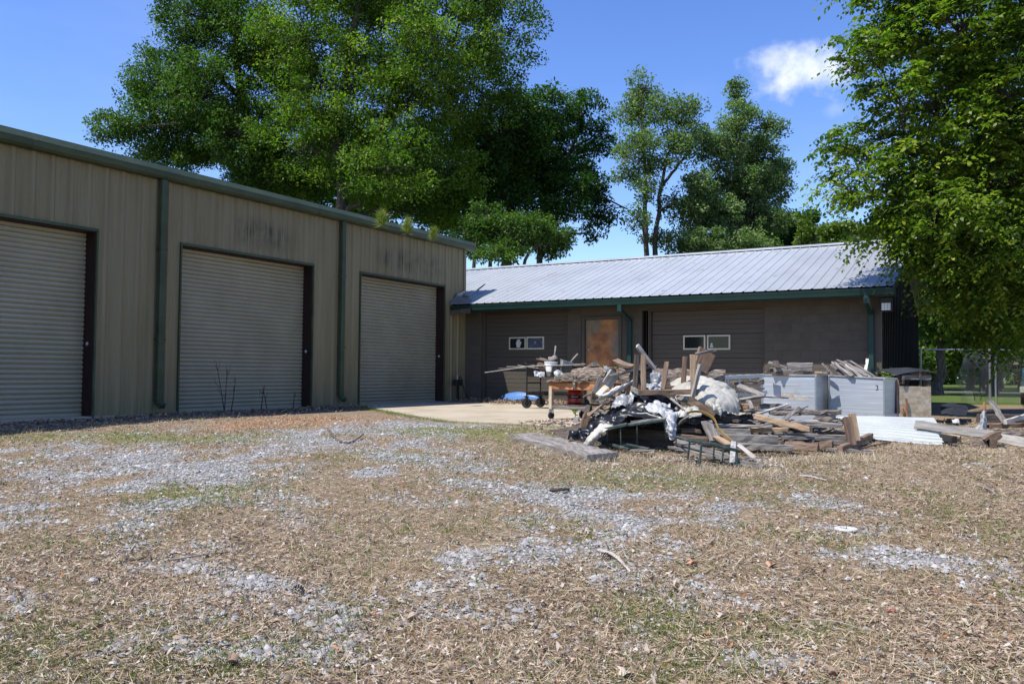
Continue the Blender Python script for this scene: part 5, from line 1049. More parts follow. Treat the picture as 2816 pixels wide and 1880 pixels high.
# ---------------------------------------------------------------- the big slab in front of the pile
def slab_board():
    a, b = gnd(1455, 1205), gnd(1652, 1250); a = gpt(1437, 1198) + [0, 0, 0.03]; b = gpt(1656, 1260) + [0, 0, 0.055]
    d = unit(b - a); beam('slab', 'thick live-edge wood slab lying on the grass before the pile', 'slab', a - d * 0.05, b + d * 0.02, 0.42, 0.07, wood_gray, 3, raw=0.02, warp=0.002)
slab_board()
# ---------------------------------------------------------------- metal boxes
def alum_box(name, label, A, B, C, zl, zr, z0, lip=0.02, number=None):
    A, B, C = [np.array([p[0], p[1], 0.0]) for p in (at(A[0], 1033, A[1]), at(B[0], 1033, B[1]), at(C[0], 1033, C[1]))]
    Dp = A + C - B; o = (A + C) / 2; o[2] = z0; T = thing(name, label, 'metal box', o); t = 0.015
    def wall(P, Q, zp, zq, nm='wall'):
        d = unit(Q - P); n = np.array([d[1], -d[0], 0.0]); L = np.linalg.norm(Q - P)
        c = (A + B + C + Dp) / 4
        if (c - P) @ n > 0: n = -n
        mb = MB(); ca = (P + Q) / 2; me = [(P, 0), (Q, 0), (Q, zq), (P, zp)]
        V = [(p[0], p[1], z0 if z == 0 else z) for p, z in me]; V2 = [tuple(np.array(v) - n * t) for v in V]
        V = np.array(V + V2); fr = np.array([d, np.cross([0, 0, 1.0], d), [0, 0, 1.0]]); 
        m2 = np_mesh(nm, (V - [ca[0], ca[1], z0]) @ fr.T, [(0, 1, 2, 3), (7, 6, 5, 4), (0, 4, 5, 1), (1, 5, 6, 2), (2, 6, 7, 3), (3, 7, 4, 0)])
        ob = link(nm, m2, alum, T, (ca[0], ca[1], z0)); ob.rotation_euler = (0, 0, math.atan2(d[1], d[0]))
        rim = MB(); rim.bar((P[0], P[1], zp), (Q[0], Q[1], zq), 0.03, 0.022, c=0.004); rim.build('rim', galv, T); return n
    n = wall(A, B, zl, zr); wall(B, C, zr, zr); wall(C, Dp, zr, zl); wall(Dp, A, zl, zl)
    for P, z in ((A, zl), (B, zr), (C, zr)): MB().box((P[0] - 0.014, P[1] - 0.014, z0), (P[0] + 0.014, P[1] + 0.014, z + 0.004), 0.004).build('corner_post', galv, T)
    f = MB(); f.prism([(p[0], p[1], z0 + 0.02) for p in (A, B, C, Dp)], (0, 0, 0.02)); f.build('floor', alum, T)
    if not number:
        d = unit(B - A); st = MB()
        for a0, a1, b0, b1 in ((0.34, 0.72, 0.62, 0.78), (0.36, 0.60, 0.55, 0.61), (0.50, 0.86, 0.47, 0.545)): 
            p0, p1 = A + d * np.linalg.norm(B - A) * a0 + n * 0.0015, A + d * np.linalg.norm(B - A) * a1 + n * 0.0015
            for q0, q1, z_0, z_1 in ((p0, p1, b0, b0 + 0.012), (p0, p1, b1 - 0.012, b1)) if b1 - b0 > 0.1 else ((p0, p1, b0, b1),): st.bar(q0 + [0, 0, zl * (z_0 + z_1) / 2], q1 + [0, 0, zl * (z_0 + z_1) / 2], 0.001, zl * (z_1 - z_0))
        st.build('tape_residue', tape_stain, T)
    if number:
        d = unit(B - A); mb = MB(); u0 = A + d * np.linalg.norm(B - A) * 0.875; zc = z0 + (zr - z0) * 0.80; pts = []
        for k in range(9): a = R(150) - R(240) * k / 8; pts.append((math.cos(a) * 0.019, 0.019 + math.sin(a) * 0.017))
        pts2 = []
        for k in range(9): a = R(90) - R(240) * k / 8; pts2.append((math.cos(a) * 0.021, -0.017 + math.sin(a) * 0.019))
        for pl in (pts, pts2):
            q = [np.array([u0[0], u0[1], zc]) + d * x + np.array([0, 0, z]) + n * 0.002 for x, z in pl]
            for i in range(len(q) - 1): mb.bar(q[i], q[i + 1], 0.002, 0.011, up=np.cross(unit(q[i + 1] - q[i]), n))
        mb.build('number', metal_black, T)
    return A, B, C, Dp
bx1 = alum_box('metal_box', 'open aluminium box without number, left of the pair behind the pile', (2096, 14.1), (2243, 13.5), (2275, 14.3), 0.775, 0.775, 0.0)
bx2 = alum_box('metal_box', 'open aluminium box marked 3, right of the pair behind the pile', (2280, 14.0), (2431, 13.2), (2466, 13.9), 0.775, 0.735, 0.0, number=True)
bm('timber_post', 'dark weathered timber edge behind the right side of the numbered box', (2468, 1136, 13.75), (2466, 1046, 13.85), 0.05, 0.06, wood_brown, cat='post')
# things lying in / on the boxes
bm('block', 'squared grey timber block on the left metal box', (2166, 1010, 13.9), (2232, 1010, 13.8), 0.20, 0.155, wood_gray, raw=0.01, cat='block')
for i, (a, b, lab, m) in enumerate([((2113, 996), (2163, 1014), 'upper slanting plank left of the timber block on the box', wood_gray), ((2118, 1016), (2175, 1018), 'middle flat plank left of the timber block on the box', wood_pale), ((2134, 1023), (2184, 1022), 'front flat plank below the timber block on the box', wood_gray), ((2106, 1020), (2122, 1018), 'dark round log end at the left corner of the box', wood_dark), ((2132, 993), (2140, 1012), 'dark wood knob behind the slanting plank on the box', wood_dark), ((2140, 1029), (2245, 1030), 'low plank laid inside the rim of the left box', wood_brown), ((2210, 1026), (2262, 1024), 'tan bark plank right of the timber block on the box', wood_tan), ((2255, 1026), (2278, 1024), 'grey plank end at the right corner of the left box', wood_gray)]):
    beam('plank', lab, 'plank', at(*a, 13.95 - i * 0.02), at(*b, 13.85 - i * 0.02), 0.09, 0.055 if i < 4 else 0.03, m)
for i in range(13):
    rg = np.random.default_rng(300 + i); k = i / 12
    a = (2285 + k * 52 + rg.uniform(-5, 5), 1002 - k * 10 + rg.uniform(-8, 4)); b = (2320 + k * 88 + rg.uniform(-8, 6), 1034 + rg.uniform(-2, 4))
    if i == 9: a = (2299, 989)
    if i == 12: a, b = (2336, 993), (2412, 1040)
    beam('stick', 'weathered grey stick in the bundle slanting from the numbered box', 'stick', at(*a, 14.0 + rg.uniform(-0.15, 0.2)), at(*b, 13.65 + rg.uniform(-0.1, 0.2)), rg.uniform(0.03, 0.06), rg.uniform(0.02, 0.04), [wood_gray, wood_pale, wood_gray][i % 3], rg.uniform(-30, 30), group='sticks in the numbered box')
bm('stick', 'short grey stick leaning the other way in the numbered box', (2262, 998, 13.9), (2290, 1030, 13.8), 0.04, 0.025, wood_gray, cat='stick')
bm('strip', 'pale blue-grey strip leaning on the wall beside the right downspout', (2377, 1030, 16.9), (2386, 986, 17.4), 0.05, 0.012, paint_white, cat='strip')
# ---------------------------------------------------------------- white ladder
def ladder():
    T = thing('ladder', 'white ladder lying flat between the tarp and the left metal box', 'ladder', at(2040, 1045, 12.6))
    a0, a1 = at(1985, 1038, 12.3), at(2100, 1032.5, 13.4); off = at(2000, 1050, 11.95) - a0; off[2] = -0.02
    off = np.array([0.05, -0.03, -0.27])
    for o in (np.zeros(3), off): beam('rail', None, None, a0 + o, a1 + o, 0.03, 0.055, paint_white, parent=T, warp=0.001)
    for k in (0.12, 0.38, 0.64, 0.9): MB().tube([a0 + (a1 - a0) * k, a0 + (a1 - a0) * k + off], 0.014, 8).build('rung', paint_white, T)
ladder()
# ---------------------------------------------------------------- white ribbed panels
def panels():
    for k, (dz, lab) in enumerate([(0.0, 'upper white ribbed metal panel leaning before the metal boxes'), (-0.035, 'lower white ribbed metal panel beneath the leaning one')]):
        tl, tr_, br, bl_ = at(2296, 1140, 12.3), at(2566, 1141, 11.75), at(2596, 1204, 11.0), at(2356, 1186, 11.35)
        if k: tl, tr_, br, bl_ = at(2310, 1150, 12.1), at(2560, 1150, 11.7), at(2592, 1213, 10.95), at(2360, 1197, 11.25)
        n = 66; V = []; nn = unit(np.cross(tr_ - tl, bl_ - tl)); 
        if nn[2] < 0: nn = -nn
        for i in range(n + 1):
            t = i / n; ph = (t * 11) % 1; h = 0.022 * (1 if 0.3 < ph < 0.55 else 0) + 0.006 * (1 if 0.75 < ph < 0.85 else 0)
            l, r = tl + (bl_ - tl) * t, tr_ + (br - tr_) * t; cur = -0.05 * (2 * t - 1) ** 2 * nn
            for s in np.linspace(0, 1, 6): V.append(l + (r - l) * s + nn * h + cur + nn * 0.01 * math.sin(s * 5 + k))
        F = [(i * 6 + j, i * 6 + j + 1, i * 6 + 7 + j, i * 6 + 6 + j) for i in range(n) for j in range(5)]
        V = np.array(V); org = V.mean(0); org[2] = V[:, 2].min(); o = link('roofing_sheet', np_mesh('roofing_sheet', V - org, F), panel_white, None, org); md = o.modifiers.new('thickness', 'SOLIDIFY'); md.thickness = 0.006
        tag(o, lab, 'metal panel')
    mb = MB(); b = at(2598, 1204, 11.05); mb.obox(b, frame_from(VD), (0.25, 0.04, 0.045), 0.01); tag(mb.build('channel_end', metal_black), 'dark open end below the right corner of the white panels', 'channel')
panels()
# ---------------------------------------------------------------- plywood crate under a tarp
def crate():
    D = 14.6; T = thing('crate', 'plywood-sided wooden crate roofed with a dark tarp', 'crate', at(2520, 1150, D) * [1, 1, 0])
    ax = frame_from(RD + VD * 0.06); o = at(2515, 1033, D); o[2] = 0; x, y = ax[0], ax[1]
    def P(a, b, z): return o + x * a + y * b + np.array([0, 0, z])
    MB().bar(P(-0.29, 0, 0.30), P(0.29, 0, 0.30), 0.02, 0.60).build('side_panel', plywood, T)
    beam('top_rail', None, None, P(-0.24, 0.01, 0.755), P(0.29, 0.01, 0.76), 0.06, 0.085, wood_gray, parent=T)
    for a, b in ((-0.28, 0.03), (0.27, 0.03), (0.45, 0.5), (-0.25, 0.75), (0.28, 0.75)): beam('corner_post', None, None, P(a, b, 0), P(a, b, 0.82), 0.06, 0.05, wood_dark, parent=T)
    MB().bar(P(0.30, 0.03, 0.3), P(0.46, 0.5, 0.3), 0.02, 0.6).build('side_panel', wood_dark, T); MB().bar(P(-0.28, 0.75, 0.35), P(0.28, 0.75, 0.35), 0.02, 0.7).build('side_panel', wood_dark, T)
    for a, zt in ((-0.235, 0.74), (0.06, 0.84)): beam('batten', None, None, P(a, -0.04, zt - 0.09), P(a + 0.02, -0.04, zt + 0.03), 0.035, 0.02, wood_dark, parent=T)
    for a, z0, z1 in ((-0.17, 0.02, 0.38), (-0.23, 0.12, 0.22)): beam('batten', None, None, P(a, -0.03, z0), P(a, -0.03, z1), 0.02, 0.03, rust, parent=T)
    rows = [[P(-0.36, -0.03, 0.79), P(-0.1, -0.05, 0.855), P(0.15, -0.05, 0.87), P(0.42, -0.03, 0.83)], [P(-0.36, 0.3, 0.86), P(-0.1, 0.3, 0.93), P(0.15, 0.3, 0.93), P(0.5, 0.3, 0.86)], [P(-0.32, 0.85, 0.84), P(-0.1, 0.85, 0.90), P(0.15, 0.85, 0.90), P(0.5, 0.85, 0.80)]]
    G = cat_rom(np.array(rows), 20); G = cat_rom(G.transpose(1, 0, 2), 30).transpose(1, 0, 2); G[..., 2] += (fbm(G * 6, 3, 3) - 0.5) * 0.05
    idx = np.arange(600).reshape(20, 30); F = np.stack([idx[:-1, :-1], idx[:-1, 1:], idx[1:, 1:], idx[1:, :-1]], -1).reshape(-1, 4)
    c = link('tarp_cover', np_mesh('tarp_cover', G.reshape(-1, 3) - WO[T], F, True), tarp_dark, T, WO[T]); md = c.modifiers.new('thickness', 'SOLIDIFY'); md.thickness = 0.01
crate()
# ---------------------------------------------------------------- right-hand scraps
bm('plank', 'long pale grey plank lying across the white panels', (2516, 1166, 11.3), (2742, 1198, 10.9), 0.03, px(23, 11.1), wood_pale, -10, warp=0.003, cat='plank')
bm('plank', 'pale grey plank continuing right past the saddle-shaped timber', (2744, 1202, 11.05), (2870, 1226, 10.8), 0.03, px(25, 11), wood_pale, -10, warp=0.003, cat='plank')
def saddle():
    P = [(2706, 1208), (2722, 1196), (2742, 1188), (2756, 1186), (2752, 1193), (2758, 1200), (2752, 1206), (2742, 1212), (2740, 1236), (2722, 1234), (2722, 1206), (2712, 1212)]
    mb = MB(); mb.prism([at(u, v, 10.75) for u, v in P], VD * 0.16 + RD * 0.05); tag(mb.build('timber_saddle', wood_brown), 'saddle-shaped brown timber offcut propping the long planks', 'offcut')
saddle()
bm('log', 'rotten grey log chunk on the ground under the long plank', (2672, 1218, 10.95), (2716, 1216, 10.85), 0.14, 0.10, bark, half=True, raw=0.03, cat='log')
bm('block', 'pale wood block under the long plank by the panel end', (2608, 1200, 11.3), (2640, 1206, 11.2), 0.1, 0.08, wood_tan, cat='block')
def wrapped_post():
    T = thing('pipe_post', 'rusty pipe post wrapped in torn white plastic', 'post', at(2707, 1180, 12.6))
    MB().tube([at(2707, 1182, 12.6), at(2707, 1105, 12.6)], 0.018, 10).build('pipe', rust, T)
    rows = [[(2704, 1130, 12.6), (2707, 1129, 12.55), (2711, 1131, 12.6)], [(2700, 1142, 12.62), (2706, 1141, 12.5), (2713, 1144, 12.6)], [(2692, 1160, 12.6), (2704, 1160, 12.42), (2712, 1160, 12.55)], [(2682, 1182, 12.5), (2698, 1184, 12.3), (2712, 1182, 12.5)]]
    sheet('plastic_wrap', None, None, rows, plastic_clear, 0.03, 10, 24, 36, 21, parent=T)
wrapped_post()
bm('timber_post', 'timber arm tipped up at the right before the fence', (2768, 1166, 12.4), (2724, 1103, 13.0), 0.065, 0.05, wood_gray, 20, cat='timber')
bm('timber_post', 'timber arm meeting it and running off right', (2764, 1160, 12.35), (2850, 1134, 12.9), 0.05, 0.065, wood_pale, cat='timber')
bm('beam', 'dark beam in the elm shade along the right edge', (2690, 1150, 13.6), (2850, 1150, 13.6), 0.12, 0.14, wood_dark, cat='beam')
bm('beam', 'low brown beam before the dark shaded one', (2715, 1172, 12.6), (2850, 1166, 12.8), 0.12, 0.06, wood_brown, raw=0.01, cat='beam')
bm('log', 'barked pole on the litter at the right edge', (2730, 1182, 12.0), (2860, 1192, 11.9), 0.12, 0.07, bark, half=True, raw=0.02, cat='log')
sheet('tarp_heap', 'low heap of black tarp in the shade beyond the crate', 'tarp', [[(2588, 1112, 16.0), (2620, 1110, 16.0), (2658, 1118, 16.0)], [(2588, 1122, 15.0), (2622, 1118, 15.0), (2662, 1128, 15.0)], [(2588, 1140, 14.2), (2622, 1140, 14.0), (2655, 1140, 14.2)]], tarp_dark, 0.05, 4, 30, 24, 22)
sheet('sheet_scrap', 'crumpled white sheet scrap on the litter behind the long plank', 'scrap', [[(2617, 1154, 12.9), (2628, 1153, 12.9), (2637, 1154, 12.9)], [(2620, 1162, 12.6), (2630, 1162, 12.6), (2640, 1164, 12.6)]], paper, 0.02, 12, 16, 14, 23)
# ---------------------------------------------------------------- workbench on casters
def bench():
    P = np.array([6.27, -6.50, 0.0]); a = R(-20); x = np.array([math.cos(a), math.sin(a), 0]); y = np.array([-x[1], x[0], 0]); Lx, Ly = 1.45, 0.72
    T = thing('workbench', 'low rusty steel workbench on casters beside the pile', 'workbench', P)
    def Q(s, t, z): return P + x * s + y * t + np.array([0, 0, z])
    for s in (0, Lx):
        for t in (0, Ly):
            beam('leg', None, None, Q(s, t, 0.17), Q(s, t, 0.555), 0.075, 0.055, wood_tan if t else plywood, parent=T, up=y, warp=0.001)
            c = thing('caster', None, None, Q(s, t, 0)); c.parent = T; c.location = tuple(WO[c] - WO[T]); k = MB()
            k.bar(Q(s - 0.03, t, 0.10), Q(s - 0.03, t, 0.17), 0.012, 0.05, up=x); k.bar(Q(s + 0.03, t, 0.10), Q(s + 0.03, t, 0.17), 0.012, 0.05, up=x); k.build('fork', galv, c)
            w = MB(); w.lathe(Q(s - 0.022, t, 0.062), x, [(0.03, 0), (0.058, 0.004), (0.062, 0.012), (0.062, 0.032), (0.058, 0.04), (0.03, 0.044)], 18); w.build('wheel', rubber, c, smooth=True)
    for t in (0, Ly): MB().bar(Q(-0.035, t, 0.56), Q(Lx + 0.035, t, 0.56), 0.05, 0.11, c=0.006).build('top_rail', rust, T)
    for s in (0, Lx): MB().bar(Q(s, 0.026, 0.56), Q(s, Ly - 0.026, 0.56), 0.05, 0.11, c=0.006).build('top_rail', rust, T)
    MB().prism([Q(-0.04, -0.03, 0.617), Q(Lx + 0.04, -0.03, 0.617), Q(Lx + 0.04, Ly + 0.03, 0.617), Q(-0.04, Ly + 0.03, 0.617)], (0, 0, 0.012)).build('top', rust, T)
    for t in (0, Ly): beam('shelf_rail', None, None, Q(0.04, t, 0.21), Q(Lx - 0.04, t, 0.21), 0.05, 0.05, wood_gray, parent=T, warp=0.002)
    for k in range(5): beam('shelf_board', None, None, Q(0.03, 0.06 + k * 0.15, 0.246), Q(Lx - 0.03, 0.06 + k * 0.15, 0.246), 0.14, 0.016, wood_dark, parent=T, warp=0.002)
    # bark slabs heaped on top
    labs = ['big split bark slab with a cut end on top of the workbench', 'long pale bark slab at the back of the workbench top', 'thin bark slab on the left of the workbench top', 'flat grey bark strip along the workbench front', 'dark bark slab in the middle of the workbench heap', 'short bark piece low at the workbench heap front', 'ragged bark piece at the right of the workbench heap', 'narrow bark strip hanging over the workbench edge', 'curled bark flake on the left front of the workbench', 'upright splintered bark chunk behind the workbench heap']
    sp = [((0.35, 0.25, 0.80), (1.25, 0.18, 0.80), 0.26, 0.13, 1), ((0.10, 0.55, 0.82), (0.85, 0.62, 0.84), 0.20, 0.06, 0), ((0.0, 0.30, 0.74), (0.5, 0.35, 0.75), 0.24, 0.08, 1), ((0.2, -0.02, 0.66), (0.95, 0.02, 0.67), 0.16, 0.04, 0), ((0.3, 0.2, 0.71), (1.2, 0.25, 0.71), 0.35, 0.05, 0), ((0.15, 0.02, 0.70), (0.6, 0.06, 0.70), 0.15, 0.05, 0), ((0.8, 0.05, 0.69), (1.35, 0.1, 0.69), 0.18, 0.06, 0), ((0.62, -0.045, 0.74), (0.66, -0.07, 0.52), 0.06, 0.02, 0), ((-0.05, 0.02, 0.65), (0.3, 0.0, 0.655), 0.14, 0.025, 0), ((0.25, 0.6, 0.86), (0.5, 0.55, 0.95), 0.14, 0.08, 1)]
    for l, (s, e, w, h, hf) in zip(labs, sp): beam('bark_slab', l, 'bark slab', Q(*s), Q(*e), w, h, bark, 0, raw=0.035, half=bool(hf))
    # red and black canister vacuum on the shelf
    o = Q(0.20, 0.36, 0.256); V = thing('canister', 'red-lidded round black canister on the workbench shelf', 'canister', o)
    MB().lathe(o, (0, 0, 1), [(0.10, 0), (0.12, 0.01), (0.125, 0.04), (0.118, 0.11)], 24).build('tank', metal_black, V, smooth=True)
    MB().lathe(o + [0, 0, 0.10], (0, 0, 1), [(0.128, 0), (0.134, 0.01), (0.134, 0.05), (0.128, 0.055)], 24).build('band', metal_black, V, smooth=True)
    MB().lathe(o + [0, 0, 0.155], (0, 0, 1), [(0.127, 0), (0.124, 0.035), (0.108, 0.075), (0.075, 0.105), (0.03, 0.12)], 24).build('lid', paint_red, V, smooth=True)
    MB().bar(o + [-0.05, 0, 0.278], o + [0.05, 0, 0.278], 0.025, 0.022, c=0.006).build('handle', paint_red, V)
    MB().lathe(o + [0, 0, 0.02], (0, 0, 1), [(0.127, 0), (0.13, 0.03), (0.124, 0.075)], 24).build('skirt', paint_red, V, smooth=True)
    lb = MB(); fd = unit(CAM - o) * [1, 1, 0]; sdv = np.array([-fd[1], fd[0], 0])
    for k in range(7): lb.obox(o + fd * 0.137 + sdv * (k - 3) * 0.017 + [0, 0, 0.125], frame_from(sdv), (0.005, 0.003, 0.009))
    lb.build('lettering', paper, V)
bench()
# ---------------------------------------------------------------- utility cart
def cart():
    x0, x1, y0, y1 = 3.80, 4.92, -3.08, -2.46; T = thing('utility_cart', 'black wire utility cart with pneumatic wheels by the left sectional door', 'cart', ((x0 + x1) / 2, (y0 + y1) / 2, 0))
    for x in (x0, x1):
        for y in (y0, y1):
            MB().tube([(x, y, 0.27), (x, y, 0.98)], 0.018, 8).build('upright', metal_black, T)
            w = thing('wheel', None, None, (x, y, 0)); w.parent = T; w.location = tuple(WO[w] - WO[T])
            d = np.array([1.0, 0.25, 0]) if y == y0 else np.array([0.9, 0.4, 0]); d = unit(np.cross(d, [0, 0, 1]) * -1) ; ax = unit(VD * 0.8 + RD * 0.25)
            MB().lathe(np.array([x, y, 0.115]) - ax * 0.035, ax, [(0.06, 0.008), (0.09, 0.0), (0.110, 0.012), (0.115, 0.035), (0.110, 0.058), (0.09, 0.07), (0.06, 0.062)], 24).build('tyre', rubber, w, smooth=True)
            MB().lathe(np.array([x, y, 0.115]) - ax * 0.036, ax, [(0.02, -0.006), (0.055, 0.012), (0.055, 0.05), (0.02, 0.072)], 16).build('rim', metal_black, w)
            k = MB(); k.box((x - 0.04, y - 0.04, 0.245), (x + 0.04, y + 0.04, 0.27)); s = np.cross(ax, [0, 0, 1.0])
            for e in (-0.05, 0.05): k.bar(np.array([x, y, 0.10]) + ax * e, np.array([x, y, 0.25]) + ax * e, 0.03, 0.008, up=ax)
            k.build('fork', metal_black, w)
    def grid(z, nm, wall=0):
        g = MB()
        for k in range(15): yy = y0 + (y1 - y0) * k / 14; g.bar((x0, yy, z), (x1, yy, z), 0.006, 0.006)
        for k in range(25): xx = x0 + (x1 - x0) * k / 24; g.bar((xx, y0, z + 0.005), (xx, y1, z + 0.005), 0.005, 0.005)
        for h in ((0,) if not wall else (0, wall)):
            g.bar((x0, y0, z + h), (x1, y0, z + h), 0.026, 0.026).bar((x0, y1, z + h), (x1, y1, z + h), 0.026, 0.026).bar((x0, y0, z + h), (x0, y1, z + h), 0.026, 0.026).bar((x1, y0, z + h), (x1, y1, z + h), 0.026, 0.026)
        if wall:
            for k in range(40):
                xx = x0 + (x1 - x0) * k / 39
                for yy in (y0, y1): g.bar((xx, yy, z), (xx, yy, z + wall), 0.011, 0.011)
            for k in range(20):
                yy = y0 + (y1 - y0) * k / 19
                for xx in (x0, x1): g.bar((xx, yy, z), (xx, yy, z + wall), 0.011, 0.011)
            for h in (0.04, 0.08, 0.12, 0.16, 0.2):
                if h < wall: g.bar((x0, y0, z + h), (x1, y0, z + h), 0.011, 0.011).bar((x0, y1, z + h), (x1, y1, z + h), 0.011, 0.011).bar((x0, y0, z + h), (x0, y1, z + h), 0.011, 0.011).bar((x1, y0, z + h), (x1, y1, z + h), 0.011, 0.011)
        g.build(nm, metal_black, T)
    grid(0.30, 'lower_shelf', 0.05); grid(0.70, 'basket', 0.22)
    MB().bar((x0, y0, 0.56), (x0, y1, 0.56), 0.026, 0.026).build('cross_bar', metal_black, T)
    MB().tube([(x0, y0, 0.97), (x0 - 0.06, y0, 1.01), (x0 - 0.07, (y0 + y1) / 2, 1.015), (x0 - 0.06, y1, 1.01), (x0, y1, 0.97)], 0.013, 8).build('handle', metal_black, T)
    # cargo
    b = np.array([4.35, -2.98, 0.71]); B = thing('bucket', 'dirty white plastic bucket with a grey base on the cart', 'bucket', b)
    MB().lathe(b, (0, 0, 1), [(0.115, 0), (0.12, 0.10)], 24).build('base', metal_gray, B, smooth=True)
    mb = MB(); mb.lathe(b, (0, 0, 1), [(0.1205, 0.10), (0.142, 0.30), (0.150, 0.302), (0.150, 0.315), (0.140, 0.317), (0.118, 0.12)], 24); mb.build('pail', pvc, B, smooth=True)
    MB().tube([b + [-0.145, -0.03, 0.29], b + [-0.10, -0.13, 0.19], b + [0.0, -0.165, 0.16], b + [0.10, -0.12, 0.20], b + [0.145, -0.03, 0.29]], 0.004, 6).build('bail', galv, B)
    c = np.array([4.62, -2.90, 0.78]); mb = MB()
    q = [(0.12, 0), (0.16, 0.26), (0.172, 0.262), (0.172, 0.275), (0.158, 0.275), (0.11, 0.012)]
    Tm = MB(); Tm.lathe(c, unit(np.array([0.25, 0.1, 1.0])), q, 4); tag(Tm.build('plastic_tub', plastic_clear), 'tilted translucent plastic tub behind the bucket on the cart', 'tub')
    beam('stick', 'splintered white stick standing out of the bucket', 'stick', b + [0.02, 0, 0.1], b + [0.10, 0.03, 0.66], 0.03, 0.02, wood_pale)
    beam('stick', 'short stick rising right of the plastic tub', 'stick', np.array([4.72, -2.9, 0.95]), np.array([4.95, -2.88, 1.20]), 0.03, 0.02, wood_pale)
    beam('board', 'brown ragged board tipped in the left of the cart', 'board', np.array([3.98, -2.9, 1.0]), np.array([4.28, -2.9, 0.92]), 0.28, 0.03, wood_brown, 70, raw=0.03)
    beam('board', 'grey board edge over the tipped brown board in the cart', 'board', np.array([3.95, -2.92, 1.09]), np.array([4.26, -2.9, 1.04]), 0.04, 0.03, wood_gray, 0)
    beam('bark_slab', 'small grey bark piece lying over the bucket rim', 'bark slab', b + [-0.02, -0.05, 0.36], b + [0.14, 0.0, 0.42], 0.16, 0.08, wood_gray, raw=0.03, half=True)
    for i, (a, e, lab) in enumerate([((1333, 1024, 18.0), (1470, 1004, 18.0), 'longest pale rod sticking out left from the cart'), ((1393, 1008, 18.1), (1470, 1007, 18.1), 'straight pale rod above the longest one on the cart'), ((1424, 1004, 18.2), (1480, 1012, 18.0), 'short crossing rod at the cart handle'), ((1371, 1013, 18.4), (1450, 1012, 18.4), 'dim grey rod behind the other rods on the cart'), ((1470, 1006, 17.9), (1610, 1001, 17.6), 'long thin rod pointing right from the cart past the bucket')]):
        mb = MB(); mb.tube([at(*a), (at(*a) + at(*e)) / 2 + [0, 0, -0.006], at(*e)], 0.011, 6); tag(mb.build('rod', wood_gray if i == 3 else wood_pale), lab, 'rod')
    sheet('foil_scrap', 'crumpled white plastic scraps in the cart basket', 'scrap', [[(1468, 1022, 18.1), (1484, 1020, 18.1), (1498, 1022, 18.1)], [(1470, 1034, 17.9), (1484, 1034, 17.9), (1498, 1036, 17.9)]], plastic_clear, 0.06, 9, 24, 20, 31)
    sheet('plastic_bag', 'torn white plastic bag between bucket and bark slabs', 'bag', [[(1526, 1018, 17.6), (1536, 1016, 17.6), (1545, 1022, 17.6)], [(1524, 1030, 17.4), (1535, 1030, 17.3), (1546, 1032, 17.4)], [(1527, 1038, 17.4), (1536, 1040, 17.3), (1544, 1040, 17.4)]], plastic_clear, 0.06, 9, 24, 24, 32)
cart()
# ---------------------------------------------------------------- blue curved panel leaning on the door
def blue_panel():
    n, k = 30, 8; V = []
    for i in range(n + 1):
        t = i / n; x = 1.28 + t * 1.42; h = 0.06 + 0.20 * math.sin(math.pi * min(1, t * 1.0 + 0.12)) ** 0.8
        for j in range(k + 1):
            s = j / k; V.append((x, -0.30 + 0.24 * s + 0.05 * math.sin(s * math.pi), 0.012 + h * (s ** 0.8)))
    F = [(i * (k + 1) + j, i * (k + 1) + j + 1, (i + 1) * (k + 1) + j + 1, (i + 1) * (k + 1) + j) for i in range(n) for j in range(k)]
    T = thing('blue_trough', 'curved bright blue plastic panel leaning at the left sectional door', 'plastic panel', (2.0, -0.3, 0)); V = np.array(V)
    o = link('shell', np_mesh('shell', V - [2.0, -0.3, 0], F, True), paint_blue, T, (2.0, -0.3, 0)); md = o.modifiers.new('thickness', 'SOLIDIFY'); md.thickness = 0.012
    for i in (1, 4, 13, 27): MB().box((V[i * 9 + 6][0] - 0.02, V[i * 9 + 5][1] - 0.02, V[i * 9 + 5][2]), (V[i * 9 + 6][0] + 0.02, V[i * 9 + 5][1] - 0.006, V[i * 9 + 5][2] + 0.035)).build('clip', paper, T)
blue_panel()
# ---------------------------------------------------------------- outlet post at the garage corner
def outlet():
    T = thing('outlet_post', 'black outlet box on a short post with a hanging cable at the garage corner', 'outlet post', (0.22, -0.60, 0))
    MB().box((0.20, -0.635, 0), (0.25, -0.585, 0.45)).build('post', metal_black, T); MB().box((0.15, -0.76, 0.42), (0.29, -0.46, 0.585), 0.01).build('box', metal_black, T)
    MB().tube([(0.22, -0.63, 0.58), (0.22, -0.63, 0.68), (0.22, -0.60, 0.72)], 0.012, 8).build('pipe', galv, T)
    MB().tube([(0.25, -0.58, 0.58), (0.25, -0.54, 0.68), (0.25, -0.48, 0.62), (0.26, -0.44, 0.45), (0.30, -0.34, 0.2), (0.36, -0.22, 0.02), (0.55, -0.12, 0.012), (0.9, -0.10, 0.012)], 0.012, 8).build('cable', metal_black, T)
outlet()
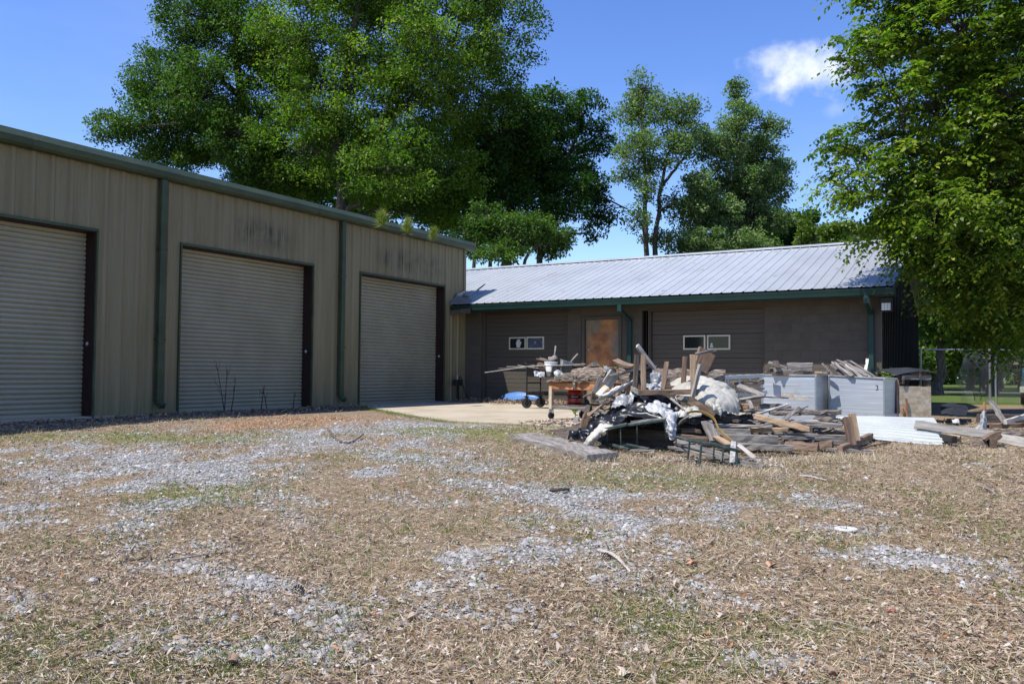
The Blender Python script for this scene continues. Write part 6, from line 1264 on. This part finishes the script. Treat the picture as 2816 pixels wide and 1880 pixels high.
# ---------------------------------------------------------------- chain-link fence
def fence():
    D = 25.0; T = thing('chain_link_fence', 'sagging chain-link fence with bent mesh beyond the building corner', 'fence', gp(2260, 25, 0.1) * [1, 1, 0])
    def W(l_u, z, d=D): p = at(l_u, 1034, d); p[2] = z; return p
    for u in (2722, 2738, 2532): MB().tube([W(u, -0.1), W(u, 1.62)], 0.038 if u == 2722 else 0.03, 10).build('post', galv, T)
    MB().tube([W(2905, -0.1), W(2905, 1.55)], 0.03, 10).build('post', galv, T)
    MB().tube([W(2542, 1.585), W(2720, 1.585)], 0.021, 8).build('top_rail', galv, T); MB().tube([W(2738, 1.60), W(2905, 1.50)], 0.021, 8).build('top_rail', galv, T)
    def mesh(rows, nu, nv, r=0.0042):
        G = cat_rom(np.array(rows), nv); G = cat_rom(G.transpose(1, 0, 2), nu).transpose(1, 0, 2); V, F = [], []; c = 0
        def seg(a, b):
            nonlocal c
            d = unit(b - a); s = unit(np.cross(d, VD)); t = np.cross(d, s)
            for p in (a, b):
                for k in range(3): V.append(p + r * (s * math.cos(2.094 * k) + t * math.sin(2.094 * k)))
            for k in range(3): F.append((c + k, c + (k + 1) % 3, c + 3 + (k + 1) % 3, c + 3 + k))
            c += 6
        for i in range(nv - 1):
            for j in range(nu - 1):
                if (i + j) % 2 == 0: seg(G[i, j], G[i + 1, j + 1])
                else: seg(G[i, j + 1], G[i + 1, j])
        o = link('wire_mesh', np_mesh('wire_mesh', np.array(V) - WO[T], np.array(F)), galv, T, WO[T])
    mesh([[at(2652, 972, 25.0), at(2690, 967, 25.0), at(2721, 966, 25.0)], [at(2644, 1005, 24.4), at(2684, 1010, 24.8), at(2721, 1010, 25.0)], [at(2627, 1043, 24.2), at(2676, 1050, 24.8), at(2721, 1055, 25.0)], [at(2640, 1065, 24.6), at(2680, 1080, 24.9), at(2721, 1100, 25.0)]], 22, 34)
    mesh([[at(2642, 1072, 24.9), at(2721, 1072, 25.0)], [at(2642, 1104, 24.9), at(2721, 1106, 25.0)]], 22, 9, 0.003)
    mesh([[W(2740, 1.58), W(2904, 1.5)], [W(2740, 0.02), W(2904, 0.02)]], 46, 30, 0.003)
fence()
for i, (u, lab) in enumerate([(2680, 'dry vine stem climbing the bent fence mesh, left one'), (2696, 'dry vine stem climbing the bent fence mesh, right one')]):
    rg = np.random.default_rng(i); mb = MB(); q = np.array([at(u + rg.uniform(-3, 3), 1100 - k * 13, 24.9) for k in range(10)]); mb.tube(q, np.linspace(0.014, 0.005, 10), 6); tag(mb.build('vine_stem', deadstem), lab, 'vine')
# ---------------------------------------------------------------- pickup at the right edge
def pickup():
    fx = unit(-VD - RD * 0.66); ly = np.array([-fx[1], fx[0], 0.0]); ly = ly if ly @ RD > 0 else -ly
    O = CAM + VD * 22.4 + RD * 13.72; O[2] = 0; T = thing('pickup_truck', 'dark teal pickup with chrome grille parked at the right picture edge', 'pickup', O + ly * 0.9 - fx * 2.5)
    def P(f, l, z): return O + fx * f + ly * l + np.array([0, 0, z])
    Wd = 1.80
    side = [(0, 0.42), (0.0, 0.90), (-0.10, 0.96), (-1.25, 1.05), (-5.1, 1.02), (-5.15, 0.45), (-4.6, 0.38), (-0.4, 0.36)]
    MB().prism([P(f, 0.04, z) for f, z in side], ly * (Wd - 0.08)).build('body', car_paint, T)
    cab = [(-1.25, 1.04), (-1.85, 1.56), (-3.0, 1.60), (-3.35, 1.04)]
    MB().prism([P(f, 0.10, z) for f, z in cab], ly * (Wd - 0.20)).build('cab', car_paint, T)
    MB().prism([P(-1.27, 0.16, 1.08), P(-1.83, 0.20, 1.53), P(-1.83, Wd - 0.20, 1.53), P(-1.27, Wd - 0.16, 1.08)], fx * 0.02).build('windshield', glass, T)
    for l, s in ((0.095, -1), (Wd - 0.095, 1)): MB().prism([P(-1.45, l, 1.08), P(-1.9, l, 1.5), P(-2.9, l, 1.53), P(-3.15, l, 1.08)], ly * s * 0.012).build('side_window', glass, T)
    MB().prism([P(0.005, 0.10, 0.56), P(0.005, Wd - 0.1, 0.56), P(0.005, Wd - 0.1, 0.88), P(0.005, 0.10, 0.88)], fx * 0.02).build('grille_shell', chrome, T)
    MB().prism([P(0.026, 0.42, 0.60), P(0.026, Wd - 0.42, 0.60), P(0.026, Wd - 0.42, 0.84), P(0.026, 0.42, 0.84)], fx * 0.012).build('grille', metal_black, T)
    for l in (0.26, Wd - 0.26):
        MB().prism([P(0.026, l - 0.13, 0.59), P(0.026, l + 0.13, 0.59), P(0.026, l + 0.13, 0.85), P(0.026, l - 0.13, 0.85)], fx * 0.008).build('lamp_bezel', metal_black, T)
        for z in (0.785, 0.66): MB().lathe(P(0.036, l, z), fx, [(0.072, 0), (0.072, 0.012), (0.05, 0.02)], 18).build('headlight', ceramic, T)
    MB().prism([P(0.02, -0.02, 0.36), P(0.02, Wd + 0.02, 0.36), P(0.02, Wd + 0.02, 0.53), P(0.02, -0.02, 0.53)], fx * 0.12).build('bumper', chrome, T)
    for f in (-0.85, -4.2):
        for l in (0.08, Wd - 0.08):
            w = thing('wheel', None, None, P(f, l, 0)); w.parent = T; w.location = tuple(WO[w] - WO[T])
            MB().lathe(P(f, l - 0.11, 0.34), ly, [(0.22, 0.0), (0.31, 0.0), (0.34, 0.03), (0.34, 0.19), (0.31, 0.22), (0.22, 0.22)], 26).build('tyre', rubber, w, smooth=True)
            MB().lathe(P(f, l - 0.112, 0.34), ly, [(0.05, -0.01), (0.20, 0.02), (0.215, 0.0), (0.215, 0.224), (0.2, 0.2), (0.05, 0.23)], 18).build('rim', metal_gray, w)
    for l, s in ((0.04, -1), (Wd - 0.04, 1)):
        m = MB(); m.obox(P(-1.5, l + s * 0.20, 1.12), frame_from(ly), (0.09, 0.05, 0.09), 0.02); m.bar(P(-1.5, l, 1.06), P(-1.5, l + s * 0.2, 1.08), 0.03, 0.03); mo = m.build('mirror', metal_black, T)
        MB().prism([P(-1.445, l + s * 0.20 - 0.07, 1.13), P(-1.445, l + s * 0.20 + 0.07, 1.13), P(-1.445, l + s * 0.20 + 0.07, 1.20), P(-1.445, l + s * 0.20 - 0.07, 1.20)], fx * 0.006).build('mirror_cap', chrome, mo)
pickup()
# ---------------------------------------------------------------- small things lying about the yard
def ring():
    c = gpt(2326, 1448, 0.012); mb = MB(); n = 28; V = []
    for i in range(n):
        a = 2 * math.pi * i / n
        for r, z in ((0.045, 0.0), (0.048, 0.012), (0.085, 0.010), (0.088, 0.0)): V.append(c + np.array([math.cos(a) * r, math.sin(a) * r, z]) )
    F = [(i * 4 + j, i * 4 + (j + 1) % 4, ((i + 1) % n) * 4 + (j + 1) % 4, ((i + 1) % n) * 4 + j) for i in range(n) for j in range(4)]; mb.add(V, F); tag(mb.build('trim_ring', ceramic), 'white oval ring lying on the litter at right', 'ring')
ring()
def ground_stick(label, pts, r, mat, name='stick', cat='stick', lift=0.015, flat=1.0):
    q = cat_rom(np.array([gpt(u, v, lift + dz) for u, v, dz in pts]), 14); mb = MB(); mb.tube(q, np.linspace(r, r * 0.5, 14), 6); tag(mb.build(name, mat), label, cat)
ground_stick('curved pale stick on the grass near the picture centre', [(1648, 1508, 0), (1690, 1535, 0.02), (1735, 1570, 0)], 0.016, wood_pale)
ground_stick('bowed dark branch on the gravel before the garage', [(902, 1187, 0.05), (930, 1208, 0.0), (965, 1212, 0), (1000, 1195, 0.03)], 0.018, bark, 'branch', 'branch')
ground_stick('slim pale stick lying crosswise on the left litter', [(470, 1520, 0), (560, 1518, 0.01), (690, 1500, 0)], 0.009, wood_gray)
ground_stick('short brown stick on the litter at far left', [(330, 1533, 0), (400, 1525, 0.02), (405, 1510, 0.03)], 0.008, wood_dark)
ground_stick('long thin straw-coloured twig in the right foreground', [(2224, 1690, 0.01), (2310, 1710, 0.02), (2400, 1738, 0.01)], 0.003, wood_pale, 'twig', 'twig')
ground_stick('grey stick on the litter below the right planks', [(2688, 1332, 0.01), (2720, 1345, 0.02), (2745, 1356, 0.01)], 0.012, wood_gray)
ground_stick('flat pale splinter on the dry grass before the stack', [(2200, 1302, 0), (2230, 1306, 0), (2272, 1312, 0)], 0.016, wood_pale, 'splinter', 'splinter')
ground_stick('dark bark strip on the gravel patch in mid-yard', [(1515, 1342, 0.01), (1538, 1346, 0.02), (1565, 1340, 0.01)], 0.022, wood_dark, 'bark_strip', 'bark')
ground_stick('thin splinter on the grass right of the pile front', [(2210, 1300, 0.01), (2255, 1303, 0.01), (2290, 1308, 0)], 0.006, wood_gray, 'splinter', 'splinter')
def stone_at(label, u, v, s, mat, fl=0.5, name='stone', cat='stone', seed=0):
    rg = np.random.default_rng(seed); c = gpt(u, v, 0); n = 12; mb = MB(); th = np.arange(n) * 2 * math.pi / n; rr = 1 + rg.normal(size=n) * 0.16
    V = []
    for z, k in ((-0.3, 0.8), (0.3, 1.0), (0.8, 0.85), (1.0, 0.45)): V += [c + np.array([math.cos(t) * r * k * s, math.sin(t) * r * k * s * 0.7, z * s * fl]) for t, r in zip(th, rr)]
    F = [(i * n + j, i * n + (j + 1) % n, (i + 1) * n + (j + 1) % n, (i + 1) * n + j) for i in range(3) for j in range(n)] + [tuple(range(3 * n, 4 * n))]
    mb.add(V, F); tag(mb.build(name, mat), label, cat)
stone_at('flat white stone on the gravel, middle left of the yard', 808, 1303, 0.055, ceramic, 0.25, seed=1)
stone_at('small dark blue-black lump on the left litter', 547, 1536, 0.03, stone_dark, 0.7, seed=2)
stone_at('pale flat stone on the gravel at left', 378, 1270, 0.05, stone, 0.3, seed=3)
stone_at('grey stone chunk in the gravel near the left edge', 385, 1232, 0.05, stone, 0.5, seed=4)
stone_at('upright little grey stone by the green tufts at left', 614, 1300, 0.035, stone, 0.9, seed=5)
stone_at('white chip on the green tufts at left', 330, 1337, 0.035, ceramic, 0.3, seed=6)
stone_at('white paint flake left of the pale stone row', 278, 1383, 0.03, ceramic, 0.3, seed=7)
stone_at('pale flake on the grass below the big slab', 1695, 1268, 0.05, ceramic, 0.25, seed=8)
stone_at('grey flat stone on the bluish gravel at right', 2378, 1432, 0.045, stone_dark, 0.3, seed=9)
bm('block', 'tiny squared brown wood block on the pad edge', (1491, 1166, 12.6), (1512, 1167, 12.5), 0.06, 0.03, wood_brown, cat='block')
def cone(label, u, v):
    c = gpt(u, v, 0.02); mb = MB(); rg = np.random.default_rng(int(u))
    for k in range(70):
        t = k / 70; a = k * 2.4; r = 0.028 * math.sin(math.pi * (0.12 + 0.85 * t)); p = c + np.array([t * 0.075 - 0.037, math.cos(a) * r, math.sin(a) * r]); d = np.array([0.5, math.cos(a), math.sin(a)]) * 0.012
        s = np.cross(d, [1, 0, 0]) * 0.6; mb.add([p - s, p + s, p + d], [(0, 1, 2)])
    tag(mb.build('pine_cone', wood_dark), label, 'pine cone')
cone('brown pine cone on needle litter left of centre', 820, 1614); cone('dark pine cone at the right end of the leafy patch', 2225, 1562); cone('pine cone beside the curved pale stick', 1665, 1533)
def scrap_red():
    c = gpt(2450, 1663, 0.012); mb = MB(); mb.obox(c, frame_from(RD), (0.022, 0.012, 0.006)); tag(mb.build('plastic_scrap', paint_red), 'tiny red plastic scrap on the right-hand litter', 'scrap')
scrap_red()
# ================================================================== GROUND COVER
litter_m = var_mat('litter', [(0.0, (0.095, 0.06, 0.038)), (0.25, (0.205, 0.142, 0.096)), (0.5, (0.315, 0.242, 0.178)), (0.72, (0.41, 0.345, 0.28)), (0.9, (0.485, 0.435, 0.385)), (1.0, (0.36, 0.15, 0.055))])
straw_m = var_mat('straw', [(0.0, (0.18, 0.108, 0.056)), (0.35, (0.325, 0.232, 0.138)), (0.7, (0.455, 0.375, 0.25)), (1.0, (0.55, 0.49, 0.38))])
gravel_m = var_mat('gravel', [(0.0, (0.12, 0.12, 0.12)), (0.5, (0.25, 0.25, 0.25)), (0.85, (0.36, 0.36, 0.355)), (1.0, (0.47, 0.465, 0.455))], 0.9)
grass_m = leaf_mat('grass', (0.075, 0.115, 0.02), (0.14, 0.19, 0.035), (0.24, 0.27, 0.075), 0.3)
def pad_mask(x, y):
    edge_y = np.interp(x, [0.15, 0.9, 1.9, 3.0, 4.1, 5.3, 9.3], [-4.15, -5.0, -5.7, -6.5, -7.3, -8.02, -8.05])
    return (x > 0.1) & (x < 9.3) & (y > edge_y) & (y < 0.1)
def blocked(x, y): return pad_mask(x, y) | (x < 0.03) | ((y > -0.05) & (x < 10.7) & (y < 8.4))
def sample(n, dmin, dmax, rg, p=0.6, wide=0.72):
    d = dmin + (dmax - dmin) * rg.uniform(0, 1, n) ** (1 / (1 + p)) if p >= 0 else dmin * (dmax / dmin) ** rg.uniform(0, 1, n)
    l = rg.uniform(-1, 1, n) * (d * wide + 0.3); P = CAM + VD * d[:, None] + RD * l[:, None]
    k = ~blocked(P[:, 0], P[:, 1]); return P[k, 0], P[k, 1], d[k], l[k]
def stuff(name, label, cat, V, F, mat, var):
    me = np_mesh(name, V, F); set_var(me, var, 'f'); tag(link(name, me, mat), label, cat, kind='stuff')
def gravel():
    rg = np.random.default_rng(1); x, y, d, l = sample(190000, 3.0, 13.6, rg, -1)
    g, gr, c = masks(x, y); k = rg.uniform(0, 1, len(x)) < np.clip(g * 1.35 - 0.12, 0.018, 0.97) * (1 - 0.6 * c); x, y, d, g = x[k], y[k], d[k], g[k]; n = len(x)
    s = rg.uniform(0.007, 0.019, n) * (1 + (rg.uniform(0, 1, n) < 0.05) * 0.9); z = gheight(x, y) + s * 0.15
    O = np.array([[1, 0, 0.1], [0.1, 0.8, 0], [-1, 0.1, 0.05], [-0.1, -0.8, 0], [0.35, 0.2, 0.62], [-0.3, -0.15, 0.55]])
    a = rg.uniform(0, 6.28, n); ca, sa = np.cos(a), np.sin(a); Q = O[None] * (1 + rg.normal(size=(n, 6, 3)) * 0.22)
    V = np.stack([Q[..., 0] * ca[:, None] - Q[..., 1] * sa[:, None], Q[..., 0] * sa[:, None] + Q[..., 1] * ca[:, None], Q[..., 2]], -1) * s[:, None, None] + np.stack([x, y, z], -1)[:, None]
    T = np.array([(0, 1, 4), (1, 5, 4), (1, 2, 5), (2, 3, 5), (3, 4, 5), (3, 0, 4)]); F = (np.arange(n)[:, None, None] * 6 + T[None]).reshape(-1, 3)
    stuff('gravel', 'grey crushed gravel strewn in patches over the yard', 'gravel', V.reshape(-1, 3), F, gravel_m, np.repeat(np.clip(rg.normal(0.5, 0.24, n), 0, 1), 6))
gravel()
def litter():
    rg = np.random.default_rng(2); x, y, d, l = sample(210000, 2.9, 15.5, rg, -1)
    g, gr, c = masks(x, y); dens = fbm(np.stack([x * 0.9, y * 0.9, x * 0], -1), 4, 21)
    k = rg.uniform(0, 1, len(x)) < np.clip((1 - g * 0.86) * (0.3 + 1.5 * (dens - 0.35)) + 0.16 * (l > 0) * (1 - g), 0.02, 0.9) * (1 - 0.4 * gr); x, y = x[k], y[k]; n = len(x)
    P = np.stack([x, y, gheight(x, y) + rg.uniform(0.002, 0.022, n)], -1)
    A = rg.normal(size=(n, 3)) * [1, 1, 0.28]; N = rg.normal(size=(n, 3)) * 0.42 + [0, 0, 1]; L = rg.uniform(0.014, 0.042, n) * (1 + (rg.uniform(0, 1, n) < 0.02) * 0.6)
    A = unit(A); B = unit(np.cross(N, A)); N = np.cross(A, B); W = L * np.where(rg.uniform(0, 1, n) < 0.10, rg.uniform(0.4, 0.65, n), rg.uniform(0.15, 0.30, n)); cu = rg.normal(0, 0.30, n) * L
    V = np.stack([P, P + A * (L * 0.35)[:, None] + B * (W * 0.5)[:, None] + N * (cu * 0.6)[:, None], P + A * (L * 0.7)[:, None] + B * (W * 0.42)[:, None] + N * cu[:, None], P + A * L[:, None], P + A * (L * 0.7)[:, None] - B * (W * 0.42)[:, None] + N * cu[:, None] * 0.4, P + A * (L * 0.35)[:, None] - B * (W * 0.5)[:, None] + N * (cu * 0.2)[:, None]], 1)
    F = (np.arange(n)[:, None, None] * 6 + np.array([(0, 5, 2, 1), (5, 4, 3, 2)])[None]).reshape(-1, 4)
    stuff('leaf_litter', 'brown dead leaves scattered over the yard', 'leaf litter', V.reshape(-1, 3), F, litter_m, np.repeat(np.clip(rg.beta(2.2, 2.0, n) * 0.95 - 0.16 * np.clip(camco(x, y)[1] / 4 + fbm(np.stack([x * 0.5, y * 0.5, x * 0], -1), 3, 51) - 0.5, -0.6, 1) + (rg.uniform(0, 1, n) < 0.03) * 0.5, 0, 1), 2))
litter()
def straw():
    rg = np.random.default_rng(3); x, y, d, l = sample(180000, 2.9, 14.5, rg, -1); g, gr, c = masks(x, y)
    k = rg.uniform(0, 1, len(x)) < (1 - g * 0.85); x, y = x[k], y[k]; n = len(x)
    P = np.stack([x, y, gheight(x, y) + rg.uniform(0.0, 0.02, n)], -1); A = rg.normal(size=(n, 3)) * [1, 1, 0.25] + [0, 0, 0.1]
    V, F = leaf_quads(P, A, rg.normal(size=(n, 3)) + [0, 0, 0.6], rg.uniform(0.03, 0.13, n), rg.uniform(0.0018, 0.0042, n))
    stuff('dry_straw', 'dry grass straw and pine needles over the yard', 'straw', V, F, straw_m, rg.beta(2, 2, n))
straw()
def grass():
    rg = np.random.default_rng(4); x, y, d, l = sample(56000, 2.9, 14.5, rg, -1); g, gr, c = masks(x, y)
    pat = fbm(np.stack([x * 1.6, y * 1.6, x * 0], -1), 4, 33)
    k = rg.uniform(0, 1, len(x)) < np.clip(gr * 1.3 + (pat - 0.43) * 2.2, 0.09, 0.97) * (1 - 0.35 * g); x, y, gr = x[k], y[k], gr[k]; m = len(x); per = 5; n = m * per
    i = np.repeat(np.arange(m), per); P = np.stack([x[i] + rg.normal(0, 0.012, n), y[i] + rg.normal(0, 0.012, n), np.zeros(n)], -1); P[:, 2] = gheight(P[:, 0], P[:, 1])
    hgt = (0.022 + 0.03 * rg.uniform(0, 1, m))[i] * rg.uniform(0.6, 1.2, n); V, F = leaf_quads(P, rg.normal(size=(n, 3)) * [0.5, 0.5, 0.1] + [0, 0, 0.8], rg.normal(size=(n, 3)), hgt, rg.uniform(0.003, 0.006, n))
    stuff('green_grass', 'short green grass tufts coming up through the litter', 'grass', V, F, grass_m, np.repeat(np.clip(rg.normal(0.5, 0.25, m), 0, 1), per))
    # dry standing grass, thicker before the stack and slab
    x, y, d, l = sample(9000, 3, 13, rg, -1); g, gr, c = masks(x, y); pat = fbm(np.stack([x * 1.1, y * 1.1, x * 0], -1), 4, 44)
    k = rg.uniform(0, 1, len(x)) < np.clip((pat - 0.5) * 2.5, 0, 0.8) * (1 - g); x, y = x[k], y[k]
    xs, ys = [x], [y]
    for (u0, v0, u1, v1, q) in ((1860, 1292, 2120, 1290, 500), (2080, 1262, 2420, 1258, 600), (1420, 1225, 1640, 1275, 150), (1640, 1255, 1880, 1262, 250), (2420, 1225, 2760, 1240, 250)):
        a, b = gnd(u0, v0), gnd(u1, v1); t = rg.uniform(0, 1, q); xs.append(a[0] + (b[0] - a[0]) * t + rg.normal(0, 0.12, q)); ys.append(a[1] + (b[1] - a[1]) * t + rg.normal(0, 0.12, q))
    x, y = np.concatenate(xs), np.concatenate(ys); m = len(x); per = 6; n = m * per; i = np.repeat(np.arange(m), per)
    P = np.stack([x[i] + rg.normal(0, 0.02, n), y[i] + rg.normal(0, 0.02, n), np.zeros(n)], -1); P[:, 2] = gheight(P[:, 0], P[:, 1])
    V, F = leaf_quads(P, rg.normal(size=(n, 3)) * [0.7, 0.7, 0.1] + [0, 0, 0.7], rg.normal(size=(n, 3)), rg.uniform(0.03, 0.12, n), rg.uniform(0.002, 0.0045, n))
    stuff('dry_grass', 'dry tan grass standing in tufts over the yard', 'grass', V, F, straw_m, rg.uniform(0.35, 1, n))
grass()
def heaps():
    """leaf drift along the walls and bark crumbs on the pad"""
    rg = np.random.default_rng(6); out = []
    def drift(n, x0, x1, y0, y1, z, name, label, mat, size, h, lo=0.0, hi=1.0):
        t = rg.uniform(0, 1, n); x = x0 + (x1 - x0) * t + rg.normal(0, 0.08, n); s = np.abs(rg.normal(0, 0.45, n)); y = y0 + (y1 - y0) * np.clip(s, 0, 1)
        P = np.stack([x, y, z + h * rg.uniform(0, 1, n) * np.exp(-s * 2) + 0.006], -1); L = rg.uniform(0.5, 1.2, n) * size
        V, F = leaf_quads(P, rg.normal(size=(n, 3)) * [1, 1, 0.4], rg.normal(size=(n, 3)) * 0.5 + [0, 0, 1], L, L * rg.uniform(0.3, 0.7, n)); stuff(name, label, 'leaf litter', V, F, mat, rg.uniform(lo, hi, n))
    drift(6000, 0.35, 3.4, -0.10, -1.25, 0.0, 'leaf_drift', 'drift of brown leaves along the foot of the left sectional door', litter_m, 0.07, 0.10, 0.1, 0.6)
    drift(2200, 5.0, 8.5, -0.10, -0.7, 0.0, 'leaf_drift', 'leaves along the foot of the right sectional door', litter_m, 0.06, 0.06, 0.1, 0.6)
    n = 5200; yy = rg.uniform(-13.5, -4.4, n); xx = 0.05 + np.abs(rg.normal(0, 0.55, n)); P = np.stack([xx, yy, gheight(xx, yy) + rg.uniform(0, 0.05, n) * np.exp(-xx * 2) + 0.01], -1); L = rg.uniform(0.03, 0.08, n)
    V, F = leaf_quads(P, rg.normal(size=(n, 3)) * [1, 1, 0.4], rg.normal(size=(n, 3)) * 0.5 + [0, 0, 1], L, L * rg.uniform(0.2, 0.7, n)); stuff('leaf_drift', 'leaves and twigs gathered along the garage foot', 'leaf litter', V, F, litter_m, rg.uniform(0, 0.6, n))
    # bark crumbs by the bench caster
    n = 900; c = at(1560, 1166, 12.9); xx = c[0] + rg.normal(0, 0.28, n); yy = c[1] + rg.normal(0, 0.28, n); P = np.stack([xx, yy, 0.006 + rg.uniform(0, 0.03, n)], -1); L = rg.uniform(0.02, 0.09, n)
    V, F = leaf_quads(P, rg.normal(size=(n, 3)) * [1, 1, 0.3], rg.normal(size=(n, 3)) * 0.5 + [0, 0, 1], L, L * rg.uniform(0.3, 0.7, n)); stuff('bark_crumbs', 'pale bark crumbs and chips on the pad by the workbench', 'bark', V, F, litter_m, rg.uniform(0.4, 1, n) * 0.9)
    # chalky white chips round the green rack
    n = 420; k = rg.integers(0, 2, n); c0, c1 = gnd(1865, 1258), gnd(2085, 1262); cc = np.where(k[:, None] == 0, c0, c1); xx = cc[:, 0] + rg.normal(0, 0.16, n); yy = cc[:, 1] + rg.normal(0, 0.14, n); P = np.stack([xx, yy, gheight(xx, yy) + rg.uniform(0.004, 0.02, n)], -1); L = rg.uniform(0.015, 0.07, n)
    V, F = leaf_quads(P, rg.normal(size=(n, 3)) * [1, 1, 0.2], rg.normal(size=(n, 3)) * 0.35 + [0, 0, 1], L, L * rg.uniform(0.3, 0.8, n)); stuff('white_chips', 'white chalky chips on the ground round the front green rack', 'chips', V, F, gravel_m, rg.uniform(0.8, 1, n))
    # grass fringe creeping over the pad edge
    n = 5000; t = rg.uniform(0, 1, n); ex = np.interp(t, np.linspace(0, 1, 7), [0.3, 0.9, 1.9, 3.0, 4.1, 5.3, 8.0]); ey = np.interp(ex, [0.15, 0.9, 1.9, 3.0, 4.1, 5.3, 9.3], [-4.15, -5.0, -5.7, -6.5, -7.3, -8.02, -8.05])
    P = np.stack([ex + rg.normal(0, 0.09, n), ey - 0.06 + rg.normal(0, 0.09, n), np.zeros(n) - 0.03], -1); V, F = leaf_quads(P, rg.normal(size=(n, 3)) * [0.6, 0.6, 0.1] + [0, 0, 0.8], rg.normal(size=(n, 3)), rg.uniform(0.02, 0.065, n), rg.uniform(0.003, 0.006, n)); stuff('grass_fringe', 'green and brown grass fringe along the concrete pad edge', 'grass', V, F, grass_m, rg.uniform(0.2, 1, n))
heaps()
def big_leaves():
    spots = [((930, 1772), 'curled orange-brown leaf in the lower middle foreground'), ((640, 1812), 'russet leaf low in the left foreground'), ((1865, 1608), 'orange leaf left of the green weeds at centre'), ((1720, 1835), 'large tan leaf at the bottom centre'), ((2120, 1545), 'pale tan upright leaf right of centre'), ((2290, 1850), 'orange leaf at the bottom right'), ((1880, 1876), 'reddish leaf on the bottom edge'), ((1985, 1680), 'orange-brown leaf among the right weeds'), ((1905, 1545), 'brown folded leaf above the centre weeds'), ((2068, 1462), 'dark red-brown leaf on the litter patch'), ((1135, 1682), 'brown crinkled leaf left of centre'), ((2665, 1700), 'tan leaf on the far right litter')]
    for i, ((u, v), lab) in enumerate(spots):
        rg = np.random.default_rng(i + 60); c = gpt(u, v, 0.02); n = 11; th = np.linspace(0, 2 * math.pi, n, endpoint=False); r = 0.030 * (1 + 0.5 * np.cos(th * 5 + rg.uniform(0, 6))) * rg.uniform(0.8, 1.2)
        a = rg.uniform(0, 6.28); q = np.stack([np.cos(th + a) * r, np.sin(th + a) * r * 0.8, 0.018 * np.cos(th * 2 + rg.uniform(0, 6)) + 0.012 + rg.normal(size=n) * 0.004], -1); V = np.concatenate([[c], c + q]); F = [(0, k + 1, (k + 1) % n + 1) for k in range(n)]
        me = np_mesh('fallen_leaf', V - c, F, True); set_var(me, [[0.97, 0.3, 0.55, 0.72][i % 4]] * n, 'f'); o = link('fallen_leaf', me, litter_m, None, c); tag(o, lab, 'leaf', 'large fallen leaves')
        md = o.modifiers.new('thickness', 'SOLIDIFY'); md.thickness = 0.0015
big_leaves()
